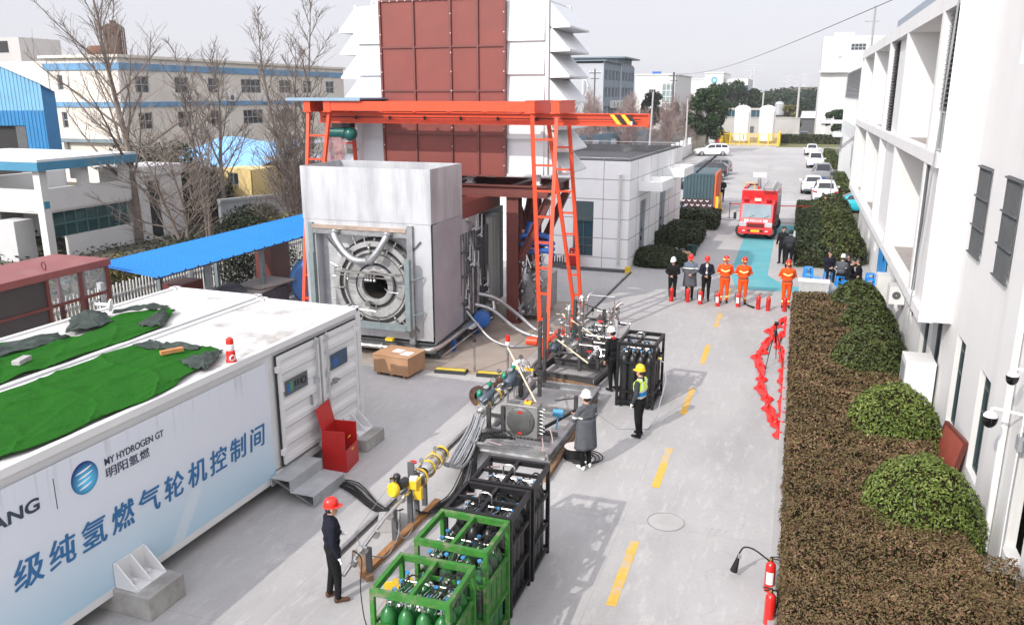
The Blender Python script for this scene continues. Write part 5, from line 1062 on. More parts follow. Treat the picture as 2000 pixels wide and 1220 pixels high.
def rack(label, cx, cy, fm, cylm, cyllab, cylgrp, rz=0, w_=1.14, d_=.96, H=1.74, panel=False, n=(4,4), seed=0, slim=False):
    t = thing('cylinder_rack', label, 'cylinder rack', (cx,cy,0), rz, 'steel racks of gas cylinders'); hw, hd = w_/2, d_/2; p = .065; rr = random.Random(seed)
    for x in (-hw+p/2, hw-p/2):
        for y in (-hd+p/2, hd-p/2): m = MB(); m.bx(x-p/2, x+p/2, y-p/2, y+p/2, 0, H-.1); m.build('post', fm, t, bev=.004)
    m = MB(); hb = .10 if panel else .065
    for y in (-hd, hd-p): m.bx(-hw, hw, y, y+p, H-.1, H)
    for x in (-hw, hw-p): m.bx(x, x+p, -hd+p, hd-p, H-.1, H-.002)
    m.bx(-.03, .03, -hd+p, hd-p, H-.09, H-.004)
    if not panel: m.bx(-hw+p, -.03, -.02, .02, H-.07, H-.01); m.bx(.03, hw-p, -.02, .02, H-.07, H-.01)
    m.build('top_frame', fm, t, bev=.004)
    for z in ((.12,.62,1.2) if not slim else (.14,.42,1.22)):
        m = MB()
        for y in (-hd+.012, hd-.052): m.bx(-hw+p, hw-p, y, y+.04, z-.03, z+.03)
        for x in (-hw+.012, hw-.052): m.bx(x, x+.04, -hd+p, hd-p, z-.03, z+.03)
        m.build('side_rail', fm, t)
    m = MB(); m.bx(-hw+p, hw-p, -hd+p, hd-p, .02, .06); 
    for x in (-.35, .0, .35): m.bx(x-.05, x+.05, -hd+.002, hd-.002, .0, .02)
    m.build('floor_plate', fm, t)
    if panel:
        m = MB()
        for k in range(4): m.bx(hw-.05, hw-.04, -hd+.08+k*.21, -hd+.26+k*.21, .66, 1.17)
        m.build('side_panel', fm, t)
    mf = MB()
    for y in (-.14, .16): mf.tube([(-hw+.12,y,1.52),(hw-.12,y,1.52)], .014, 6)
    if not panel: mf.tube([(-.1,-.1,H-.02),(-.1,-.1,H+.12),(-.04,-.1,H+.16),(.04,-.1,H+.16),(.1,-.1,H+.12),(.1,-.1,H-.02)], .014, 6); mf.box((-.3,.05,H+.012), (.16,.06,.01), .3)
    for k in range(20):
        x = -.45+.046*k; y = rr.choice((-.36,-.3,.05,.25,.36)); mf.tube([(x,-.14,1.52),(x+.03,-.2,1.6),(x+.05,(y-.14)/2,1.57),(x+.02,y,1.46)], .006, 5)
    for k in range(9): x, y = rr.uniform(-.44,.44), rr.uniform(-.38,.35); mf.ball((x,y,1.53), .035, 8, 5); mf.cyl((x,y,1.53), (x,y-.08,1.56), .02, n=8)
    mf.build('manifold', STEEL, t)
    hb_ = MB()
    for k in range(7):
        x, y = rr.uniform(-.4,.3), rr.uniform(-.35,.3); hb_.tube(smooth([(x,y,1.5),(x+.08,y+.1,1.62),(x+.2,y+.12,1.56),(x+.26,y-.05,1.47)], 3), .013, 5)
    tag(hb_.build('flexible_hose', RUBBER, t), kind='stuff')
    global cyls; src = None
    for i in range(n[0]):
        for j in range(n[1]):
            x = -hw+.18+(w_-.36)*i/(n[0]-1); y = -hd+.17+(d_-.34)*j/(n[1]-1); c, s = cos(rz), sin(rz); loc = (cx+c*x-s*y, cy+s*x+c*y, .062)
            if src is None: src = make_cyl(cyllab, cylm, cylgrp, 's'); src.location = loc
            else: dup(src, loc, rr.uniform(0, 6.28))
    return t
rack('bright green rack nearest the viewer with a bar across its open top', -4.27, 8.83, GREENF, GREENC, 'green gas cylinder standing in the nearest green rack', 'cylinders in the nearest green rack', R(1), panel=True, seed=1)
rack('bright green rack second from the viewer, between green and black racks', -4.2, 10.06, GREENF, M('dark_green_cylinder', (.018,.13,.035), .3, 0, .3, 3, col2=(.05,.05,.045), mix=(.52,.6)), 'dark green cylinder in the second green rack', 'cylinders in the second green rack', R(-1), H=1.80, panel=True, seed=2)
rack('black open rack just behind the green racks', -4.22, 11.17, BLACKF, BLACKC, 'black cylinder in the rack behind the green racks', 'cylinders in the nearer black rack', R(0), d_=1.0, seed=3)
rack('black open rack farthest in the row, next to the timber skid', -4.2, 12.24, BLACKF, M('grey_black_cylinder', (.05,.05,.05), .3, .3, .3, 4), 'dark cylinder in the black rack next to the skid', 'cylinders in the farther black rack', R(.5), d_=1.0, seed=4)
rack('lone black rack standing in the yard behind the man in the green vest', -3.48, 20.85, BLACKF, BLACKC, 'black cylinder in the lone rack behind the vest man', 'cylinders in the lone black rack', R(-3), w_=1.02, d_=1.22, H=1.78, seed=5, slim=True)
m = MB(); m.tube([(-2.96,20.5,1.35),(-2.75,20.3,1.3),(-2.68,20.1,.9),(-2.8,19.5,.1),(-2.9,18.9,.02),(-3.6,18.7,.02),(-4.4,19.6,.03),(-4.7,20.4,.2)], .014, 6); m.lathe([(0,0),(.05,0),(.05,.1),(0,.1)], (-2.97,20.5,1.35), (1,0,0), 10, 1); tag(m.build('gas_hose', [GREY, BRASS]), 'thin grey hose looping from the lone black rack over the yard', 'hose')
# ------------------------------------------------------------------ piping skids and valve train
def flange(m, p, ax, r, L=.05, mi=0): m.lathe([(0,-L/2),(r,-L/2),(r,L/2),(0,L/2)], p, ax, 14, mi)
def valve(parent, p, kind, s=1.0, az=0):
    p = Vector(p); m = MB()
    if kind == 'wheel':
        m.ball(p, .075*s, 10, 7); m.cyl(p, p+Vector((0,0,.2*s)), .022*s, n=8); o = m.build('valve', CHROME, parent)
        h = MB(); h.lathe([(.05*s,-.012),(.075*s,-.012),(.075*s,.012),(.05*s,.012),(.05*s,-.012)], p+Vector((0,0,.2*s)), (.1,.1,1), 16); h.bar(p+Vector((-.06*s,0,.2*s)), p+Vector((.06*s,0,.2*s)), .015); h.build('handwheel', random.choice([REDE, M('green_handle', (.0,.20,.10), .4), REDE]), o)
    elif kind == 'actuator':
        m.lathe([(0,-.2*s),(.11*s,-.2*s),(.13*s,-.16*s),(.13*s,.05*s),(.1*s,.1*s),(.1*s,.2*s),(0,.2*s)], p, (.3*cos(az), .5, .35), 14); m.box(p+Vector((.02,.05,-.1*s)), (.22*s,.22*s,.2*s), az); o = m.build('actuator', M('slate_blue_actuator', (.07,.095,.12), .4, .2, .15, 4), parent)
        h = MB(); h.lathe([(0,-.03*s),(.075*s,-.03*s),(.085*s,.0),(.06*s,.04*s),(0,.05*s)], p+Vector((-.13*s,-.12*s,.08*s)), (-.8,-.4,.2), 12); h.lathe([(0,0),(.06*s,0),(.06*s,.06*s),(0,.07*s)], p+Vector((.02,.1,.2*s)), (0,.2,1), 12); h.build('cap', M('green_cap', (.0,.22,.13), .4, 0, .1, 4), o)
        g = MB(); g.lathe([(0,0),(.06*s,0),(.06*s,.03),(0,.03)], p+Vector((0,-.05,.19*s)), (0,-.4,1), 14); g.build('dial', CHROME, o)
    else:
        m.lathe([(0,-.02),(.055*s,-.02),(.055*s,.02),(0,.02)], p+Vector((0,0,.14*s)), (sin(az),-cos(az),.3), 14); m.cyl(p, p+Vector((0,0,.12*s)), .012, n=6); o = m.build('gauge', CHROME, parent)
    return o
s2 = thing('valve_skid', 'near steel skid with junction box and flanged valves beside the grey coat man', 'skid', (-5.45,18.1,0), R(-1))
m = MB()
for x in (-.9, .88): m = MB(); ibeam(m, (x,-2.15,.3), (x,2.4,.3), .2, .12, .02); m.build('side_beam', DSTEEL, s2)
for y in (-2.1, -1.15, .55, 2.35): m = MB(); ibeam(m, (-.82,y,.3), (.8,y,.3), .18, .1, .02); m.build('cross_beam', DSTEEL, s2)
FR = M('dark_channel', (.06,.06,.06), .5, .3, .2, 5)
for (x, y, h) in ((-.5,-1.25,1.0),(.12,-1.25,1.0),(-.88,-1.2,.9),(.75,.6,.75),(-.85,1.0,.9),(-.4,1.2,.9),(-.62,2.3,2.35)):
    m = MB(); m.bx(x-.045, x+.045, y-.045, y+.045, .38, h); m.build('upright', FR, s2)
m = MB(); m.bar((-.88,-1.2,.72), (.12,-1.25,.72), .06, .08); m.bar((.12,-1.25,.5), (.8,-1.15,.42), .08, .1); m.bar((.78,.6,.7), (.1,.95,.42), .03); m.bar((.78,.6,.4), (.3,-1.1,.42), .05, .08); m.build('brace', FR, s2)
jb = MB(); jb.bx(-.30, .46, -1.62, -1.27, .46, 1.22); j = jb.build('junction_box', M('grey_junction_box', (.22,.22,.21), .4, .5, .15, 3, col2=(.30,.30,.29), mix=(.45,.6)), s2, bev=.01)
m = MB(); m.lathe([(0,.05),(.30,.05),(.33,.03),(.34,0)], (.06,-1.62,.84), (0,-1,0), 36); m.bx(.26, .29, -1.69, -1.66, .78, .92, 1); m.box((.06,-1.672,1.07), (.12,.006,.05), mi=2); m.box((.06,-1.672,.57), (.1,.006,.05), mi=2); m.build('round_cover', [M('dark_cast_cover', (.10,.10,.095), .45, .4, .15, 4), CHROME, REDB], j)
m = MB()
for k in range(7):
    for yy in (-1.36, -1.5): m.cyl((.46,yy,.56+.09*k), (.56,yy,.55+.09*k), .022, n=8)
    m.cyl((-.22+.09*k,-1.45,.46), (-.22+.09*k,-1.45,.36), .022, n=8); m.cyl((-.30,-1.4,.58+.09*k), (-.36,-1.4,.58+.09*k), .018, n=6)
for k in range(16): a = 2*pi*k/16; m.ball((.06+.31*cos(a),-1.65,.84+.31*sin(a)), .014, 6, 4)
m.build('cable_gland', CHROME, j)
m = MB(); m.bx(-.26, -.02, -1.55, -1.4, 1.222, 1.235); m.bx(.1, .26, -1.5, -1.38, 1.222, 1.27, 1); m.bx(.14, .18, -1.46, -1.42, 1.27, 1.31, 2); m.build('box_top_fittings', [DGREY, YEL, REDE], j)
m = MB(); m.tube([(-1.1,-1.3,.75),(-1.05,-.6,.82),(-1.1,.2,.85),(-1.15,1.0,.86),(-1.2,1.9,.9)], .085, 12)
for y in (-1.2,-.95,-.7,-.3,.0,.35,.8,1.2,1.5): flange(m, (-1.08-.04*(y > 0),y,.8), (0,1,0), .15, .04)
m.lathe([(0,-.1),(.26,-.1),(.28,-.05),(.28,.05),(.2,.1),(0,.1)], (-1.25,2.15,.75), (.5,-1,.1), 24); m.build('main_pipe', STEEL, s2)
m = MB()
for k in range(9): a = .9+.1*k; x, y = -1.0+.07*(k % 4), .9+.15*(k//2); m.tube([(x,y,.4),(x,y,1.05),(x+.04,y-.05,1.15),(x+.1,y-.1,1.1)], .022, 7); m.ball((x,y,1.06), .04, 8, 5)
for k in range(8): x, y = random.uniform(-1.2,-.7), random.uniform(-1.2,1.8); m.tube([(x,y,.8),(x+.1,y,1.0),(x+.15,y+.1,1.05),(x+.2,y+.2,.9)], .015, 5)
m.build('small_bore_pipes', STEEL, s2)
m = MB()
for y in (-.9,-.2,.9,1.3,1.45): m.lathe([(.155,-.03),(.165,-.03),(.165,.03),(.155,.03)], (-1.1,y,.82), (0,1,0), 16)
m.bx(-1.1, -.6, 1.25, 1.3, 1.02, 1.09); m.build('yellow_tag', YEL, s2)
valve(s2, (-1.08,-.80,1.02), 'actuator', 1.15, .3); valve(s2, (-.92,.45,1.08), 'actuator', 1.1, 1.2)
for p in ((-1.2,-.1,1.0),(-1.3,.6,1.0),(-.95,1.3,1.2)): valve(s2, p, 'gauge', 1.2, random.uniform(-1,1))
m = MB(); m.lathe([(0,-.12),(.07,-.12),(.07,.12),(0,.12)], (.62,-.5,.72), (1,.2,0), 12); m.bx(.5, .74, -.58, -.42, .62, .70); m.cyl((.62,-.5,.62), (.66,-.8,.4), .02, n=6); m.build('transmitter', M('sky_blue_transmitter', (.06,.26,.42), .4, 0, .1, 4), s2)
m = MB()
for k in range(9): a = .18+.05*random.random(); m.tube([(-.75+.06*k+a*cos(t)*1.2, -1.75+.35*a*sin(t)*2, .42+.02*k*abs(sin(t))) for t in np.linspace(0, 6.2, 14)], .012, 5)
m.build('coiled_cable', RUBBER, s2)
m = MB(); m.tube([(.5,-1.4,.46),(.6,-1.6,.3),(.62,-1.8,.15),(.75,-1.75,.1),(.82,-1.55,.2),(.75,-1.4,.45),(.66,-1.3,.62)], .014, 6); m.tube([(-.6,-1.9,.36),(.0,-1.95,.3),(.5,-1.95,.26),(.7,-1.8,.3)], .012, 5); m.build('pink_hose', M('pinkish_hose', (.45,.32,.32), .5), s2)
for (a, b, lab) in (((-4.50,15.35,.07),(-4.58,20.4,.07),'long brown timber under the right side of the near skid'), ((-6.55,15.55,.05),(-6.35,16.6,.05),'short timber poking out under the near left corner of the near skid')):
    m = MB(); m.bar(a, b, .13, .14); tag(m.build('timber_bearer', TIMBER), lab, 'timber')
m = MB(); m.bar((-6.4,21.45,.1), (-4.72,21.02,.1), .1, .2); tag(m.build('timber_bearer', TIMBER), 'brown timber board across the near end of the far piping skid', 'timber')
pr_ = thing('warning_post', 'steel pipe post with a red and white beacon beside the near skid', 'post', (-6.72,19.35,0)); m = MB(); m.cyl((0,0,0), (0,0,1.75), .028, n=8); m.lathe([(.05,1.45),(.05,1.75),(.03,1.78)], n=10); m.build('pole', DSTEEL, pr_)
m = MB(); m.lathe([(.06,1.78),(.06,1.84),(.05,1.95),(0,1.96)], n=12); m.build('beacon', REDE, pr_); m = MB(); m.lathe([(.055,1.68),(.065,1.7),(.065,1.78),(0,1.78)], n=12); m.build('white_band', WPLAST, pr_)
def pole(a, b, lab, r=.022): m = MB(); m.tube([a, [(x+y)/2 for x, y in zip(a, b)], b], r, 7); tag(m.build('bamboo_pole', BAMBOO), lab, 'pole')
pole((-6.7,19.3,1.62), (-5.3,17.35,.95), 'pale bamboo pole leaning from the beacon post to the junction box')
pole((-6.15,22.6,1.75), (-4.85,22.0,1.25), 'pale bamboo pole lying across the top of the far skid pipework')
pole((-6.0,21.6,1.25), (-4.95,21.0,.85), 'lower bamboo pole at the near end of the far skid')
m = MB(); m.tube([(-6.65,19.5,1.55),(-5.9,22.6,2.05)], .011, 5); tag(m.build('guide_wire', DSTEEL), 'taut thin rod running from the beacon post up to the far skid', 'wire')
s1 = thing('piping_skid', 'far steel skid crowded with steel valves and pipes at the crane foot', 'skid', (-5.5,23.2,0), R(-6))
m = MB()
for x in (-.92, .92): ibeam(m, (x,-2.0,.25), (x,2.0,.25), .22, .12, .02)
for y in (-1.9,-.6,.7,1.9): ibeam(m, (-.85,y,.25), (.85,y,.25), .2, .1, .02)
m.bx(-.3, .8, -.4, 1.6, .37, .39); m.build('base_frame', FR, s1)
for (x, y, h) in ((-.85,-1.7,1.75),(-.35,-.2,2.1),(.3,-1.5,1.7),(.2,.9,1.6),(-.6,1.0,1.3),(.75,-1.2,.9),(-.75,-.4,1.2),(-.1,1.7,1.2)):
    m = MB(); m.bx(x-.045, x+.045, y-.045, y+.045, .36, h); m.build('upright', FR, s1)
m = MB()
for z, y in ((.75,-1.2),(1.05,-.5),(.9,.3),(1.3,.8),(1.1,1.4)): m.bar((-.85,y,z), (.75,y,z-.05), .05, .06)
m.bar((-.35,-.2,2.05), (.2,.9,1.55), .03); m.bar((.75,-1.5,.8), (.9,1.7,.5), .05, .05); m.build('rack_beam', FR, s1)
rr = random.Random(77)
m = MB(); m2 = MB()
for k in range(30):
    x, y, z = rr.uniform(-.85,.75), rr.uniform(-1.6,1.6), rr.uniform(.55,1.5); a = rr.choice(((1,0,0),(0,1,0),(0,0,1))); L = rr.uniform(.3,.8); a = Vector(a); r = rr.choice((.02,.03,.045,.06)); p = Vector((x,y,z)); e = p+a*L
    side = Vector((rr.uniform(-.2,.2), rr.uniform(-.2,.2), -.25 if a.z == 0 else .12))
    m.tube([p, p.lerp(e,.5), e, e+side*.5+a*.05, e+side], r, 9)
    for q in (p, p.lerp(e,.4), e): flange(m, q, a, r*1.9, .03)
    if rr.random() < .5: m2.ball(p.lerp(e,.7), r*2.2, 10, 6); m2.cyl(p.lerp(e,.7), p.lerp(e,.7)+Vector((0,0,.14)), .018, n=6)
tag(m.build('pipework', STEEL, s1), kind='stuff'); tag(m2.build('valve_bodies', DSTEEL, s1), kind='stuff')
for k in range(16): valve(s1, (rr.uniform(-.85,.7), rr.uniform(-1.7,1.5), rr.uniform(.7,1.5)), rr.choice(('wheel','wheel','gauge')), rr.uniform(.8,1.3), rr.uniform(-1,1))
for p in ((-.3,-.6,1.0),(.1,.2,1.1),(-.6,-1.2,.9)): valve(s1, p, 'actuator', .8, rr.uniform(0,2))
for q, r in (([(-.2,-1.0,.7),(.2,-1.15,.62),(.5,-1.1,.68),(.6,-.9,.85)], .06), ([(.3,1.0,1.4),(.7,.6,1.35),(.85,.2,1.1),(.85,-.1,.9)], .05)): m = MB(); m.tube(q, r, 10); m.build('bent_pipe', GALV, s1)
m = MB(); m.tube([(-.7,1.9,1.2),(-.7,1.9,1.75),(.2,1.95,1.75),(.2,1.95,1.0)], .016, 6); m.build('hand_rail', STEEL, s1)
hs_ = [((-9.85,25.3,1.45),(-9.3,25.6,1.25),(-8.6,26.0,.6),(-7.9,26.0,.12),(-7.0,26.0,.12),(-6.0,25.6,.3),(-5.2,25.0,.4),(-4.9,24.2,.5)), ((-9.85,25.0,1.15),(-9.3,25.2,.95),(-8.5,25.4,.3),(-7.7,25.4,.1),(-6.7,25.6,.12),(-5.6,25.4,.35),(-4.9,24.6,.45),(-4.75,23.9,.5)), ((-10.0,24.6,1.0),(-9.6,24.4,.7),(-8.9,24.1,.25),(-8.1,24.2,.07),(-7.2,24.9,.07),(-6.2,25.2,.25),(-5.6,24.8,.6),(-5.5,24.3,.8))]
for p, lab, r in zip(hs_, ('uppermost braided steel hose from turbine to far skid', 'middle braided steel hose from turbine to far skid', 'thinnest lowest steel hose from turbine to far skid'), (.06,.06,.04)):
    m = MB(); m.tube(smooth(p), r, 10); tag(m.build('steel_hose', M('braided_hose', (.42,.43,.44), .4, .7, .15, 8, .3, 90)), lab, 'hose', 'braided hoses to the far skid')
rp_ = thing('rusty_pipe', 'short rusty flanged pipe lying on the crane rail by the near skid', 'pipe', (-7.42,19.0,.28)); m = MB(); m.lathe([(.13,0),(.29,0),(.29,.07),(.19,.07),(.18,1.9),(.13,1.9)], (0,0,0), (.13,1,0), 24); m.build('shell', RUST, rp_); m = MB(); m.lathe([(.13,.0),(.125,1.0),(0,1.0)], (0,0,0), (.13,1,0), 20); m.build('bore', DARK, rp_)
m = MB()
for k in range(20):
    dx, dz = rr.gauss(0,.06), rr.gauss(0,.05); m.tube(smooth([(-6.55+dx,16.75,.72+dz),(-6.52+dx,16.3,.5+dz),(-6.5+dx*1.3,15.5,.26+dz),(-6.42+dx,14.9,.3+dz*.6),(-6.42+dx*.7,14.45,.55+dz*.6)], 3), .016, 5)
tag(m.build('cable_bundle', M('light_grey_cable', (.34,.35,.36), .5, .1, .2, 6)), 'thick bundle of light grey cables between the valve train and near skid', 'cables')
m = MB()
for k in range(22):
    dx = rr.uniform(-.1,.35); m.tube(smooth([(-6.5+dx*.3,16.6,.5),(-6.35+dx*.6,15.6,.12+.03*(k % 3)),(-6.2+dx,14.8,.03+.02*(k % 4)),(-6.1+dx,14.0,.02+.02*(k % 3)),(-6.3+dx*.4,13.2,.1),(-6.4,12.9,.3)], 3), .011, 5)
tag(m.build('cable_bundle', RUBBER), 'tangle of black cables on the ground under the grey cable bundle', 'cables')
m = MB()
for k in range(14):
    dy = rr.uniform(-.3,.3); m.tube(smooth([(-8.75,13.9+dy*.4,.05),(-8.2,13.8+dy,.03+.02*(k % 3)),(-7.4,13.2+dy*.6,.03+.02*(k % 4)),(-6.9,12.95+dy*.3,.12),(-6.55,12.75,.35)], 3), .014, 5)
tag(m.build('cable_bundle', RUBBER), 'fan of black cables running from the steel steps to the yellow valve', 'cables')
vt = thing('valve_train', 'long thin train of clamps and valves with a yellow disc actuator on timber', 'valve train', (-6.4,12.6,0), R(2))
m = MB(); m.tube([(-.1,-2.3,.42),(-.06,-1.9,.55),(0,-1.0,.75),(.05,-.1,.8),(.02,.9,.82),(.0,1.9,.8)], .035, 10)
for y, r in ((-2.1,.06),(-1.75,.07),(-1.3,.08),(-.75,.08),(-.2,.09),(.35,.12),(.6,.15),(.75,.12),(1.0,.17),(1.2,.15),(1.45,.13),(1.65,.15),(1.85,.14)): flange(m, (0,y,.52+.12*min(2.3,y+2.3)), (0,1,.05), r, .05)
m.lathe([(.1,-.3),(.15,-.22),(.16,.0),(.14,.22),(.1,.3)], (.02,1.1,.84), (0,1,0), 16); m.lathe([(.1,-.15),(.13,-.1),(.13,.1),(.1,.15)], (.02,1.6,.82), (0,1,0), 16)
m.build('train_pipe', STEEL, vt)
for y, h in ((-1.6,.55),(-.55,.72),(.15,.75),(.45,.78),(.85,.72)): m = MB(); m.bx(-.04, .05, y-.04, y+.04, .1, h); m.build('stand', DGREY, vt)
m = MB(); m.lathe([(0,-.05),(.13,-.05),(.14,-.03),(.14,.03),(.12,.06),(0,.06)], (-.16,-.2,.92), (-.4,-1,.15), 20); ya = m.build('yellow_actuator', YEL, vt)
m = MB(); m.lathe([(0,-.1),(.1,-.1),(.1,.1),(0,.1)], (-.05,-.02,.98), (.3,1,0), 12); m.ball((-.13,-.1,1.14), .075, 10, 7, 0); m.lathe([(.05,0),(.055,.14)], (-.2,-.14,.98), (0,0,1), 10, 1); m.build('regulator', [M('black_regulator', (.02,.02,.022), .35), CHROME], ya)
m = MB(); m.bx(.02, .2, .02, .26, .86, 1.02); m.bx(.1, .26, .1, .2, .62, .86); yb_ = m.build('yellow_box', YEL, vt); m = MB(); m.box((.09,.14,1.03), (.14,.18,.02), .2); m.build('screen', WPLAST, yb_)
m = MB(); m.bx(-.15, -.02, .42, .45, .8, 1.2); m.build('bracket_plate', DGREY, vt)
for p, k in (((.0,.75,.98),'gauge'),((-.1,.6,.95),'wheel'),((.0,-1.9,.58),'gauge'),((.05,1.35,.98),'gauge')): valve(vt, p, k, .9, .4)
m = MB()
for y in (.6,1.0,1.35,1.7): m.lathe([(.165,-.025),(.18,-.025),(.18,.025),(.165,.025)], (.02,y,.83), (0,1,0), 16)
m.build('yellow_clamp', YEL, vt)
m = MB(); m.tube(smooth([(.0,-.5,.7),(.1,-.6,.3),(.15,-1.2,.2),(.05,-1.6,.4)]), .012, 5); m.tube(smooth([(.1,.1,.7),(.2,-.1,.3),(.18,-.5,.15),(.02,-.6,.4)]), .012, 5); m.tube([(-.25,-.1,1.0),(-.45,-1.2,.55),(-.2,-1.5,.5)], .006, 4); m.build('tubing', DSTEEL, vt)
m = MB(); m.bar((-6.42,10.9,.06), (-6.28,13.75,.06), .12, .11); tag(m.build('timber_beam', M('orange_timber', (.30,.14,.05), .8, 0, .2, 4, .2, 40)), 'orange brown timber beam under the valve train stands', 'timber')
m = MB(); m.bx(-.2, .2, -.16, .16, 0, .28); tag(m.build('concrete_block', CONC, None, (-6.75,12.55,.004), bev=.015, rz=.4), 'small concrete block under the yellow actuator', 'block')
m = MB(); m.bar((-6.9,11.55,.05), (-6.25,10.85,.05), .13, .1); tag(m.build('timber_offcut', TIMBER), 'pale timber end near the feet of the red helmet man', 'timber')
m = MB(); m.bx(-.35, .0, -.02, .02, 0, .35); m.add([(-.3,-.03,.0),(.25,-.03,.0),(.1,-.05,.42),(-.2,-.05,.42)], [(0,1,2,3)]); m.add([(-.3,.0,.0),(.25,.0,.0),(.1,-.02,.42),(-.2,-.02,.42)], [(0,1,2,3)]); tag(m.build('yellow_plate', YEL, None, (-5.45,10.6,.0), rz=.5), 'bent yellow plate standing between valve train and green rack', 'plate')
rl2 = thing('cable_reel', 'black cable reel with a pale top beside the grey coat man', 'cable reel', (-4.22,16.75,0)); m = MB(); m.lathe([(0,.0),(.24,.0),(.24,.03),(.2,.04),(.2,.24),(.24,.25),(.24,.28),(0,.28)], n=24); m.build('spool', RUBBER, rl2)
m = MB(); m.lathe([(0,.295),(.22,.295),(.23,.281)], n=24); m.build('top_disc', M('pale_reel_disc', (.55,.50,.48), .5, 0, .1, 4, col2=(.5,.12,.08), mix=(.6,.64)), rl2)
m = MB()
for k in range(6): r = .26+.03*k; m.tube([(r*cos(t)+.05*k,r*sin(t)*.9,.02+.025*(k % 3)) for t in np.linspace(-1.9, 1.6, 16)], .014, 5)
m.build('loose_cable', RUBBER, rl2)
cr_ = thing('wooden_crate', 'brown crate with white papers on top in front of the turbine', 'crate', (-10.65,20.85,0), R(-7)); m = MB(); m.bx(-.6, .6, -.47, .47, .09, .62); m.bx(-.62, .62, -.49, .49, .62, .65); b = m.build('box', M('kraft_board', (.36,.20,.105), .75, 0, .08, 1.5, .1, 30, col2=(.42,.25,.14), mix=(.5,.65)), cr_, bev=.005)
m = MB(); m.bx(-.2, .1, -.1, .2, .651, .655); m.bx(.18, .48, -.25, .1, .651, .656); m.build('paper_sheet', WPLAST, cr_)
for x in (-.45, .0, .45): m = MB(); m.bx(x-.05, x+.05, -.45, .45, 0, .088); m.build('skid_bar', TIMBER, cr_)
for (x, y, lab) in ((-9.2,21.35,'yellow topped black rubber ramp nearer the crate'), (-7.9,21.45,'yellow topped black rubber ramp nearer the beacon post')):
    t = thing('rubber_ramp', lab, 'ramp', (x,y,.01), R(6)); m = MB(); m.prism([(-.2,0),(.2,0),(.12,.09),(-.12,.09)], (-.48,0,0), (0,1,0), (0,0,1), (.96,0,0)); m.build('body', RUBBER, t); m = MB(); m.box((0,-.03,.094), (.92,.2,.006)); m.build('yellow_strip', M('worn_yellow', (.55,.42,.05), .7, 0, .15, 4, col2=(.2,.17,.08), mix=(.55,.65)), t)
t = thing('bollard_post', 'thin steel bollard post standing before the turbine drain pipe', 'post', (-8.55,21.6,0)); m = MB(); m.cyl((0,0,0), (0,0,.95), .03, n=10); m.build('pipe', STEEL, t); m = MB(); m.lathe([(.04,.93),(.05,.96),(.05,1.03),(0,1.05)], n=10); m.build('cap', DARK, t)
# ------------------------------------------------------------------ extinguishers, ribbon, tripod and furniture
def extinguisher(label, loc, s=1.0, rz=0, hose='short', grp=None):
    t = thing('fire_extinguisher', label, 'fire extinguisher', loc, rz, grp)
    b = MB(); b.lathe([(0,0),(.068*s,0),(.075*s,.012),(.075*s,.40*s),(.068*s,.44*s),(.045*s,.475*s),(.026*s,.485*s),(.026*s,.50*s)], n=20); b.build('cylinder', REDE, t)
    h = MB(); h.lathe([(.024*s,.50*s),(.028*s,.53*s),(.02*s,.55*s)], n=10); h.build('valve', BRASS, t)
    h = MB(); h.bar((-.02*s,0,.555*s), (.12*s,0,.585*s), .022*s, .01); h.bar((-.02*s,0,.545*s), (.10*s,0,.53*s), .02*s, .01); h.build('lever', DARK, t)
    if hose == 'short': m = MB(); m.tube(smooth([(-.02*s,0,.53*s),(-.09*s,-.02,.5*s),(-.11*s,-.03,.35*s),(-.09*s,-.04,.15*s)]), .012*s, 6); m.build('hose', RUBBER, t)
    if hose == 'long':
        m = MB(); m.tube(smooth([(-.02,0,.54),(-.12,.02,.6),(-.3,.1,.66),(-.45,.18,.62),(-.52,.2,.48)]), .014, 7); m.build('hose', RUBBER, t)
        m = MB(); m.lathe([(.025,0),(.03,.08),(.065,.34),(.06,.34)], (-.52,.2,.46), (-.20,.02,-.95), 12); m.bx(-.54, -.48, .17, .23, .4, .46, 1); m.build('horn', [RUBBER, CHROME], t)
    l = MB(); l.add([(.0765*s*cos(a), .0765*s*sin(a), z) for z in (.14*s,.34*s) for a in np.linspace(-2.3,-.9,7)], [(i,i+1,i+8,i+7) for i in range(6)]); l.build('paper_label', WPLAST if hose != 'none' else REDB, t)
    return t
extinguisher('red extinguisher with long black hose and horn beside the hedge', (.17,12.78,.0), 1.12, R(0), 'long')
extinguisher('red extinguisher with white label at the bottom edge by the hedge', (.2,11.85,.0), 1.12, R(200), 'short')
for (x, y, lab, k) in ((-4.25,32.2,'extinguisher at the feet of the white helmet person in black','none'),(-3.62,32.3,'extinguisher at the feet of the grey coated man with red helmet','none'),(-3.1,32.1,'extinguisher at the feet of the black jacket man with red helmet','short'),(-2.42,32.0,'white labelled extinguisher held by the leftmost firefighter','short'),(-1.66,32.15,'white labelled extinguisher before the middle firefighter','short'),
                       (-.9,32.0,'shorter one of two extinguishers standing alone on the yard','none'),(-.53,31.9,'taller one of two extinguishers standing alone on the yard','none'),(.07,32.0,'extinguisher at the feet of the firefighter by the hedge','none')):
    extinguisher(lab, (x,y,0), 1.15, R(-20), k)
rib = thing('red_ribbon', 'crumpled red silk ribbon with rosettes trailing along the hedge', 'ribbon', (0,0,0)); m = MB(); rr = random.Random(3)
s_a = [(.2,30.9),(.03,30.5),(-.12,29.7),(-.40,28.85),(-.22,28.2),(-.45,27.3),(-.5,26.3),(-.66,25.7),(-.5,24.8),(-.40,23.6),(-.42,22.8),(-.2,22.0),(-.14,21.25),(.0,20.45),(.12,20.2)]
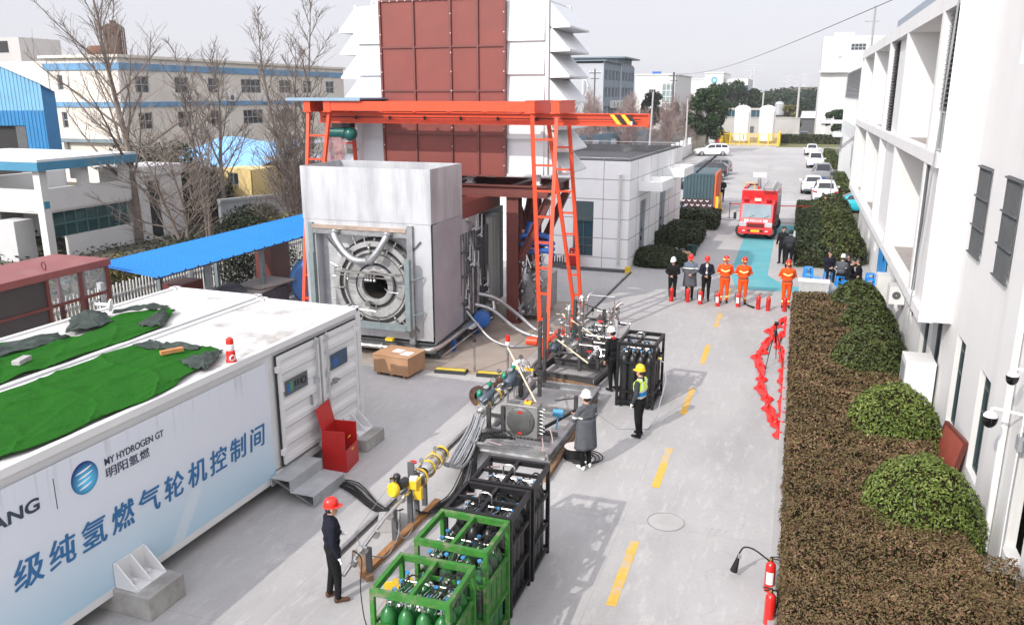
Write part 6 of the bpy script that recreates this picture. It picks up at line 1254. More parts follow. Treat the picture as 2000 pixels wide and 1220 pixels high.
s_b = [(.2,30.8),(.2,29.6),(.1,28.6),(-.15,27.9),(-.02,27.0),(.15,26.4),(.13,25.6),(.2,24.6),(.17,23.6),(.22,22.8),(.22,21.9),(.25,20.9),(.24,20.2),(.2,19.5)]
for S in (s_a, s_b):
    C_ = [Vector((x,y,.03)) for x, y in S]
    for _ in range(2): C_ = [C_[0]] + [q for a_, b_ in zip(C_, C_[1:]) for q in (a_.lerp(b_,.25), a_.lerp(b_,.75))] + [C_[-1]]
    pts = smooth(C_, 2); vs = []; n_ = len(pts)
    for i, p in enumerate(pts):
        d = (pts[min(i+1,n_-1)]-pts[max(0,i-1)]).normalized(); a = d.cross(Vector((0,0,1))); w_ = .10+.03*sin(i*.31); tw_ = .5*sin(i*.35+1)
        for j in range(5): q = (j/4-.5)*2; vs.append(p+a*q*w_+Vector((0,0,.03+.035*sin(q*3+i*.6)+q*tw_*.05)))
    m.add(vs, [(i*5+j,i*5+j+1,i*5+j+6,i*5+j+5) for i in range(n_-1) for j in range(4)], 0, True)
m.build('strip', M('red_silk', (.70,.018,.015), .45, 0, .12, 6, .3, 30), rib)
for S in (s_a[1:], s_b[1:]):
    for x, y in S:
        m = MB(); r0 = rr.uniform(.13,.2); ph = rr.uniform(0,6); m.grid(lambda u, v: (x+r0*v*(1+.07*sin(3*u*2*pi+ph))*cos(u*2*pi), y+1.2*r0*v*(1+.07*sin(4*u*2*pi+ph))*sin(u*2*pi), .03+.11*(1-v**2)*(.7+.3*sin(7*u*2*pi+6*v+ph))), 28, 6); m.build('rosette', bpy.data.materials['red_silk'], rib)
tr_ = thing('camera_tripod', 'thin black camera tripod standing over the red ribbon', 'tripod', (-.13,25.2,0)); m = MB()
for a in (-2.2, -.6, 1.4): m.tube([(0,0,1.12),(.2*cos(a),.2*sin(a)*1.6,.6),(.36*cos(a),.36*sin(a)*1.8,0)], [.02,.016,.011], 6)
m.cyl((0,0,.7), (0,0,1.25), .018, n=8); m.build('legs', RUBBER, tr_); m = MB(); m.box((0,-.02,1.31), (.13,.09,.1)); m.lathe([(.035,0),(.035,.09)], (0,-.06,1.31), (-.3,-1,-.1), 10); m.build('camera', DARK, tr_)
# air conditioners, cctv and odds on the right wall
t = thing('air_conditioner', 'big white air conditioner box below the overhang window', 'air conditioner', (3.38,22.2,0)); m = MB(); m.bx(-.33, .36, -.55, .4, .45, 1.55); m.build('cabinet', AC, t, bev=.015); m = MB(); m.bx(-.335, -.331, -.4, .3, .65, 1.4); m.bx(-.2, .3, -.45, .4, .0, .44); m.build('grille', GREY, t)
t = thing('air_conditioner', 'smaller white cabinet by the wall behind the rounded shrub', 'air conditioner', (3.38,31.95,0)); m = MB(); m.bx(-.22, .22, -.35, .35, .75, 1.7); m.bx(-.18, .18, -.3, .3, 0, .75, 1); m.build('cabinet', [AC, GREY], t)
t = thing('wall_meter', 'grey fan box hung on the wall behind the white cabinet', 'fan unit', (3.5,29.3,1.3)); m = MB(); m.bx(-.2, .28, -.35, .35, 0, .6); m.lathe([(.13,.0),(.13,.012),(.02,.012),(.02,0)], (.02,-.35,.3), (0,-1,0), 18, 1); m.build('box', [AC, DGREY], t)
t = thing('leaning_panel', 'rust red framed panel leaning on the wall behind the second shrub', 'panel', (3.55,18.1,0), R(10)); m = MB(); m.box((0,0,.62), (.04,1.1,1.15), 0, 0, R(12)); m.build('panel', M('rust_red_panel', (.26,.055,.035), .7, 0, .15, 3), t); m = MB()
for z in (.08, 1.15): m.box((.015-(.62-z)*.21,0,z), (.07,1.16,.07), 0, 1, R(12))
for y in (-.56, .56): m.box((.005,y,.62), (.07,.07,1.15), 0, 1, R(12))
m.build('frame', [M('worn_red_frame', (.2,.11,.08), .8), BROWN], t)
for (p, s, lab) in (((3.36,14.35,2.86),1.0,'white dome camera on a long arm, the lower of the two'), ((3.48,13.95,3.72),.8,'small white dome camera, the upper one near the right edge')):
    t = thing('security_camera', lab, 'security camera', p); m = MB(); m.lathe([(.0,.15*s),(.07*s,.14*s),(.105*s,.10*s),(.11*s,.05*s)], n=20); m.build('housing', WPLAST, t, bev=0); m = MB(); m.ball((0,0,.04*s), (.118*s,.118*s,.17*s), 16, 8, 0, -.5, .06); m.build('dome', M('black_dome', (.006,.006,.007), .08), t)
    m = MB(); m.tube([(0,0,.15*s),(0,0,.2*s),(.05,-.03,.22*s),(3.79-p[0],-.15 if s == 1 else -.05,.2*s)], .025, 8); m.build('arm', WPLAST, t)
t = thing('junction_box', 'small grey junction box and conduit on the wall beside the cameras', 'junction box', (3.79,14.1,2.62)); m = MB(); m.bx(-.06, 0, -.09, .09, -.12, .12); m.build('box', GREY, t); m = MB(); m.tube([(-.02,.0,.12),(-.02,.02,.7),(-.02,-.05,1.3)], .012, 6); m.tube([(-.02,.03,-.12),(-.03,.02,-1.0),(-.02,.03,-2.5)], .012, 6); m.build('conduit', WPLAST, t)
# blue stools, low table, wall board and the odds around the seated people
BST = M('blue_stool_plastic', (.015,.27,.70), .35, 0, .08, 4)
def make_stool(label, mat, h=.46):
    t = thing('plastic_stool', label, 'stool', (0,0,0), 0, 'blue plastic stools' if mat is BST else None); m = MB(); m.prism([(-.15,-.15),(.15,-.15),(.15,.15),(-.15,.15)], (0,0,h-.03), (1,0,0), (0,1,0), (0,0,.03)); m.build('seat', mat, t, bev=.01)
    for sx in (-1,1):
        for sy in (-1,1): m = MB(); m.bar((sx*.13,sy*.13,h-.03), (sx*.17,sy*.17,0), .05, .05); m.build('leg', mat, t)
    m = MB()
    for sx in (-1,1): m.bar((sx*.15,-.14,.2), (sx*.15,.14,.2), .02, .04); m.bar((-.14,sx*.15,.2), (.14,sx*.15,.2), .02, .04)
    m.build('apron', mat, t); return t
st0 = make_stool('empty blue stool at the left front corner of the group', BST); st0.location = (.95,37.0,0)
for (x, y, lab) in ((.95,38.1,'topmost of the blue stool pair beside the walkway'),(1.25,36.6,'empty blue stool right behind the low table'),(1.8,38.3,'blue stool under the person in dark navy'),(2.25,37.2,'blue stool under the white helmet man in grey'),(2.62,37.7,'blue stool under the man in black next to the wall'),(2.9,36.6,'blue stool of the front dark haired man'),(2.5,36.5,'blue stool of the man facing the front dark haired man')):
    dup(st0, (x,y,0), .2, lab)
dup(st0, (.95,38.1,.14), .3, 'blue stool stacked on top of another beside the walkway')
for k in range(3): dup(st0, (3.35,36.2,.0+.2*k), .1*k, ('lowest','middle','top')[k]+' blue stool of the stack against the blue wall board')
ps = make_stool('small pink and white stool between the people', M('pink_stool', (.55,.12,.35), .4), .36); ps.location = (1.6,36.7,0)
t = thing('low_table', 'low white topped table with grey front among the blue stools', 'table', (1.15,35.6,0)); m = MB(); m.bx(-.62, .62, -.3, .3, .5, .54); m.build('tabletop', WPLAST, t); m = MB(); m.bx(-.58, .58, -.28, -.26, .02, .5); m.build('front_panel', M('grey_laminate', (.40,.41,.41), .5), t)
for x in (-.55, .55): m = MB(); m.bx(x-.025, x+.025, .2, .25, 0, .5); m.build('leg', GREY, t)
t = thing('wall_board', 'bright blue printed board on the wall behind the seated people', 'board', (3.72,36.6,0)); m = MB(); m.bx(0, .03, -1.6, 1.5, .3, 2.7); m.build('panel', M('sky_blue_board', (.015,.30,.72), .4, 0, .05, 1), t); m = MB()
for y, z, r in ((-.3,1.9,.22),(-.7,1.65,.25),(.2,2.1,.15)): m.lathe([(0,.006),(r,.006),(r,0)], (-.001,y,z), (-1,0,0), 20, 0 if r != .25 else 1)
m.build('printed_disc', [WPLAST, DARK], t)
t = thing('fire_cabinet', 'red hydrant cabinet against the control house front wall', 'cabinet', (-9.6,37.35,0), R(-3)); m = MB(); m.bx(-.22, .22, -.15, .15, 0, .95); m.build('body', REDB, t, bev=.01); m = MB()
for x in (-.09, .09): m.lathe([(0,.004),(.03,.004),(.03,0)], (x,-.151,.78), (0,-1,0), 12)
m.build('round_label', WPLAST, t)
t = thing('bottle_crate', 'dark crate of upright black rods beside the red hydrant cabinet', 'crate', (-10.4,37.2,0), R(-3)); m = MB(); m.bx(-.4, .4, -.14, .14, 0, .25); m.build('crate', DGREY, t); m = MB()
for k in range(6): m.cyl((-.33+.13*k,0,.25), (-.33+.13*k,0,.5+.05*(k % 3)), .04, .03, 8)
m.build('rods', RUBBER, t)
t = thing('rubbish_pile', 'white sacks and dark scrap heaped between the planter hedge and house', 'rubbish', (-5.9,42.0,0)); m = MB()
for k in range(14): m.ball((random.uniform(-.9,.9), random.uniform(-.5,.5), .15), (random.uniform(.15,.35), random.uniform(.15,.3), random.uniform(.12,.3)), 9, 6, k % 3)
m.build('sacks', [WPLAST, DGREY, M('grey_sack', (.3,.29,.28), .8)], t)
t = thing('cardboard_box', 'open cardboard box before the rubbish heap', 'box', (-4.95,41.6,0), .3); m = MB(); m.bx(-.3, .3, -.22, .22, 0, .3); m.box((-.05,-.3,.32), (.5,.2,.01), 0, 0, 0, .5); m.build('box', M('cardboard', (.42,.27,.16), .8, 0, .08, 3), t)
t = thing('green_bin', 'dark green bin beside the cardboard box', 'bin', (-4.65,42.3,0)); m = MB(); m.lathe([(0,0),(.2,0),(.26,.5),(.28,.52),(.24,.5),(.2,.1),(0,.1)], n=16); m.build('bin', M('green_bin_plastic', (.02,.07,.06), .4), t)
t = thing('marker_post', 'short kerb edge with a yellow marker at the rail end', 'kerb marker', (-6.95,37.0,0)); m = MB(); m.bx(-.12, .12, -.1, .1, 0, .28); m.build('marker', YEL, t); m = MB(); m.bx(-3.2, -.15, -.1, .1, 0, .14); m.build('kerb', DGREY, t)
# ------------------------------------------------------------------ people
SKIN = M('skin', (.50,.29,.20), .55, 0, .05, 6); HAIR = M('black_hair', (.012,.011,.010), .5, 0, .2, 8)
CLOTH = {k: M(n_, c, .85, 0, .14, 5, .9, 13, spec=.2) for k, (n_, c) in {'black': ('black_cloth', (.008,.008,.009)), 'navy': ('navy_cloth', (.009,.010,.018)), 'grey': ('grey_coat_cloth', (.085,.09,.102)), 'blugrey': ('blue_grey_cloth', (.12,.15,.20)),
    'dgrey': ('dark_grey_cloth', (.032,.034,.037)), 'orange': ('orange_fire_suit', (.78,.085,.012)), 'white': ('white_cloth', (.72,.72,.71)), 'char': ('charcoal_cloth', (.04,.045,.052)), 'brownl': ('brown_leather', (.10,.05,.03)), 'hiviz': ('high_visibility_yellow', (.52,.80,.03)),
    'vblue': ('vest_blue', (.012,.20,.48)), 'silver': ('reflective_strip', (.72,.72,.68)), 'ystrip': ('yellow_reflective_strip', (.78,.74,.30)), 'red': ('red_cloth', (.40,.02,.02)), 'boot': ('black_boot', (.015,.014,.014))}.items()}
def cap_mesh(mb, p, q, r1, r2):
    p, q = Vector(p), Vector(q); d = q-p; L = d.length
    if L < 1e-5: mb.ball(p, r1, 12, 8); return
    n = 6; prof = [(r1*sin(pi/2*k/n), -r1*cos(pi/2*k/n)) for k in range(n+1)] + [(r2*cos(pi/2*k/n), L+r2*sin(pi/2*k/n)) for k in range(n+1)]
    prof[0] = (1e-4, -r1); prof[-1] = (1e-4, L+r2); mb.lathe(prof, p, d/L, 12)
def person(label, x, y, rz, top='black', leg='black', shoe='boot', arms='down', helmet=None, hair=True, coat=None, gloves=None, sit=False, s=1.0, fn=None, vox=.012, look=(0,0), stride=.0, lean=0., collar=None, hands=None, bare=False, bulk=1.1, group=None, shirt=None, z0=0.006):
    """one continuous body grown around a posed skeleton; local -Y is where the person faces"""
    t = thing('person', label, 'person', (x, y, z0), rz, group); t.scale = (s, s, s)
    pr = []                                                           # (kind, a, b, r1, r2, material)
    C_ = lambda a, b, r1, r2, m: pr.append(('c', Vector(a), Vector(b), r1, r2, m))
    hz = .93 if not sit else .50
    tilt = lean; U = lambda px, py, pz: (px, py - (pz-hz)*tilt, pz)
    sh = hz+.50
    # trunk
    C_(U(-.075,.0,hz), U(.075,.0,hz), .115, .115, leg); C_(U(-.055,.0,hz+.16), U(.055,.0,hz+.16), .118, .118, top); C_(U(-.075,.0,hz+.32), U(.075,.0,hz+.32), .128, .128, top)
    C_(U(-.085,-.01,hz+.40), U(.085,-.01,hz+.40), .118, .118, top); C_(U(-.15,.01,sh-.02), U(.15,.01,sh-.02), .075, .075, top); C_(U(-.06,.01,sh+.03), U(.06,.01,sh+.03), .062, .062, top)
    C_(U(0,.0,sh+.03), U(0,-.015,sh+.13), .056, .054, 'skin')
    if collar: C_(U(-.03,.01,sh+.055), U(.03,.01,sh+.055), .066, .066, collar)
    if shirt: C_(U(0,-.105,hz+.20), U(0,-.085,sh+.02), .035, .045, shirt)
    hx, hy = look; hc = Vector(U(0,-.03,sh+.215)); ry = Matrix.Rotation(hx, 3, 'Z') @ Matrix.Rotation(hy, 3, 'X'); H_ = lambda a, b, c: hc + ry @ Vector((a, b, c))
    C_(H_(0,.012,.025), H_(0,.0,.045), .088, .084, 'skin'); C_(H_(0,-.022,-.045), H_(0,-.03,-.06), .062, .056, 'skin'); C_(H_(0,-.048,-.085), H_(0,-.05,-.09), .032, .03, 'skin')
    C_(H_(0,-.095,.012), H_(0,-.112,-.02), .012, .017, 'skin')                       # nose
    for e in (-1, 1):
        C_(H_(e*.09,.01,.015), H_(e*.09,.012,-.025), .018, .014, 'skin')           # ears
        C_(H_(e*.034,-.089,.022), H_(e*.040,-.086,.022), .010, .010, 'hair'); C_(H_(e*.02,-.093,.046), H_(e*.046,-.083,.048), .008, .007, 'hair')
    C_(H_(-.02,-.083,-.055), H_(.02,-.083,-.055), .009, .009, 'red')
    if hair and not helmet:
        C_(H_(0,.03,.06), H_(0,.01,.075), .092, .086, 'hair'); C_(H_(-.04,.045,.02), H_(.04,.045,.02), .07, .07, 'hair'); C_(H_(-.03,-.055,.088), H_(.03,-.055,.088), .035, .035, 'hair')
    elif hair: C_(H_(-.03,.055,-.01), H_(.03,.055,-.01), .055, .055, 'hair')
    # legs
    for e in (-1, 1):
        o = stride*e
        if sit: hip, kn, an = Vector((e*.095,0,.50)), Vector((e*.14,-.42,.50)), Vector((e*.13,-.38,.085))
        else: hip, kn, an = Vector((e*.092,0,.88)), Vector((e*.10,-.02+o*.5,.49)), Vector((e*.105,.02+o,.095))
        C_(hip, kn, .095, .062, leg); C_(kn, an, .062, .047, leg); C_(an+Vector((0,.02,-.04)), an+Vector((e*.02,-.15,-.055)), .042, .036, shoe); C_(an+Vector((0,.03,-.02)), an+Vector((0,.03,-.055)), .042, .040, shoe)
    # arms
    S_ = [Vector(U(e*.19,.015,sh-.02)) for e in (-1, 1)]
    P_ = {'down': ((-.25,.03,hz+.23),(-.27,-.05,hz+.0)), 'behind': ((-.28,.12,hz+.24),(-.07,.19,hz+.06)), 'front': ((-.27,-.05,hz+.24),(-.045,-.20,hz+.10)), 'crossed': ((-.27,-.08,hz+.24),(.10,-.20,hz+.30)), 'lap': ((-.25,-.12,hz+.22),(-.06,-.30,hz+.12)), 'hold': ((-.27,.02,hz+.24),(-.30,-.18,hz+.10)), 'reach': ((-.26,-.16,hz+.35),(-.18,-.42,hz+.30))}
    for i, e in enumerate((-1, 1)):
        k = arms if isinstance(arms, str) else arms[i]; el, wr_ = [Vector(U(-q[0]*e, q[1], q[2])) for q in P_[k]]
        if k == 'crossed' and e == 1: wr_ += Vector((.0,-.035,-.07))
        if k in ('behind','front','lap') and e == 1: wr_ += Vector((0,-.03 if k != 'behind' else .03,.03))
        C_(S_[i], el, .066, .052, top); C_(el, wr_, .052, .038, top)
        d = (wr_-el).normalized(); hm = gloves or 'skin'; side = d.cross(Vector((0,0,1)) if abs(d.z) < .8 else Vector((0,1,0))).normalized(); nrm = side.cross(d)
        pc = wr_+d*.055; C_(wr_, pc, .030, .036, hm); C_(pc-side*.022, pc+side*.022+d*.012, .021, .021, hm)
        for f in range(4):
            b = pc+side*(-.033+.022*f)+d*.03; L = (.048,.058,.055,.042)[f]; m1 = b+d*L*.6+nrm*.006; C_(b, m1, .0105, .010, hm); C_(m1, m1+d*L*.45+nrm*.022, .010, .008, hm)
        th = pc-side*.034-d*.02; C_(th, th-side*.022+d*.032+nrm*.01, .0115, .009, hm)
    pr = [(a_, b1, c1_, r1*(bulk if mt_ not in ('skin','hair','red',shoe,gloves) else 1), r2*(bulk if mt_ not in ('skin','hair','red',shoe,gloves) else 1), mt_) for a_, b1, c1_, r1, r2, mt_ in pr]
    m = MB()
    for p in pr: cap_mesh(m, p[1], p[2], p[3], p[4])
    me = bpy.data.meshes.new('tmp'); me.from_pydata(m.v, [], m.f); o = bpy.data.objects.new('tmp', me); COL.objects.link(o)
    r = o.modifiers.new('r', 'REMESH'); r.mode = 'VOXEL'; r.voxel_size = vox; q = o.modifiers.new('s', 'SMOOTH'); q.iterations = 3; q.factor = .4
    ev = bpy.data.meshes.new_from_object(o.evaluated_get(bpy.context.evaluated_depsgraph_get())); bpy.data.objects.remove(o)
    n = len(ev.polygons); ce = np.empty(n*3, np.float32); ev.polygons.foreach_get('center', ce); ce = ce.reshape(-1, 3).astype(float)
    best = np.full(n, 9.); keys = [p[5] for p in pr]; idx = np.zeros(n, int)
    for i, p in enumerate(pr):
        a = np.array(p[1]); d = np.array(p[2])-a; L2 = (d*d).sum()+1e-12; tt = np.clip(((ce-a) @ d)/L2, 0, 1); ds = np.linalg.norm(ce-a-tt[:,None]*d, axis=1)-(p[3]+(p[4]-p[3])*tt)
        if p[5] in ('hair','red') and p[3] < .02: ds -= .006
        b = ds < best; best[b] = ds[b]; idx[b] = i
    names = np.array(keys, dtype=object)[idx]
    if fn: names = fn(ce, names, hz, sh)
    uq = sorted(set(names)); mats = [SKIN if u == 'skin' else HAIR if u == 'hair' else CLOTH[u] for u in uq]; ev.materials.clear()
    for m_ in mats: ev.materials.append(m_)
    ev.polygons.foreach_set('material_index', np.array([uq.index(u) for u in names], np.int32)); ev.polygons.foreach_set('use_smooth', np.ones(n, bool)); ev.update()
    ev.name = 'body'; b = bpy.data.objects.new('body', ev); COL.objects.link(b); b.parent = t
    if helmet:
        col, kind = helmet; h = MB(); n = 24
        prof = [(1.0,0),(1.0,.03),(.97,.055),(.86,.095),(.66,.125),(.36,.142),(0,.147)] if kind != 'fire' else [(1.0,-.05),(1.03,.0),(1.0,.06),(.85,.105),(.6,.132),(.3,.145),(0,.148)]
        h.lathe([(r_*.108, z_) for r_, z_ in prof], (0,0,0), (0,0,1), n)
        h.v = [(a*.95, b_*1.13, c) for a, b_, c in h.v]
        if kind != 'fire':
            vs = []; 
            for j in range(25):
                a = 2*pi*j/24; f = max(0, -sin(a))**1.5; vs += [(.103*cos(a), .122*sin(a), .004), ((.118+.01*f)*cos(a), (.135+.055*f)*sin(a), -.006-.012*f)]
            h.add(vs, [(2*j, 2*j+1, 2*j+3, 2*j+2) for j in range(24)], 0, True); h.bx(-.012, .012, -.05, .05, .146, .152)
        else:
            h.prism([(-.012,0),(.012,0),(.012,.165),(-.012,.165)], (0,-.11,.03), (1,0,0), (0,.9,.72), (0,0,.0)); h.box((0,-.118,.035), (.07,.02,.05), 0, 1)
            for e in (-1, 1): h.box((e*.102,0,.01), (.012,.10,.06), 0, 1)
            h.lathe([(.114,.005),(.118,.01),(.114,.03)], (0,0,0), (0,0,1), 24, 1); h.v = [(a, b_*1.0, c) for a, b_, c in h.v]
        ho = h.build('helmet', [HELM[col], CLOTH['ystrip']], t); ho.location = H_(0,.005,.045); ho.rotation_euler = (hy, 0, hx)
    if coat:
        c = MB(); z1, z2, mt, n = hz+.27, coat[1], coat[0], 28
        c.grid(lambda u, v: ((.205+.045*v+.010*sin(9*u*2*pi)*v)*cos(u*2*pi)*1.1, (.160+.035*v+.012*sin(7*u*2*pi+1)*v)*sin(u*2*pi), z1+(z2-z1)*v), n, 10)
        co = c.build('coat', CLOTH[mt], t); sd = co.modifiers.new('t', 'SOLIDIFY'); sd.thickness = .012
    return t
HELM = {'red': M('red_helmet', (.70,.02,.012), .3, 0, .03, 3, coat=.3), 'white': M('white_helmet', (.78,.79,.80), .3, 0, .03, 3, coat=.3), 'yellow': M('yellow_helmet', (.78,.47,.008), .3, 0, .03, 3, coat=.3), 'fire': M('dark_red_fire_helmet', (.50,.02,.012), .35, 0, .05, 3, coat=.2)}
HELM['firered'] = HELM['fire']
def f_vest(ce, nm, hz, sh):
    z = ce[:,2]; tr = (abs(ce[:,0]) < .19) & (z > hz-.06) & (z < sh+.07) & (nm == 'char'); nm = nm.copy()
    nm[tr & (z > hz+.26)] = 'hiviz'; nm[tr & (z <= hz+.26)] = 'vblue'; nm[tr & (abs(z-(hz+.11)) < .032)] = 'silver'; nm[tr & (z > hz+.24) & (z < hz+.30)] = 'silver'
    nm[tr & (z > hz+.28) & (abs(abs(ce[:,0])-.10) < .032)] = 'silver'; nm[tr & (z > sh-.0) & (abs(ce[:,0]) < .05)] = 'char'; return nm
def f_fire(ce, nm, hz, sh):
    z = ce[:,2]; nm = nm.copy(); o = nm == 'orange'; v = hz+.30+abs(ce[:,0])*.45
    nm[o & (abs(z-v) < .028) & (abs(ce[:,0]) < .17) & (ce[:,1] < .03)] = 'ystrip'; nm[o & (abs(z-.25) < .035)] = 'ystrip'; nm[o & (z > hz+.05) & (z < hz+.085) & (abs(ce[:,0]) < .2)] = 'char'
    nm[o & (abs(ce[:,0]) > .205) & (abs(z-(hz+.20)) < .022)] = 'ystrip'; return nm
def f_greyred(ce, nm, hz, sh):
    nm = nm.copy(); g_ = nm == 'grey'; nm[g_ & (ce[:,2] > hz+.33)] = 'blugrey'; nm[g_ & (abs(ce[:,2]-(hz+.34)) < .02)] = 'silver'; return nm
def f_band(ce, nm, hz, sh):
    nm = nm.copy(); nm[(nm == 'grey') & (abs(ce[:,2]-(sh-.19)) < .02) & (abs(ce[:,0]) > .17)] = 'silver'; return nm
def face(dx, dy): return atan2(dx, -dy)
person('man in black jacket and red helmet holding a thin hose at the valve train', -6.55, 10.22, face(.75,.66), 'navy', 'black', 'brownl', ('down','hold'), ('red','hat'), gloves='white', collar='navy', vox=.009, stride=.05)
m = MB(); m.tube(smooth([(-6.22,10.3,.92),(-6.1,10.35,.75),(-6.0,10.1,.4),(-5.7,9.7,.1),(-5.3,9.3,.4),(-4.9,9.2,.9)]), .010, 6); tag(m.build('air_hose', RUBBER), 'thin black hose from the red helmet man to the green rack', 'hose')
m = MB(); m.tube([(-6.22,10.3,.93),(-6.28,10.35,.62)], .012, 6); tag(m.build('sampling_wand', DSTEEL), 'thin wand in the hand of the red helmet man', 'wand')
person('man in long grey coat and white helmet with folded arms beside the skid', -3.85, 16.3, face(-.75,.66), 'grey', 'black', 'white', 'crossed', ('white','hat'), coat=('grey',.50), vox=.009, fn=f_band, stride=.03)
person('man in yellow helmet and green and blue reflective vest watching the skids', -3.05, 18.42, face(-.95,.3), 'char', 'black', 'boot', 'down', ('yellow','hat'), gloves='white', vox=.009, fn=f_vest, stride=.03)
person('man in white helmet and black suit leaning in behind the lone black rack', -4.3, 21.35, face(-.7,.55), 'black', 'black', 'boot', ('reach','down'), ('white','hat'), collar='red', lean=.15, look=(.1,.25))
person('slim person in black with white helmet and white shoes at the row end', -4.28, 32.6, face(-.1,-1), 'black', 'black', 'white', 'front', ('white','hat'), s=.95, look=(-.2,.3))
person('man in grey work coat with blue shoulders and red helmet in the row', -3.62, 32.75, face(.1,-1), 'grey', 'black', 'boot', 'front', ('red','hat'), coat=('grey',.55), fn=f_greyred, s=1.02, look=(.0,.25))
person('man in open black jacket over white shirt and red helmet in the row', -2.98, 32.8, face(.05,-1), 'navy', 'black', 'boot', 'front', ('red','hat'), shirt='white', look=(-.3,.15))
for (x, lab, lk, st) in ((-2.25,'leftmost firefighter in orange suit with head turned aside',(.7,.2),.06), (-1.55,'middle firefighter in orange suit with lowered head behind an extinguisher',(.2,.4),.02), (.09,'firefighter in orange suit standing apart next to the hedge',(-.1,.35),.03)):
    person(lab, x, 32.65, face(.05,-1), 'orange', 'orange', 'boot', 'behind', ('fire','fire'), fn=f_fire, s=1.04, look=lk, stride=st, group='firefighters in orange suits')
m = MB(); m.tube([(-1.35,32.4,.06),(-1.05,32.1,.03)], [.03,.05], 8); m.tube([(-1.7,32.35,.5),(-1.5,32.5,.3),(-1.35,32.42,.08)], .012, 5); tag(m.build('extinguisher_horn', RUBBER), 'black discharge horn on the ground at the middle firefighter', 'horn')
person('man in black jacket standing with face to the yard behind the hooded man', -.25, 41.6, face(-.3,-.9), 'black', 'black', 'boot', 'down', None, s=1.02, look=(-.4,0), collar='black')
person('man in dark grey hooded jacket seen from behind on the teal walkway', .08, 40.6, face(.1,1), 'dgrey', 'black', 'boot', 'front', None, collar='dgrey', s=1.02)
person('seated person in navy jacket with hands in the lap on a blue stool', 1.8, 38.3, face(.2,-1), 'navy', 'navy', 'boot', 'lap', None, sit=True, look=(.3,.2))
person('seated man in grey coat and white helmet among the blue stools', 2.25, 37.25, face(.35,.9), 'grey', 'black', 'boot', 'lap', ('white','hat'), sit=True, lean=.15, fn=f_band)
person('seated man in black leaning forward beside the white building', 2.65, 37.75, face(-.8,-.5), 'black', 'black', 'boot', 'lap', None, sit=True, lean=.22)
person('seated dark haired man nearest to the wall looking left', 2.95, 36.65, face(-.9,.1), 'black', 'black', 'boot', 'lap', None, sit=True, lean=.1)
person('seated man in black facing right beyond the nearest round shrub', 2.5, 36.55, face(.9,-.3), 'black', 'black', 'boot', 'lap', None, sit=True, lean=.15)
person('man in dark clothes standing by the striped barrier and container', -5.15, 65.2, face(.2,-1), 'black', 'black', 'boot', 'front', None)
person('second man in dark clothes a step left behind the striped barrier', -5.55, 65.9, face(.4,-1), 'black', 'black', 'boot', 'front', None)
person('left man in black standing before the turquoise car', 1.9, 57.6, face(0,-1), 'black', 'black', 'boot', 'front', None, vox=.015)
person('shorter man in black standing in front before the turquoise car', 2.05, 56.9, face(.3,-1), 'black', 'black', 'boot', 'front', None, s=.94, vox=.015)
person('man in black standing right of the lamp post before the turquoise car', 2.6, 57.3, face(-.5,-1), 'black', 'black', 'boot', 'front', None, s=.97, vox=.015)
# ------------------------------------------------------------------ vehicles
TYRE = M('tyre_rubber', (.016,.016,.016), .75, 0, .2, 5); RIM = M('alloy_rim', (.42,.43,.44), .3, .8, .1, 6); LAMP = M('headlamp_glass', (.55,.57,.60), .12, .2, .1, 6); TAIL = M('tail_lamp_red', (.38,.008,.01), .15, 0, .1, 6)
CARG = glass('car_glass', (.012,.016,.02), .04)
def paint(name, c, r=.25): return M(name, c, r, 0, .03, 1, coat=.6)
def wheel(parent, p, r, wd, side):
    m = MB(); m.lathe([(r*.62,-wd/2),(r*.92,-wd/2),(r,-wd*.32),(r,wd*.32),(r*.92,wd/2),(r*.62,wd/2)], p, (0,1,0), 22); w_ = m.build('wheel', TYRE, parent)
    m = MB(); d = side; m.lathe([(0,.02*d),(r*.16,.03*d),(r*.62,.0)], (p[0],p[1]+side*wd*.40,p[2]), (0,1,0), 20)
    for k in range(5): a = 2*pi*k/5; m.bar((p[0],p[1]+side*(wd*.43),p[2]), (p[0]+r*.6*cos(a),p[1]+side*(wd*.43),p[2]+r*.6*sin(a)), .05, .03)
    m.build('rim', RIM, w_)
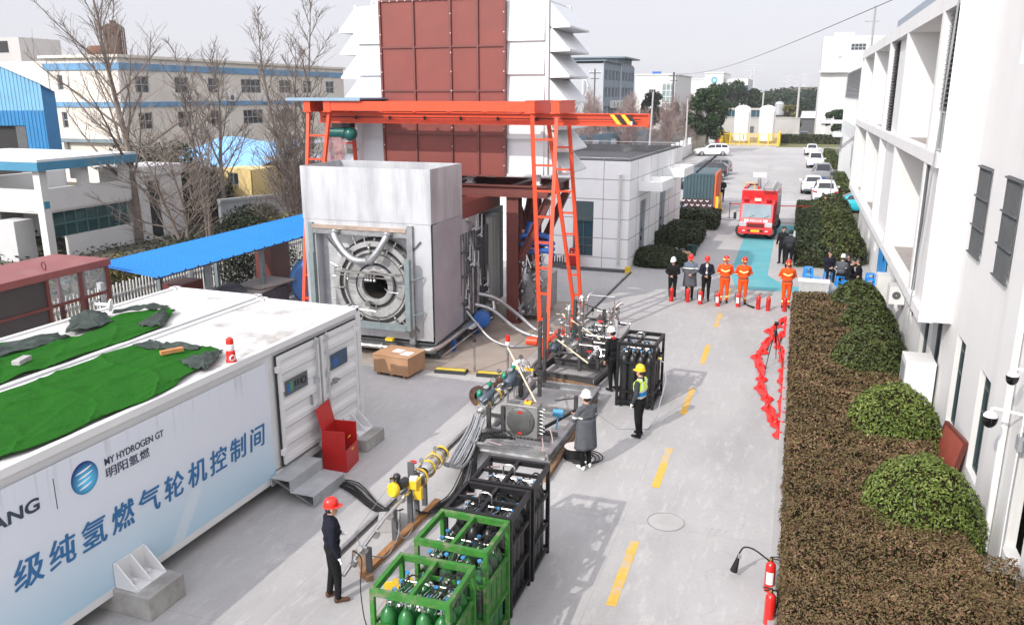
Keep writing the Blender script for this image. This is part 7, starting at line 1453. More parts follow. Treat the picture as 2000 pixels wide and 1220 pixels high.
def car(label, mat, loc, rz, kind='suv', grp='cars parked in the yard'):
    """local +X is the nose, the middle of the wheelbase is the origin"""
    t = thing('parked_car', label, 'car', loc, rz, grp); suv = kind == 'suv'
    L = 4.55 if suv else 4.7; H = 1.66 if suv else 1.44; W = .92 if suv else .90
    # x, half width, sill z, belt z, roof z, roof half width (belt = roof where there is only bonnet)
    if suv: st = [(-2.25,.76,.45,.85,.86,.70),(-2.22,.84,.36,1.02,1.05,.76),(-2.1,.88,.30,1.07,1.36,.62),(-1.85,.91,.26,1.08,1.58,.62),(-1.2,.92,.24,1.06,1.65,.64),(-.4,.92,.22,1.04,1.66,.65),(.25,.92,.22,1.02,1.60,.64),(.75,.92,.22,1.0,1.32,.66),(1.15,.92,.23,1.0,1.05,.74),(1.6,.91,.24,.95,.99,.72),(2.0,.87,.28,.86,.91,.66),(2.2,.78,.34,.74,.80,.58),(2.28,.66,.42,.62,.66,.5)]
    else: st = [(-2.33,.74,.45,.80,.82,.68),(-2.28,.84,.34,.94,.97,.76),(-1.9,.88,.28,.96,1.02,.74),(-1.55,.90,.24,.95,1.16,.62),(-1.0,.90,.21,.93,1.38,.60),(-.3,.90,.20,.92,1.44,.60),(.3,.90,.20,.91,1.38,.60),(.85,.90,.20,.90,1.12,.62),(1.2,.90,.21,.88,.94,.70),(1.65,.89,.23,.83,.89,.70),(2.05,.85,.27,.74,.80,.62),(2.28,.75,.34,.62,.68,.52),(2.35,.62,.40,.52,.56,.45)]
    def ring(s_): x, w_, zs, zb, zr, wr_ = s_; wr_ = min(wr_, w_); return [(x,w_*.9,zs),(x,w_,zs+.12),(x,w_*1.01,zs+(zb-zs)*.55),(x,w_*.975,zb),(x,wr_+(.0),zb+(zr-zb)*.86),(x,wr_*.88,zr),(x,0,zr+.025)]
    R_ = [ring(q) for q in st]; m = MB(); n = 7
    for sg in (1, -1):
        vs = [(x, sg*y, z) for r in R_ for x, y, z in r]; m.add(vs, [(i*n+j, i*n+j+1, (i+1)*n+j+1, (i+1)*n+j) for i in range(len(R_)-1) for j in range(n-1)], 0, True)
    for r in (R_[0], R_[-1]): m.add([(x,y,z) for x, y, z in r]+[(x,-y,z) for x, y, z in r[::-1]], [tuple(range(14))], 0)
    m.bx(-1.9, 1.9, -.78, .78, .18, .3, 1); b = m.build('body', [mat, DARK], t)
    def off(p, d=.006): return (p[0], p[1]+(d if p[1] > 0 else -d), p[2]+d)
    def lerp(a, b_, t_): return tuple(a[k]+(b_[k]-a[k])*t_ for k in range(3))
    cab = (2, 7) if suv else (3, 7)
    for sg in (1, -1):
        for (i0, i1, e0, e1) in ((cab[0], 4, .25, .04), (4, 5, .06, .0), (5, cab[1], .1, .12)):
            g_ = MB(); pts_b = []; pts_t = []
            for i in range(i0, i1+1):
                bq, tq = R_[i][3], R_[i][4]; u0, u1 = (.12, .92)
                pts_b.append(lerp(bq, tq, u0)); pts_t.append(lerp(bq, tq, u1))
            pts_b[0] = lerp(pts_b[0], pts_b[1], e0); pts_t[0] = lerp(pts_t[0], pts_t[1], e0+.15*(i0 == cab[0])); pts_b[-1] = lerp(pts_b[-1], pts_b[-2], e1); pts_t[-1] = lerp(pts_t[-1], pts_t[-2], e1+.35*(i1 == cab[1]))
            k = len(pts_b); g_.add([(x, sg*(y+.008), z+.003) for x, y, z in pts_b+pts_t], [(q, q+1, k+q+1, k+q) for q in range(k-1)], 0, True); g_.build('side_window', CARG, t)
    def screen(i0, i1, nm, a, b_):
        g_ = MB(); p0, p1 = [lerp(R_[i0][5], R_[i1][5], q) for q in (a, b_)]; q0, q1 = [lerp(R_[i0][6], R_[i1][6], q) for q in (a, b_)]
        up = .012; vs = [(p0[0],p0[1]*.97,p0[2]+up),(q0[0],0,q0[2]+up),(p0[0],-p0[1]*.97,p0[2]+up),(p1[0],p1[1]*.95,p1[2]+up),(q1[0],0,q1[2]+up),(p1[0],-p1[1]*.95,p1[2]+up)]; g_.add(vs, [(0,1,4,3),(1,2,5,4)], 0, True); g_.build(nm, CARG, t)
    # windscreens follow the roof line between stations
    def screen2(idx, nm, s0, s1):
        P5 = [R_[i][5] for i in idx]; P6 = [R_[i][6] for i in idx]; P5[0] = lerp(P5[0], P5[1], s0); P6[0] = lerp(P6[0], P6[1], s0); P5[-1] = lerp(P5[-1], P5[-2], s1); P6[-1] = lerp(P6[-1], P6[-2], s1)
        g_ = MB(); dx = .010 if idx[0] > 4 else -.010; vs = []
        for a_, c_ in zip(P5, P6): vs += [(a_[0]+dx, a_[1]*.97, a_[2]+.010), (c_[0]+dx, 0, c_[2]+.010), (a_[0]+dx, -a_[1]*.97, a_[2]+.010)]
        k = len(P5); g_.add(vs, [(3*q, 3*q+1, 3*q+4, 3*q+3) for q in range(k-1)]+[(3*q+1, 3*q+2, 3*q+5, 3*q+4) for q in range(k-1)], 0, True); g_.build(nm, CARG, t)
    screen2([6,7,8], 'windscreen', .12, .12)
    screen2([1,2,3] if suv else [2,3,4], 'rear_window', .35 if suv else .15, .2)
    xf, xr = 1.42, -1.38
    for x in (xf, xr):
        for sg in (1, -1):
            a = MB(); a.lathe([(.0,0),(.37,0),(.38,-.02)], (x, sg*.905, .34), (0,sg,0), 24); a.build('wheel_arch', DARK, t); wheel(t, (x, sg*.82, .335), .335, .23, sg)
    for sg in (1, -1):
        h = MB(); h.add([(2.02,sg*.87,.80),(2.22,sg*.70,.74),(2.25,sg*.66,.63),(2.05,sg*.865,.68)], [(0,1,2,3)]); z0_ = .0 if suv else -.08; h.v = [(a+.015, b_*1.01, c+z0_) for a, b_, c in h.v]; h.build('headlight', LAMP, t)
        l = MB(); zt = (.92 if suv else .84); l.add([(-2.24,sg*.60,zt-.08),(-2.22,sg*.84,zt-.06),(-2.06,sg*.90,zt-.0),(-2.06,sg*.90,zt+.09),(-2.20,sg*.83,zt+.08),(-2.24,sg*.60,zt+.05)], [(0,1,4,5),(1,2,3,4)]); l.v = [(a-.035, b_*1.012, c) for a, b_, c in l.v]; l.build('tail_light', TAIL, t)
        r = MB(); r.box((.78,sg*1.0,1.02 if suv else .94), (.12,.2,.14)); r.build('wing_mirror', mat, t, bev=.03)
    g_ = MB(); g_.bx(2.245, 2.275, -.48, .48, .40, .58); g_.build('grille', DARK, t); g_ = MB(); g_.bx(-2.30 if suv else -2.36, -2.255 if suv else -2.3, -.75, .75, .32, .50); g_.build('rear_bumper', DGREY, t)
    pl = MB(); pl.bx(2.30, 2.31, -.22, .22, .42, .56); pl.bx(-2.33 if suv else -2.39, -2.305 if suv else -2.37, -.22, .22, .60, .74); pl.build('licence_plate', M('blue_plate', (.02,.06,.32), .5), t)
    if suv:
        for sg in (1, -1): r = MB(); r.tube([(-1.7,sg*.56,1.64),(-1.5,sg*.57,1.70),(.0,sg*.58,1.71),(.2,sg*.57,1.66)], .02, 6); r.build('roof_rail', DGREY, t)
    return t
PW, PB, PG, PT = paint('white_car_paint', (.74,.74,.73)), paint('black_car_paint', (.018,.019,.022), .18), paint('dark_silver_car_paint', (.16,.165,.17), .22), paint('turquoise_car_paint', (.02,.42,.50))
car('white car parked side on before the lawn and white tanks', PW, (-10.9,115.6,.0), pi+.28)
car('dark silver car parked farthest in the left row behind the teal container', PG, (-8.45,88.5,.0), pi)
car('black car second in the left row next to the dark silver car', PB, (-8.4,83.0,.0), pi)
car('low black car third in the left row', PB, (-8.5,78.2,.0), pi, 'sedan')
car('black car nearest the container in the left row', PB, (-8.5,73.6,.0), pi, 'sedan')
car('white car farthest away in the right row', PW, (2.0,122,.0), -pi/2, 'sedan')
car('white car facing the viewer with dark grille in the right row', PW, (2.15,101,.0), -pi/2)
car('dark grey car in the middle of the right row between white cars', PG, (2.55,84.5,.0), -pi/2)
car('white car behind and left of the nearest white car in the right row', PW, (1.55,74.5,.0), pi/2, 'sedan')
car('nearest white car of the right row seen from behind', PW, (2.35,68.5,.0), pi/2)
car('turquoise car nosing out beside the white building', PT, (4.35,62.5,.0), pi, 'sedan')
car('pale blue silver car nose peeking out behind the chevron gate', paint('ice_silver_paint', (.38,.46,.54)), (-7.75,55.0,.0), -pi/2+.15, 'sedan')
car('dark car under the trees beyond the far hedge', PB, (1.0,158,.0), -pi/2); car('white car under the gate shelter beyond the far hedge', PW, (6.6,160,.0), -pi/2); car('pale car on the side road behind the bare trees', PW, (-17.9,100,.0), pi*.45)
# fire engine
ft = thing('fire_engine', 'small red fire engine with white lettering and roof ladder facing the yard', 'fire engine', (-1.85,48.2,0), R(-2))
FRED = M('fire_red_paint', (.62,.012,.014), .28, 0, .03, 1, coat=.5)
m = MB(); pf = [(0,.48),(0,.98),(.10,1.20),(.42,2.02),(.62,2.12),(1.55,2.14),(1.55,.48)]
m.prism([(y, z) for y, z in pf], (-.92,0,0), (0,1,0), (0,0,1), (1.84,0,0)); m.build('cab', FRED, ft, bev=.05)
m = MB(); m.bx(-1.0, 1.0, 1.62, 5.9, .75, 2.62); m.bx(-.97, .97, 1.64, 5.88, 2.62, 2.68, 1); m.build('body', [FRED, M('grey_tread_plate', (.35,.34,.34), .5, .4, .1, 3)], ft, bev=.02)
m = MB(); m.add([(-.80,.115,1.24),(.80,.115,1.24),(.74,.395,1.98),(-.74,.395,1.98)], [(0,1,2,3)]); m.v = [(a, b_-.02, c+.008) for a, b_, c in m.v]; ws = m.build('windscreen', glass('pale_windscreen', (.20,.26,.29), .08), ft)
m = MB()
for x in (-.4, .4): m.tube([(x,.09,1.24),(x+.3,.13,1.40)], .012, 5)
m.build('wiper', DARK, ws)
for sg in (-1, 1):
    m = MB(); m.add([(sg*.926,.35,1.22),(sg*.926,1.35,1.22),(sg*.926,1.35,1.95),(sg*.926,.58,1.95)], [(0,1,2,3)]); m.build('side_window', CARG, ft)
    m = MB(); m.bx(sg*.70-.2, sg*.70+.2, -.025, .03, .74, 1.0); m.build('headlight', LAMP, ft, bev=.03)
    m = MB(); m.tube([(sg*.93,.2,1.6),(sg*1.12,.0,1.62),(sg*1.14,-.02,1.5)], .015, 5); m.box((sg*1.16,-.03,1.33), (.16,.06,.38)); m.build('wing_mirror', DARK, ft)
    m = MB(); m.bx(sg*.98, sg*1.01, 2.1, 5.6, 1.0, 2.3); m.build('roller_shutter', M('shutter_silver', (.45,.45,.46), .4, .5, .1, 4), ft)
    for y in (.72, 4.4): wheel(ft, (sg*.76, y, .40), .40, .26, sg)
    m = MB(); m.bx(sg*.62-.16, sg*.62+.16, .45, .65, 2.14, 2.30); m.build('beacon', TAIL, ft, bev=.03)
for w_ in [c for c in ft.children if c.name.startswith('wheel')]:
    pass
m = MB(); m.bx(-.95, .95, -.10, .25, .34, .68); m.build('bumper', FRED, ft, bev=.03); m = MB(); m.bx(-.24, .24, -.112, -.10, .46, .60); m.build('licence_plate', M('yellow_plate', (.72,.45,.02), .5), ft)
m = MB()
for k in range(4): m.bx(-.46, .46, -.02, .01, .72+.055*k, .75+.055*k)
for x in (-.33, .33): m.bx(x-.09, x+.09, -.112, -.10, .48, .58)
m.build('grille', DARK, ft); m = MB()
for x in (-.62, .62): m.bx(x-.08, x+.08, -.112, -.10, .49, .57)
m.build('fog_light', LAMP, ft)
text('RESCUE', -.32, .32, 1.04, .10, INKW, ft, o=(0,.02,0), u=(1,0,0), n=(0,-1,0), fat=.04)
for sx in (-.52, .52):
    m = MB(); m.bx(sx-.12, sx+.12, .014, .022, 1.02, 1.16); m.build('white_crest', INKW, ft)
m = MB(); m.prism([(-.12,.06),(0,.0),(.12,.06),(.0,.03)], (0,.016,.92), (1,0,0), (0,0,1), (0,.004,0)); m.build('emblem', INKW, ft)
m = MB(); m.bx(-.18, .18, .5, .62, 2.15, 2.30); m.build('sign_lamp', M('cream_sign', (.7,.66,.5), .5), ft)
m = MB()
for x in (.18, .72): m.bx(x-.03, x+.03, 1.0, 5.8, 2.80, 2.90)
for k in range(14): m.bx(.2, .7, 1.15+.34*k, 1.19+.34*k, 2.82, 2.87)
for y in (1.3, 3.4, 5.4): m.bx(.12, .78, y-.05, y+.05, 2.68, 2.80)
m.build('ladder', M('ladder_aluminium', (.55,.54,.54), .4, .7, .1, 4), ft)
m = MB(); m.tube([(-.85,1.75,2.72),(-.8,3.3,2.78),(-.2,3.4,2.78),(-.1,1.8,2.74)], .09, 8); m.build('hose_roll', FRED, ft)
m = MB(); m.cyl((-.12,2.3,2.68), (-.12,2.3,3.25), .12, .09, 12); m.box((-.12,2.3,3.34), (.10,.10,.2)); m.build('light_mast', STEEL, ft)
m = MB()
for x in (-.38, -.12, .14):
    for z in (3.38, 3.52): m.box((x,2.25,z), (.22,.10,.12), 0, 0, 0, -.2)
m.build('flood_lamp', WPLAST, ft); m = MB()
for x in (-.9, -.35):
    m.tube([(x,1.9,2.68),(x,1.9,3.1)], .02, 5)
m.tube([(-.9,1.9,3.0),(-.35,1.9,3.0)], .015, 5); m.build('guard_rail', YEL, ft)
m = MB(); m.bx(-.8, .8, 1.0, 5.7, .42, .75); m.build('chassis', DARK, ft)
# container, gates and barriers beside it
gc2 = thing('cargo_container', 'dark teal cargo container with an orange open end behind the house', 'container', (-6.15,58.3,0))
m = MB(); m.bx(-1.05, 1.0, .05, 5.5, .12, 2.7)
for k in range(9): m.bx(-.98+k*.225, -.86+k*.225, -.0, .048, .2, 2.62)
m.build('body', M('dark_teal_paint', (.045,.085,.10), .5, 0, .12, 2), gc2); m = MB(); m.bx(-1.1, 1.05, -.02, .06, 2.62, 2.76); m.bx(-1.1, -.99, -.02, .06, .05, 2.62); m.bx(-1.1, 1.05, -.02, .06, .05, .19); m.build('frame', M('teal_frame_paint', (.05,.10,.12), .5), gc2)
m = MB(); m.bx(1.02, 1.12, -.05, 3.4, .06, 2.78)
for k in range(5): m.bx(1.12, 1.16, .2+.65*k, .45+.65*k, .2, 2.6)
m.build('end_door', M('orange_container_paint', (.62,.11,.02), .5, 0, .1, 2), gc2)
m = MB(); m.bar((-.3,.2,2.78), (.9,2.0,3.9), .1); m.build('roof_flap', DARK, gc2)
cg = thing('chevron_gate', 'black folding gate with white chevrons in front of the teal container', 'gate', (-6.15,57.4,0)); m = MB(); m.bx(-1.05, .95, .0, .03, .05, 1.1); m.build('lattice', M('dark_maroon_mesh', (.05,.02,.025), .7), cg)
for r_ in range(3):
    for k in range(5):
        m = MB(); x = -.95+.4*k+.2*(r_ % 2); m.bar((x-.1,-.01,.32+.3*r_+.1), (x,-.01,.32+.3*r_), .012, .055, up=(0,0,1)); m.bar((x,-.012,.32+.3*r_), (x+.1,-.012,.32+.3*r_+.1), .012, .055, up=(0,0,1)); m.build('chevron', WPLAST, cg)
sg_ = thing('striped_barrier', 'folded red and white striped barrier with yellow end posts', 'barrier', (-4.88,57.8,0)); m = MB()
for k in range(9): m.prism([(0,0),(.34,.22),(.34,.34),(0,.12)], (0.0,.15+.26*k,.35+.05*k*.3), (0,.9,0), (0,0,1.6), (.03,0,0), k % 2)
m.build('stripe_board', [REDB, WPLAST], sg_)
for y in (0, 2.6): m = MB(); m.bx(-.08, .1, y-.08, y+.1, 0, 1.25); m.bx(-.2, .25, y-.2, y+.2, 0, .06); m.build('end_post', YEL, sg_)
for (x, y, lab) in ((-3.9,56.6,'slim belt post left of the fire engine'),(-.75,56.4,'slim belt post right behind the fire engine'),(1.5,57.0,'slim belt post next to the dome shrubs')):
    t = thing('belt_post', lab, 'post', (x,y,0), 0, 'slim belt barrier posts'); m = MB(); m.cyl((0,0,.02), (0,0,1.0), .03, n=8); m.lathe([(0,0),(.16,0),(.16,.02),(.04,.05)], n=14); m.build('pole', DGREY, t); m = MB(); m.lathe([(.045,.9),(.045,1.03),(0,1.04)], n=10); m.build('head', DARK, t)
for (a, b_, lab) in (((-3.9,56.6,.96),(-.75,56.4,.96),'red belt stretched behind the fire engine'),((-.75,56.4,.96),(1.5,57.0,.96),'red belt stretched right of the fire engine')):
    m = MB(); m.bar(a, b_, .01, .06); tag(m.build('barrier_belt', REDB), lab, 'belt')
sheet('drain_cover', [(-4.5,55.6),(.6,55.2),(.6,55.4),(-4.5,55.8)], .016, DARK)
wb = thing('slatted_boards', 'stack of white slatted boards standing against the square hedge', 'boards', (.22,45.5,0)); m = MB()
for k in range(9): m.box((0,-1.6+.4*k,.42), (.05,.32,.75), 0, 0, R(12))
m.build('boards', M('white_slats', (.62,.63,.62), .6), wb)
lp = thing('lamp_post', 'short grey lamp post beside the people before the turquoise car', 'lamp post', (2.35,57.8,0)); m = MB(); m.cyl((0,0,0), (0,0,2.9), .045, .035, 10); m.build('pole', GREY, lp); m = MB(); m.lathe([(.05,2.9),(.12,2.95),(.14,3.1),(.16,3.12),(0,3.2)], n=14); m.build('lamp_head', DGREY, lp)
# ------------------------------------------------------------------ far yard: tanks, fence, buildings, poles, trees
for (x, y, lab) in ((-9.05,147.0,'left one of two tall white storage tanks in the yellow fence'),(-5.05,147.6,'right one of two tall white storage tanks in the yellow fence')):
    t = thing('storage_tank', lab, 'tank', (x,y,0), 0, 'tall white storage tanks'); m = MB(); m.lathe([(0,.5),(1.32,.5),(1.32,5.65),(1.22,5.9),(.8,6.15),(.3,6.28),(0,6.3)], n=32); m.build('shell', M('tank_white', (.72,.72,.715), .4, 0, .02, 1), t)
    m = MB()
    for a in (.5, 2.1, 3.7, 5.2): m.cyl((1.1*cos(a),1.1*sin(a),0), (1.1*cos(a),1.1*sin(a),.6), .1, n=8)
    m.build('leg', GREY, t); m = MB(); m.tube([(1.1,-.9,.5),(1.15,-.95,5.2)], .05, 6); m.lathe([(.1,6.28),(.12,6.45),(0,6.5)], n=10); m.box((.3,-1.0,1.2), (.5,.5,1.0)); m.build('fittings', STEEL, t)
    m = MB()
    for k in range(7): a = -2.25+.22*k; m.box((1.328*cos(a),1.328*sin(a),4.75), (.17,.012,.20 if k % 2 else .13), a+pi/2)
    for k in range(2): a = -1.65+.16*k; m.box((1.328*cos(a),1.328*sin(a),1.9), (.12,.012,.12), a+pi/2)
    m.build('stencil_marks', M('pale_grey_stencil', (.36,.37,.38), .6), t)
yf = thing('safety_fence', 'bright yellow railing fence around the two white tanks', 'fence', (-11.9,140.0,0)); m = MB()
for k in range(46): m.bx(k*.195, k*.195+.05, 0, .05, .1, 1.9)
tag(m.build('bars', YEL, yf), kind='stuff'); m = MB(); m.bx(0, 9.0, -.04, 0, .25, .35); m.bx(0, 9, -.04, 0, 1.82, 1.92); m.build('rail', YEL, yf)
for k in range(7): m = MB(); m.bx(k*1.48, k*1.48+.16, -.08, .08, 0, 2.1); m.build('post', YEL, yf)
m = MB(); m.bx(9.0, 9.25, 0, 9, 0, 2.1); m.bx(-.2, .0, 0, 9, 0, 2.1); m.build('side_panel', YEL, yf)
vp = thing('vending_box', 'white and red upright cabinet at the left end of the yellow fence', 'cabinet', (-12.6,134.5,0)); m = MB(); m.bx(-.55, .35, 0, 1.6, 0, 1.95); m.build('white_side', WPLAST, vp); m = MB(); m.bx(.36, .9, .0, 1.6, 0, 1.95); m.build('red_side', M('crimson_panel', (.42,.01,.03), .5), vp)
lb = thing('low_white_building', 'low white building behind the two tanks with a strip of blue glass above', 'building', (-15.0,168,0)); m = MB(); m.bx(0, 15.2, 0, 8, 0, 3.7); m.bx(0, 9.5, 1.5, 8, 3.7, 5.1); m.bx(-.2, 9.7, 1.2, 8, 5.1, 5.4); m.bx(-.05, 15.3, -.1, .3, 3.7, 3.85); m.build('wall', M('aged_cream_wall', (.40,.385,.36), .85, 0, .08, .4, .1, 10, col2=(.30,.29,.27), mix=(.5,.7)), lb)
m = MB()
for k in range(8): m.bx(.2+k*1.15, 1.25+k*1.15, 1.42, 1.49, 3.85, 5.0)
m.build('window', GLASSB, lb); m = MB(); m.bx(5.9, 6.9, -.06, 0, .9, 2.1); m.build('door', DGREY, lb)
sb_ = thing('gate_shelter', 'white flat roofed gate shelter with a pillar at the far right', 'shelter', (4.0,165,0)); m = MB(); m.bx(-.2, 7.5, -1, 5, 2.9, 3.4); m.build('roof', WHITE, sb_)
for x in (.3, 6.2): m = MB(); m.bx(x-.35, x+.35, -.5, .2, 0, 2.9); m.build('pillar', WHITE, sb_)
ws_ = thing('white_canopy', 'long pale grey roof on dark posts far behind the hedge', 'shelter', (1.0,196,0)); m = MB(); m.bx(-2, 6, 0, 6, 3.0, 4.4); m.build('roof', WSHEET, ws_); m = MB(); m.bx(-1.5, 5.5, .5, 5.5, 0, 3.0); m.build('wall', DGREY, ws_)
for (x, y, lab) in ((-4.4,198,'ribbed silver silo beside the right white tank'),):
    t = thing('silo', lab, 'silo', (x,y,0)); m = MB(); m.lathe([(0,3.2),(1.0,3.6)]+[(1.0+.05*(k % 2),3.7+.2*k) for k in range(12)]+[(.7,6.4),(0,6.6)], n=20); m.build('shell', GALV, t)
gb_ = thing('grey_office', 'blue grey five storey office block with a flat overhanging roof', 'building', (-31.0,137.4,0)); GBL = M('blue_grey_wall', (.20,.25,.29), .7, 0, .06, .3); GLT = M('light_grey_wall', (.40,.42,.45), .7, 0, .05, .3)
m = MB(); hs2 = []
for z in (1.0, 4.1, 7.2, 10.0):
    for k in range(9): hs2.append((1.0+2.9*k, 3.0+2.9*k, z+.3, z+2.0))
wall(m, (0,0,0), (0,1,0), (1,0,0), 27, 13.0, hs2, .3); m2 = MB(); wall(m2, (-16,0,0), (1,0,0), (0,-1,0), 16, 13.0, [(12.8,13.8,4.6,6.2),(12.8,13.8,1.6,3.2)], .2); m.bx(-16, -.3, .3, 27, 0, 12.9); m.build('wall', GBL, gb_); m2.build('end_wall', GLT, gb_)
for h in hs2: window(gb_, (0,0,0), (0,1,0), (1,0,0), *h, .2, .1, 3, 1, GREY, GLASSB)
window(gb_, (-16,0,0), (1,0,0), (0,-1,0), 12.8, 13.8, 4.6, 6.2, .14, .1, 1, 2); window(gb_, (-16,0,0), (1,0,0), (0,-1,0), 12.8, 13.8, 1.6, 3.2, .14, .1, 1, 2)
m = MB(); m.bx(-16.3, .5, -.5, 14, 13.3, 13.5); m.bx(-10, .9, 13, 27.5, 14.3, 14.55); m.bx(-9, -.6, 14, 27, 12.9, 14.3); m.bx(-14, -9, 5, 10, 13.5, 15); m.build('roof', M('dark_slate_roof', (.13,.17,.20), .6, 0, .08, .5), gb_)
m = MB()
for k in range(14): m.bx(-.2, .1, .3+k*1.9, .8+k*1.9, 13.0, 13.3)
m.bx(.02, .22, 13, 13.6, 0, 13); m.build('cornice_block', GLT, gb_)
for z in (3.3, 6.4): ac_unit(gb_, (.05,6,z), (1,0,0), 2.0); ac_unit(gb_, (.05,9,z), (1,0,0), 2.0); ac_unit(gb_, (.05,12,z), (1,0,0), 2.0)
m = MB(); m.tube([(-3.4,-.6,5.5),(-3.3,-.6,10.6)], .09, 6); m.tube(smooth([(-4.6,-.8,11.6),(-3.4,-.8,11.0),(-2.4,-.8,9.4),(-2.8,-.8,7.9),(-3.6,-.8,7.4)]), .07, 6); m.build('white_frame', WPLAST, gb_)
for (nm_, lab, x, y, w_, d_, h_, win) in (('white_factory','long white works building with a glazed stair strip, nearer of the far two',-37.2,199,9.3,30,12.4,[(3.2,4.9,7.0,9.2),(3.2,4.9,2.5,4.5)]),('white_works','farther white works building with stepped roof',-34.0,242,13.5,20,12.0,[(6.5,9.5,2.2,4.6),(10.0,13,4.8,7.5),(2,5.5,5.2,8.0)]),('logo_block','tall white block with a round teal sign on its blank wall',-25.6,240,5.0,24,13.7,[])):
    t = thing(nm_, lab, 'building', (x,y,0)); m = MB(); wall(m, (0,0,0), (1,0,0), (0,-1,0), w_, h_, win, .2); m.bx(0, w_, .25, d_, 0, h_-.05); m.bx(-.2, w_+.2, -.2, d_, h_, h_+.25); m.build('wall', WHITE, t)
    for h in win: window(t, (0,0,0), (1,0,0), (0,-1,0), *h, .15, .12, 3, 2)
    if nm_ == 'white_factory':
        m = MB(); m.bx(6.3, 9.2, -.08, -.02, .5, 10.6); m.build('stair_glazing', glass('pale_green_glass', (.22,.28,.28), .15), t); m = MB()
        for k in range(8): m.bx(6.3, 9.2, -.12, -.085, .5+1.4*k, .62+1.4*k)
        for k in range(4): m.bx(6.3+.95*k, 6.42+.95*k, -.16, -.125, .5, 10.6)
        m.build('mullion', WPLAST, t); m = MB(); m.bx(3.2, 5.0, 4, 6, 12.65, 13.3); m.build('roof_tank', BLUEP, t)
    if nm_ == 'logo_block':
        m = MB(); m.lathe([(.45,.06),(.85,.06),(.85,0)], (2.6,-.02,11.9), (0,-1,0), 24); m.bx(2.2, 3.0, -.08, -.021, 10.9, 11.1); m.build('sign', M('teal_sign', (.06,.34,.44), .5), t); m = MB(); m.bx(5.1, 11.5, 2, 26, 0, 12.2); m.bx(5.15, 11.6, 1.9, 2.0, 7, 10.5, 1); m.build('side_wing', [M('off_white_wall', (.62,.62,.6), .7), GLASSB], t)
bf = thing('blue_fence', 'faded blue sheet fence with pale boards behind the control house roof', 'fence', (-21.5,72,0), R(-15)); m = MB(); m.bx(-.1, 0, 0, 22, 0, 4.2); m.build('sheet', M('faded_blue_sheet', (.14,.21,.26), .6, 0, .15, .6), bf)
for k in range(9): m = MB(); m.bx(.02, .1, 3+2.0*k, 4.1+2.0*k, 1.8, 3.6); m.build('board', WSHEET if k % 2 else GREY, bf)
pw = thing('white_garden_wall', 'white picket topped wall and pale roof edge beside the far road', 'wall', (-13.9,64,0)); m = MB(); m.bx(-.2, .1, 0, 54, 0, 1.5)
for k in range(14): m.bx(-.25, .15, k*4, k*4+.5, 1.5, 2.3)
m.build('wall', WHITE, pw)
# wooden and concrete poles and the wire
def upole(lab, x, y, h, r, mat, cross=True, lean=0):
    t = thing('utility_pole', lab, 'utility pole', (x,y,0)); m = MB(); m.cyl((0,0,0), (lean,0,h), r, r*.7, 8); m.build('pole', mat, t)
    if cross: m = MB(); m.bx(-.9+lean, .9+lean, -.06, .06, h-.7, h-.55); m.bx(-.7+lean, .7+lean, -.06, .06, h-1.5, h-1.38); m.build('crossarm', DGREY, t); m = MB(); [MB().cyl((q+lean,0,h-.55), (q+lean,0,h-.3), .06, n=6).build('insulator', WPLAST, t) for q in (-.8, -.3, .3, .8)]
CPOLE = M('concrete_pole', (.40,.39,.38), .8, 0, .08, 2)
upole('dark tall pole carrying the wire beside the white works buildings', -21.5, 151.2, 11.8, .25, DGREY); upole('white leaning pole behind the small house', -15.95, 95, 8.3, .13, CPOLE, False, .25); upole('pale pole at the edge of the far road', -13.9, 111.6, 7.5, .12, CPOLE, False); upole('dark pole in front of the blue grey office', -30.0, 127, 11.8, .15, DGREY)
upole('concrete pole with crossarms before the wooded hill', -.45, 174.2, 10.0, .26, CPOLE); upole('concrete pole between the two white tanks', -8.0, 198, 8.6, .25, CPOLE, False); upole('short pole left of the right white tank', -12.5, 190, 6.2, .2, CPOLE, False)
m = MB(); m.tube([Vector((-21.4,151.2,11.5)).lerp(Vector((3.95,43.5,12.35)), k/20)-Vector((0,0,1.1*sin(pi*k/20))) for k in range(21)], .022, 4); tag(m.build('overhead_wire', DGREY), 'single black wire sagging across the sky to the white building roof', 'wire')
t = thing('roof_antenna', 'thin roof antenna mast on the white building', 'antenna', (3.75,56,10.3)); m = MB(); m.cyl((0,0,0), (0,0,2.8), .07, n=6); m.bx(-.5, .3, -.03, .03, 1.9, 1.96); m.bx(-.6, .2, -.03, .03, .9, .95); m.build('mast', GREY, t)
def pylon(lab, x, y, h):
    t = thing('power_pylon', lab, 'pylon', (x,y,0), 0, 'far power pylons'); m = MB()
    for sx in (-1, 1):
        for sy in (-1, 1): m.bar((sx*3,sy*3,0), (sx*.6,sy*.6,h), .5)
    for k in range(6):
        z = h*k/6; w1 = 3-2.4*k/6; w2 = 3-2.4*(k+1)/6
        for sy in (-1, 1): m.bar((-w1,sy*w1,z), (w2,sy*w2,h*(k+1)/6), .3); m.bar((w1,sy*w1,z), (-w2,sy*w2,h*(k+1)/6), .3)
    for z, w_ in ((h-1,5.5),(h-5.5,7),(h-10,5.5)): m.bar((-w_,0,z), (w_,0,z), .5)
    m.build('lattice', M('hazy_steel', (.45,.46,.48), .7), t)
pylon('left and nearest of three faint pylons over the hill', -39, 726, 32.5); pylon('middle faint pylon over the hill', -11.5, 788, 24.5); pylon('right smallest faint pylon over the hill', 2.3, 952, 30)
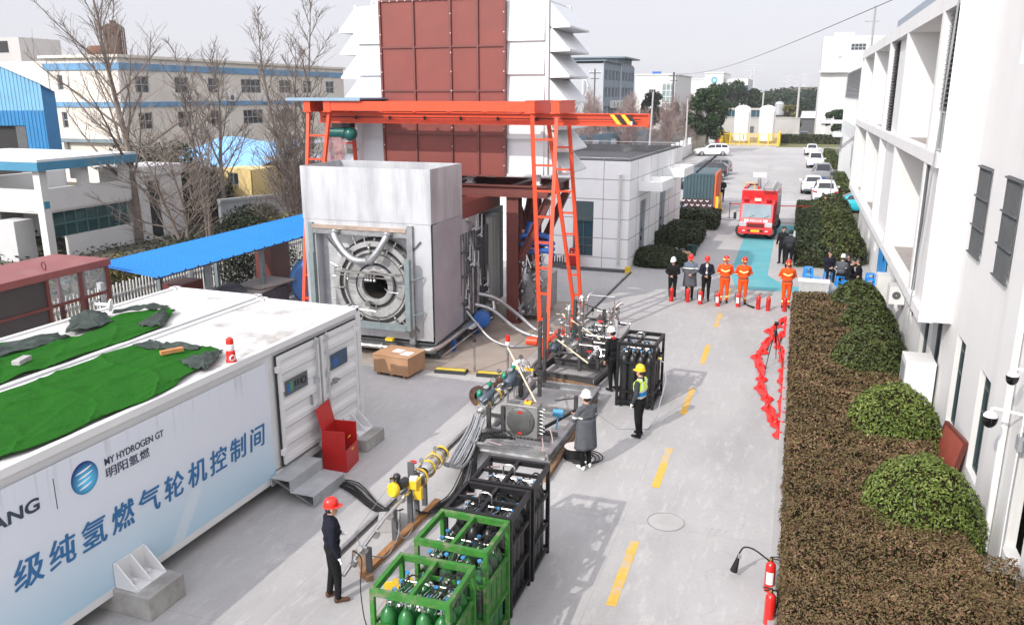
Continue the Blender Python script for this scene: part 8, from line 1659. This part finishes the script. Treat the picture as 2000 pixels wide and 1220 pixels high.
# wooded hill, single trees, bare roadside trees
HILLL = leaf_mat('hill_foliage', [(.007,.016,.008),(.013,.026,.012),(.022,.038,.018),(.036,.05,.024)], .7, .12)
P_ = []; N_ = []; rg = np.random.RandomState(5)
for k in range(150):
    x = rg.uniform(-34, 30); y = rg.uniform(252, 312); z = hillz(x, y)*.42; r = rg.uniform(3.0, 5.2); n = 300
    if x < -21 and y > 262: continue
    d = rg.normal(0,1,(n,3)); d /= np.linalg.norm(d,axis=1)[:,None]; P_.append(np.array([x,y,z+r*.62])+d*r*np.array([1,1,.85])*rg.uniform(.7,1.03,(n,1))); N_.append(d)
P = np.concatenate(P_); N = np.concatenate(N_); ok = P[:,2] > 0; tag(quads('wooded_hill', leaf_quads(P[ok], N[ok], np.full(ok.sum(), .55), .6, .6, rg), HILLL), kind='stuff')
leafy('hill_tree', 'big rounded dark tree at the left end of the wooded hill', (-17.3,238,0), 11.2, 4.2, BROADL, 5000, .5, 9, None, .12, 26); leafy('hill_tree', 'second rounded tree at the foot of the wooded hill', (-11.8,246,0), 9.4, 4.0, BROADL, 4200, .5, 10, None, .12, 22)
leafy('dark_tree', 'dark tree before the nearer white works building', (-28.0,168,0), 8.4, 2.4, BROADL, 2600, .34, 11, None, .25, 16); leafy('dark_tree', 'small dark tree right of the glazed stair strip', (-21.0,150,0), 6.4, 1.8, BROADL, 2000, .3, 12, None, .2, 14)
leafy('olive_tree', 'olive green tree beside the gate road', (-1.6,176,0), 6.0, 2.1, YGRN, 2200, .3, 13, None, .1, 14); leafy('gate_tree', 'small round tree behind the gate shelter', (6.8,176,0), 5.2, 2.2, BROADL, 2200, .3, 14, None, .2, 14)
leafy('factory_tree', 'distant dark tree at the far end of the cream factory', (-64,124,0), 13.0, 4.5, EVER, 3000, .5, 15, None, .2, 18)
PINK = M('pinkish_twig', (.25,.185,.17), .9, 0, .15, 2)
b0 = bare_tree('roadside_tree', 'bare pinkish tree among those along the road behind the house', (-22.0,93,0), 7.6, .13, 61, 34, (25,60), 3, .12, .5, 'bare pinkish trees along the far road', PINK, 1.6)
for c in b0.children:
    if c.name.startswith('twigs'): pass
for i, (x, y, s) in enumerate([(-19.8,99,.95),(-16.6,86,.82),(-25.5,92,.9),(-18.3,107,.8),(-21.8,112,1.0),(-15.8,126,1.0),(-14.9,133,.85),(-17.6,118,.9),(-27.5,104,1.05),(-24,84,.85),(-20.0,80,.7),(-31,99,1.05),(-28.5,120,1.1),(-23.5,124,1.05),(-19.0,133,1.0)]):
    c = dup(b0, (x,y,0), 1.3*i); c.scale = (s, s, s)
# ------------------------------------------------------------------ light winter haze
HZM = bpy.data.materials.new('haze_air'); HZM.use_nodes = True; ht = HZM.node_tree; ht.nodes.clear()
ho_ = ht.nodes.new('ShaderNodeOutputMaterial'); hv_ = ht.nodes.new('ShaderNodeVolumePrincipled'); hv_.inputs['Color'].default_value = (.93,.95,1,1); hv_.inputs['Density'].default_value = .00035; hv_.inputs['Anisotropy'].default_value = .2
ht.links.new(hv_.outputs[0], ho_.inputs['Volume'])
m = MB(); m.bx(-260, 120, -70, 1000, -1.3, 36); tag(m.build('haze', HZM), kind='stuff')
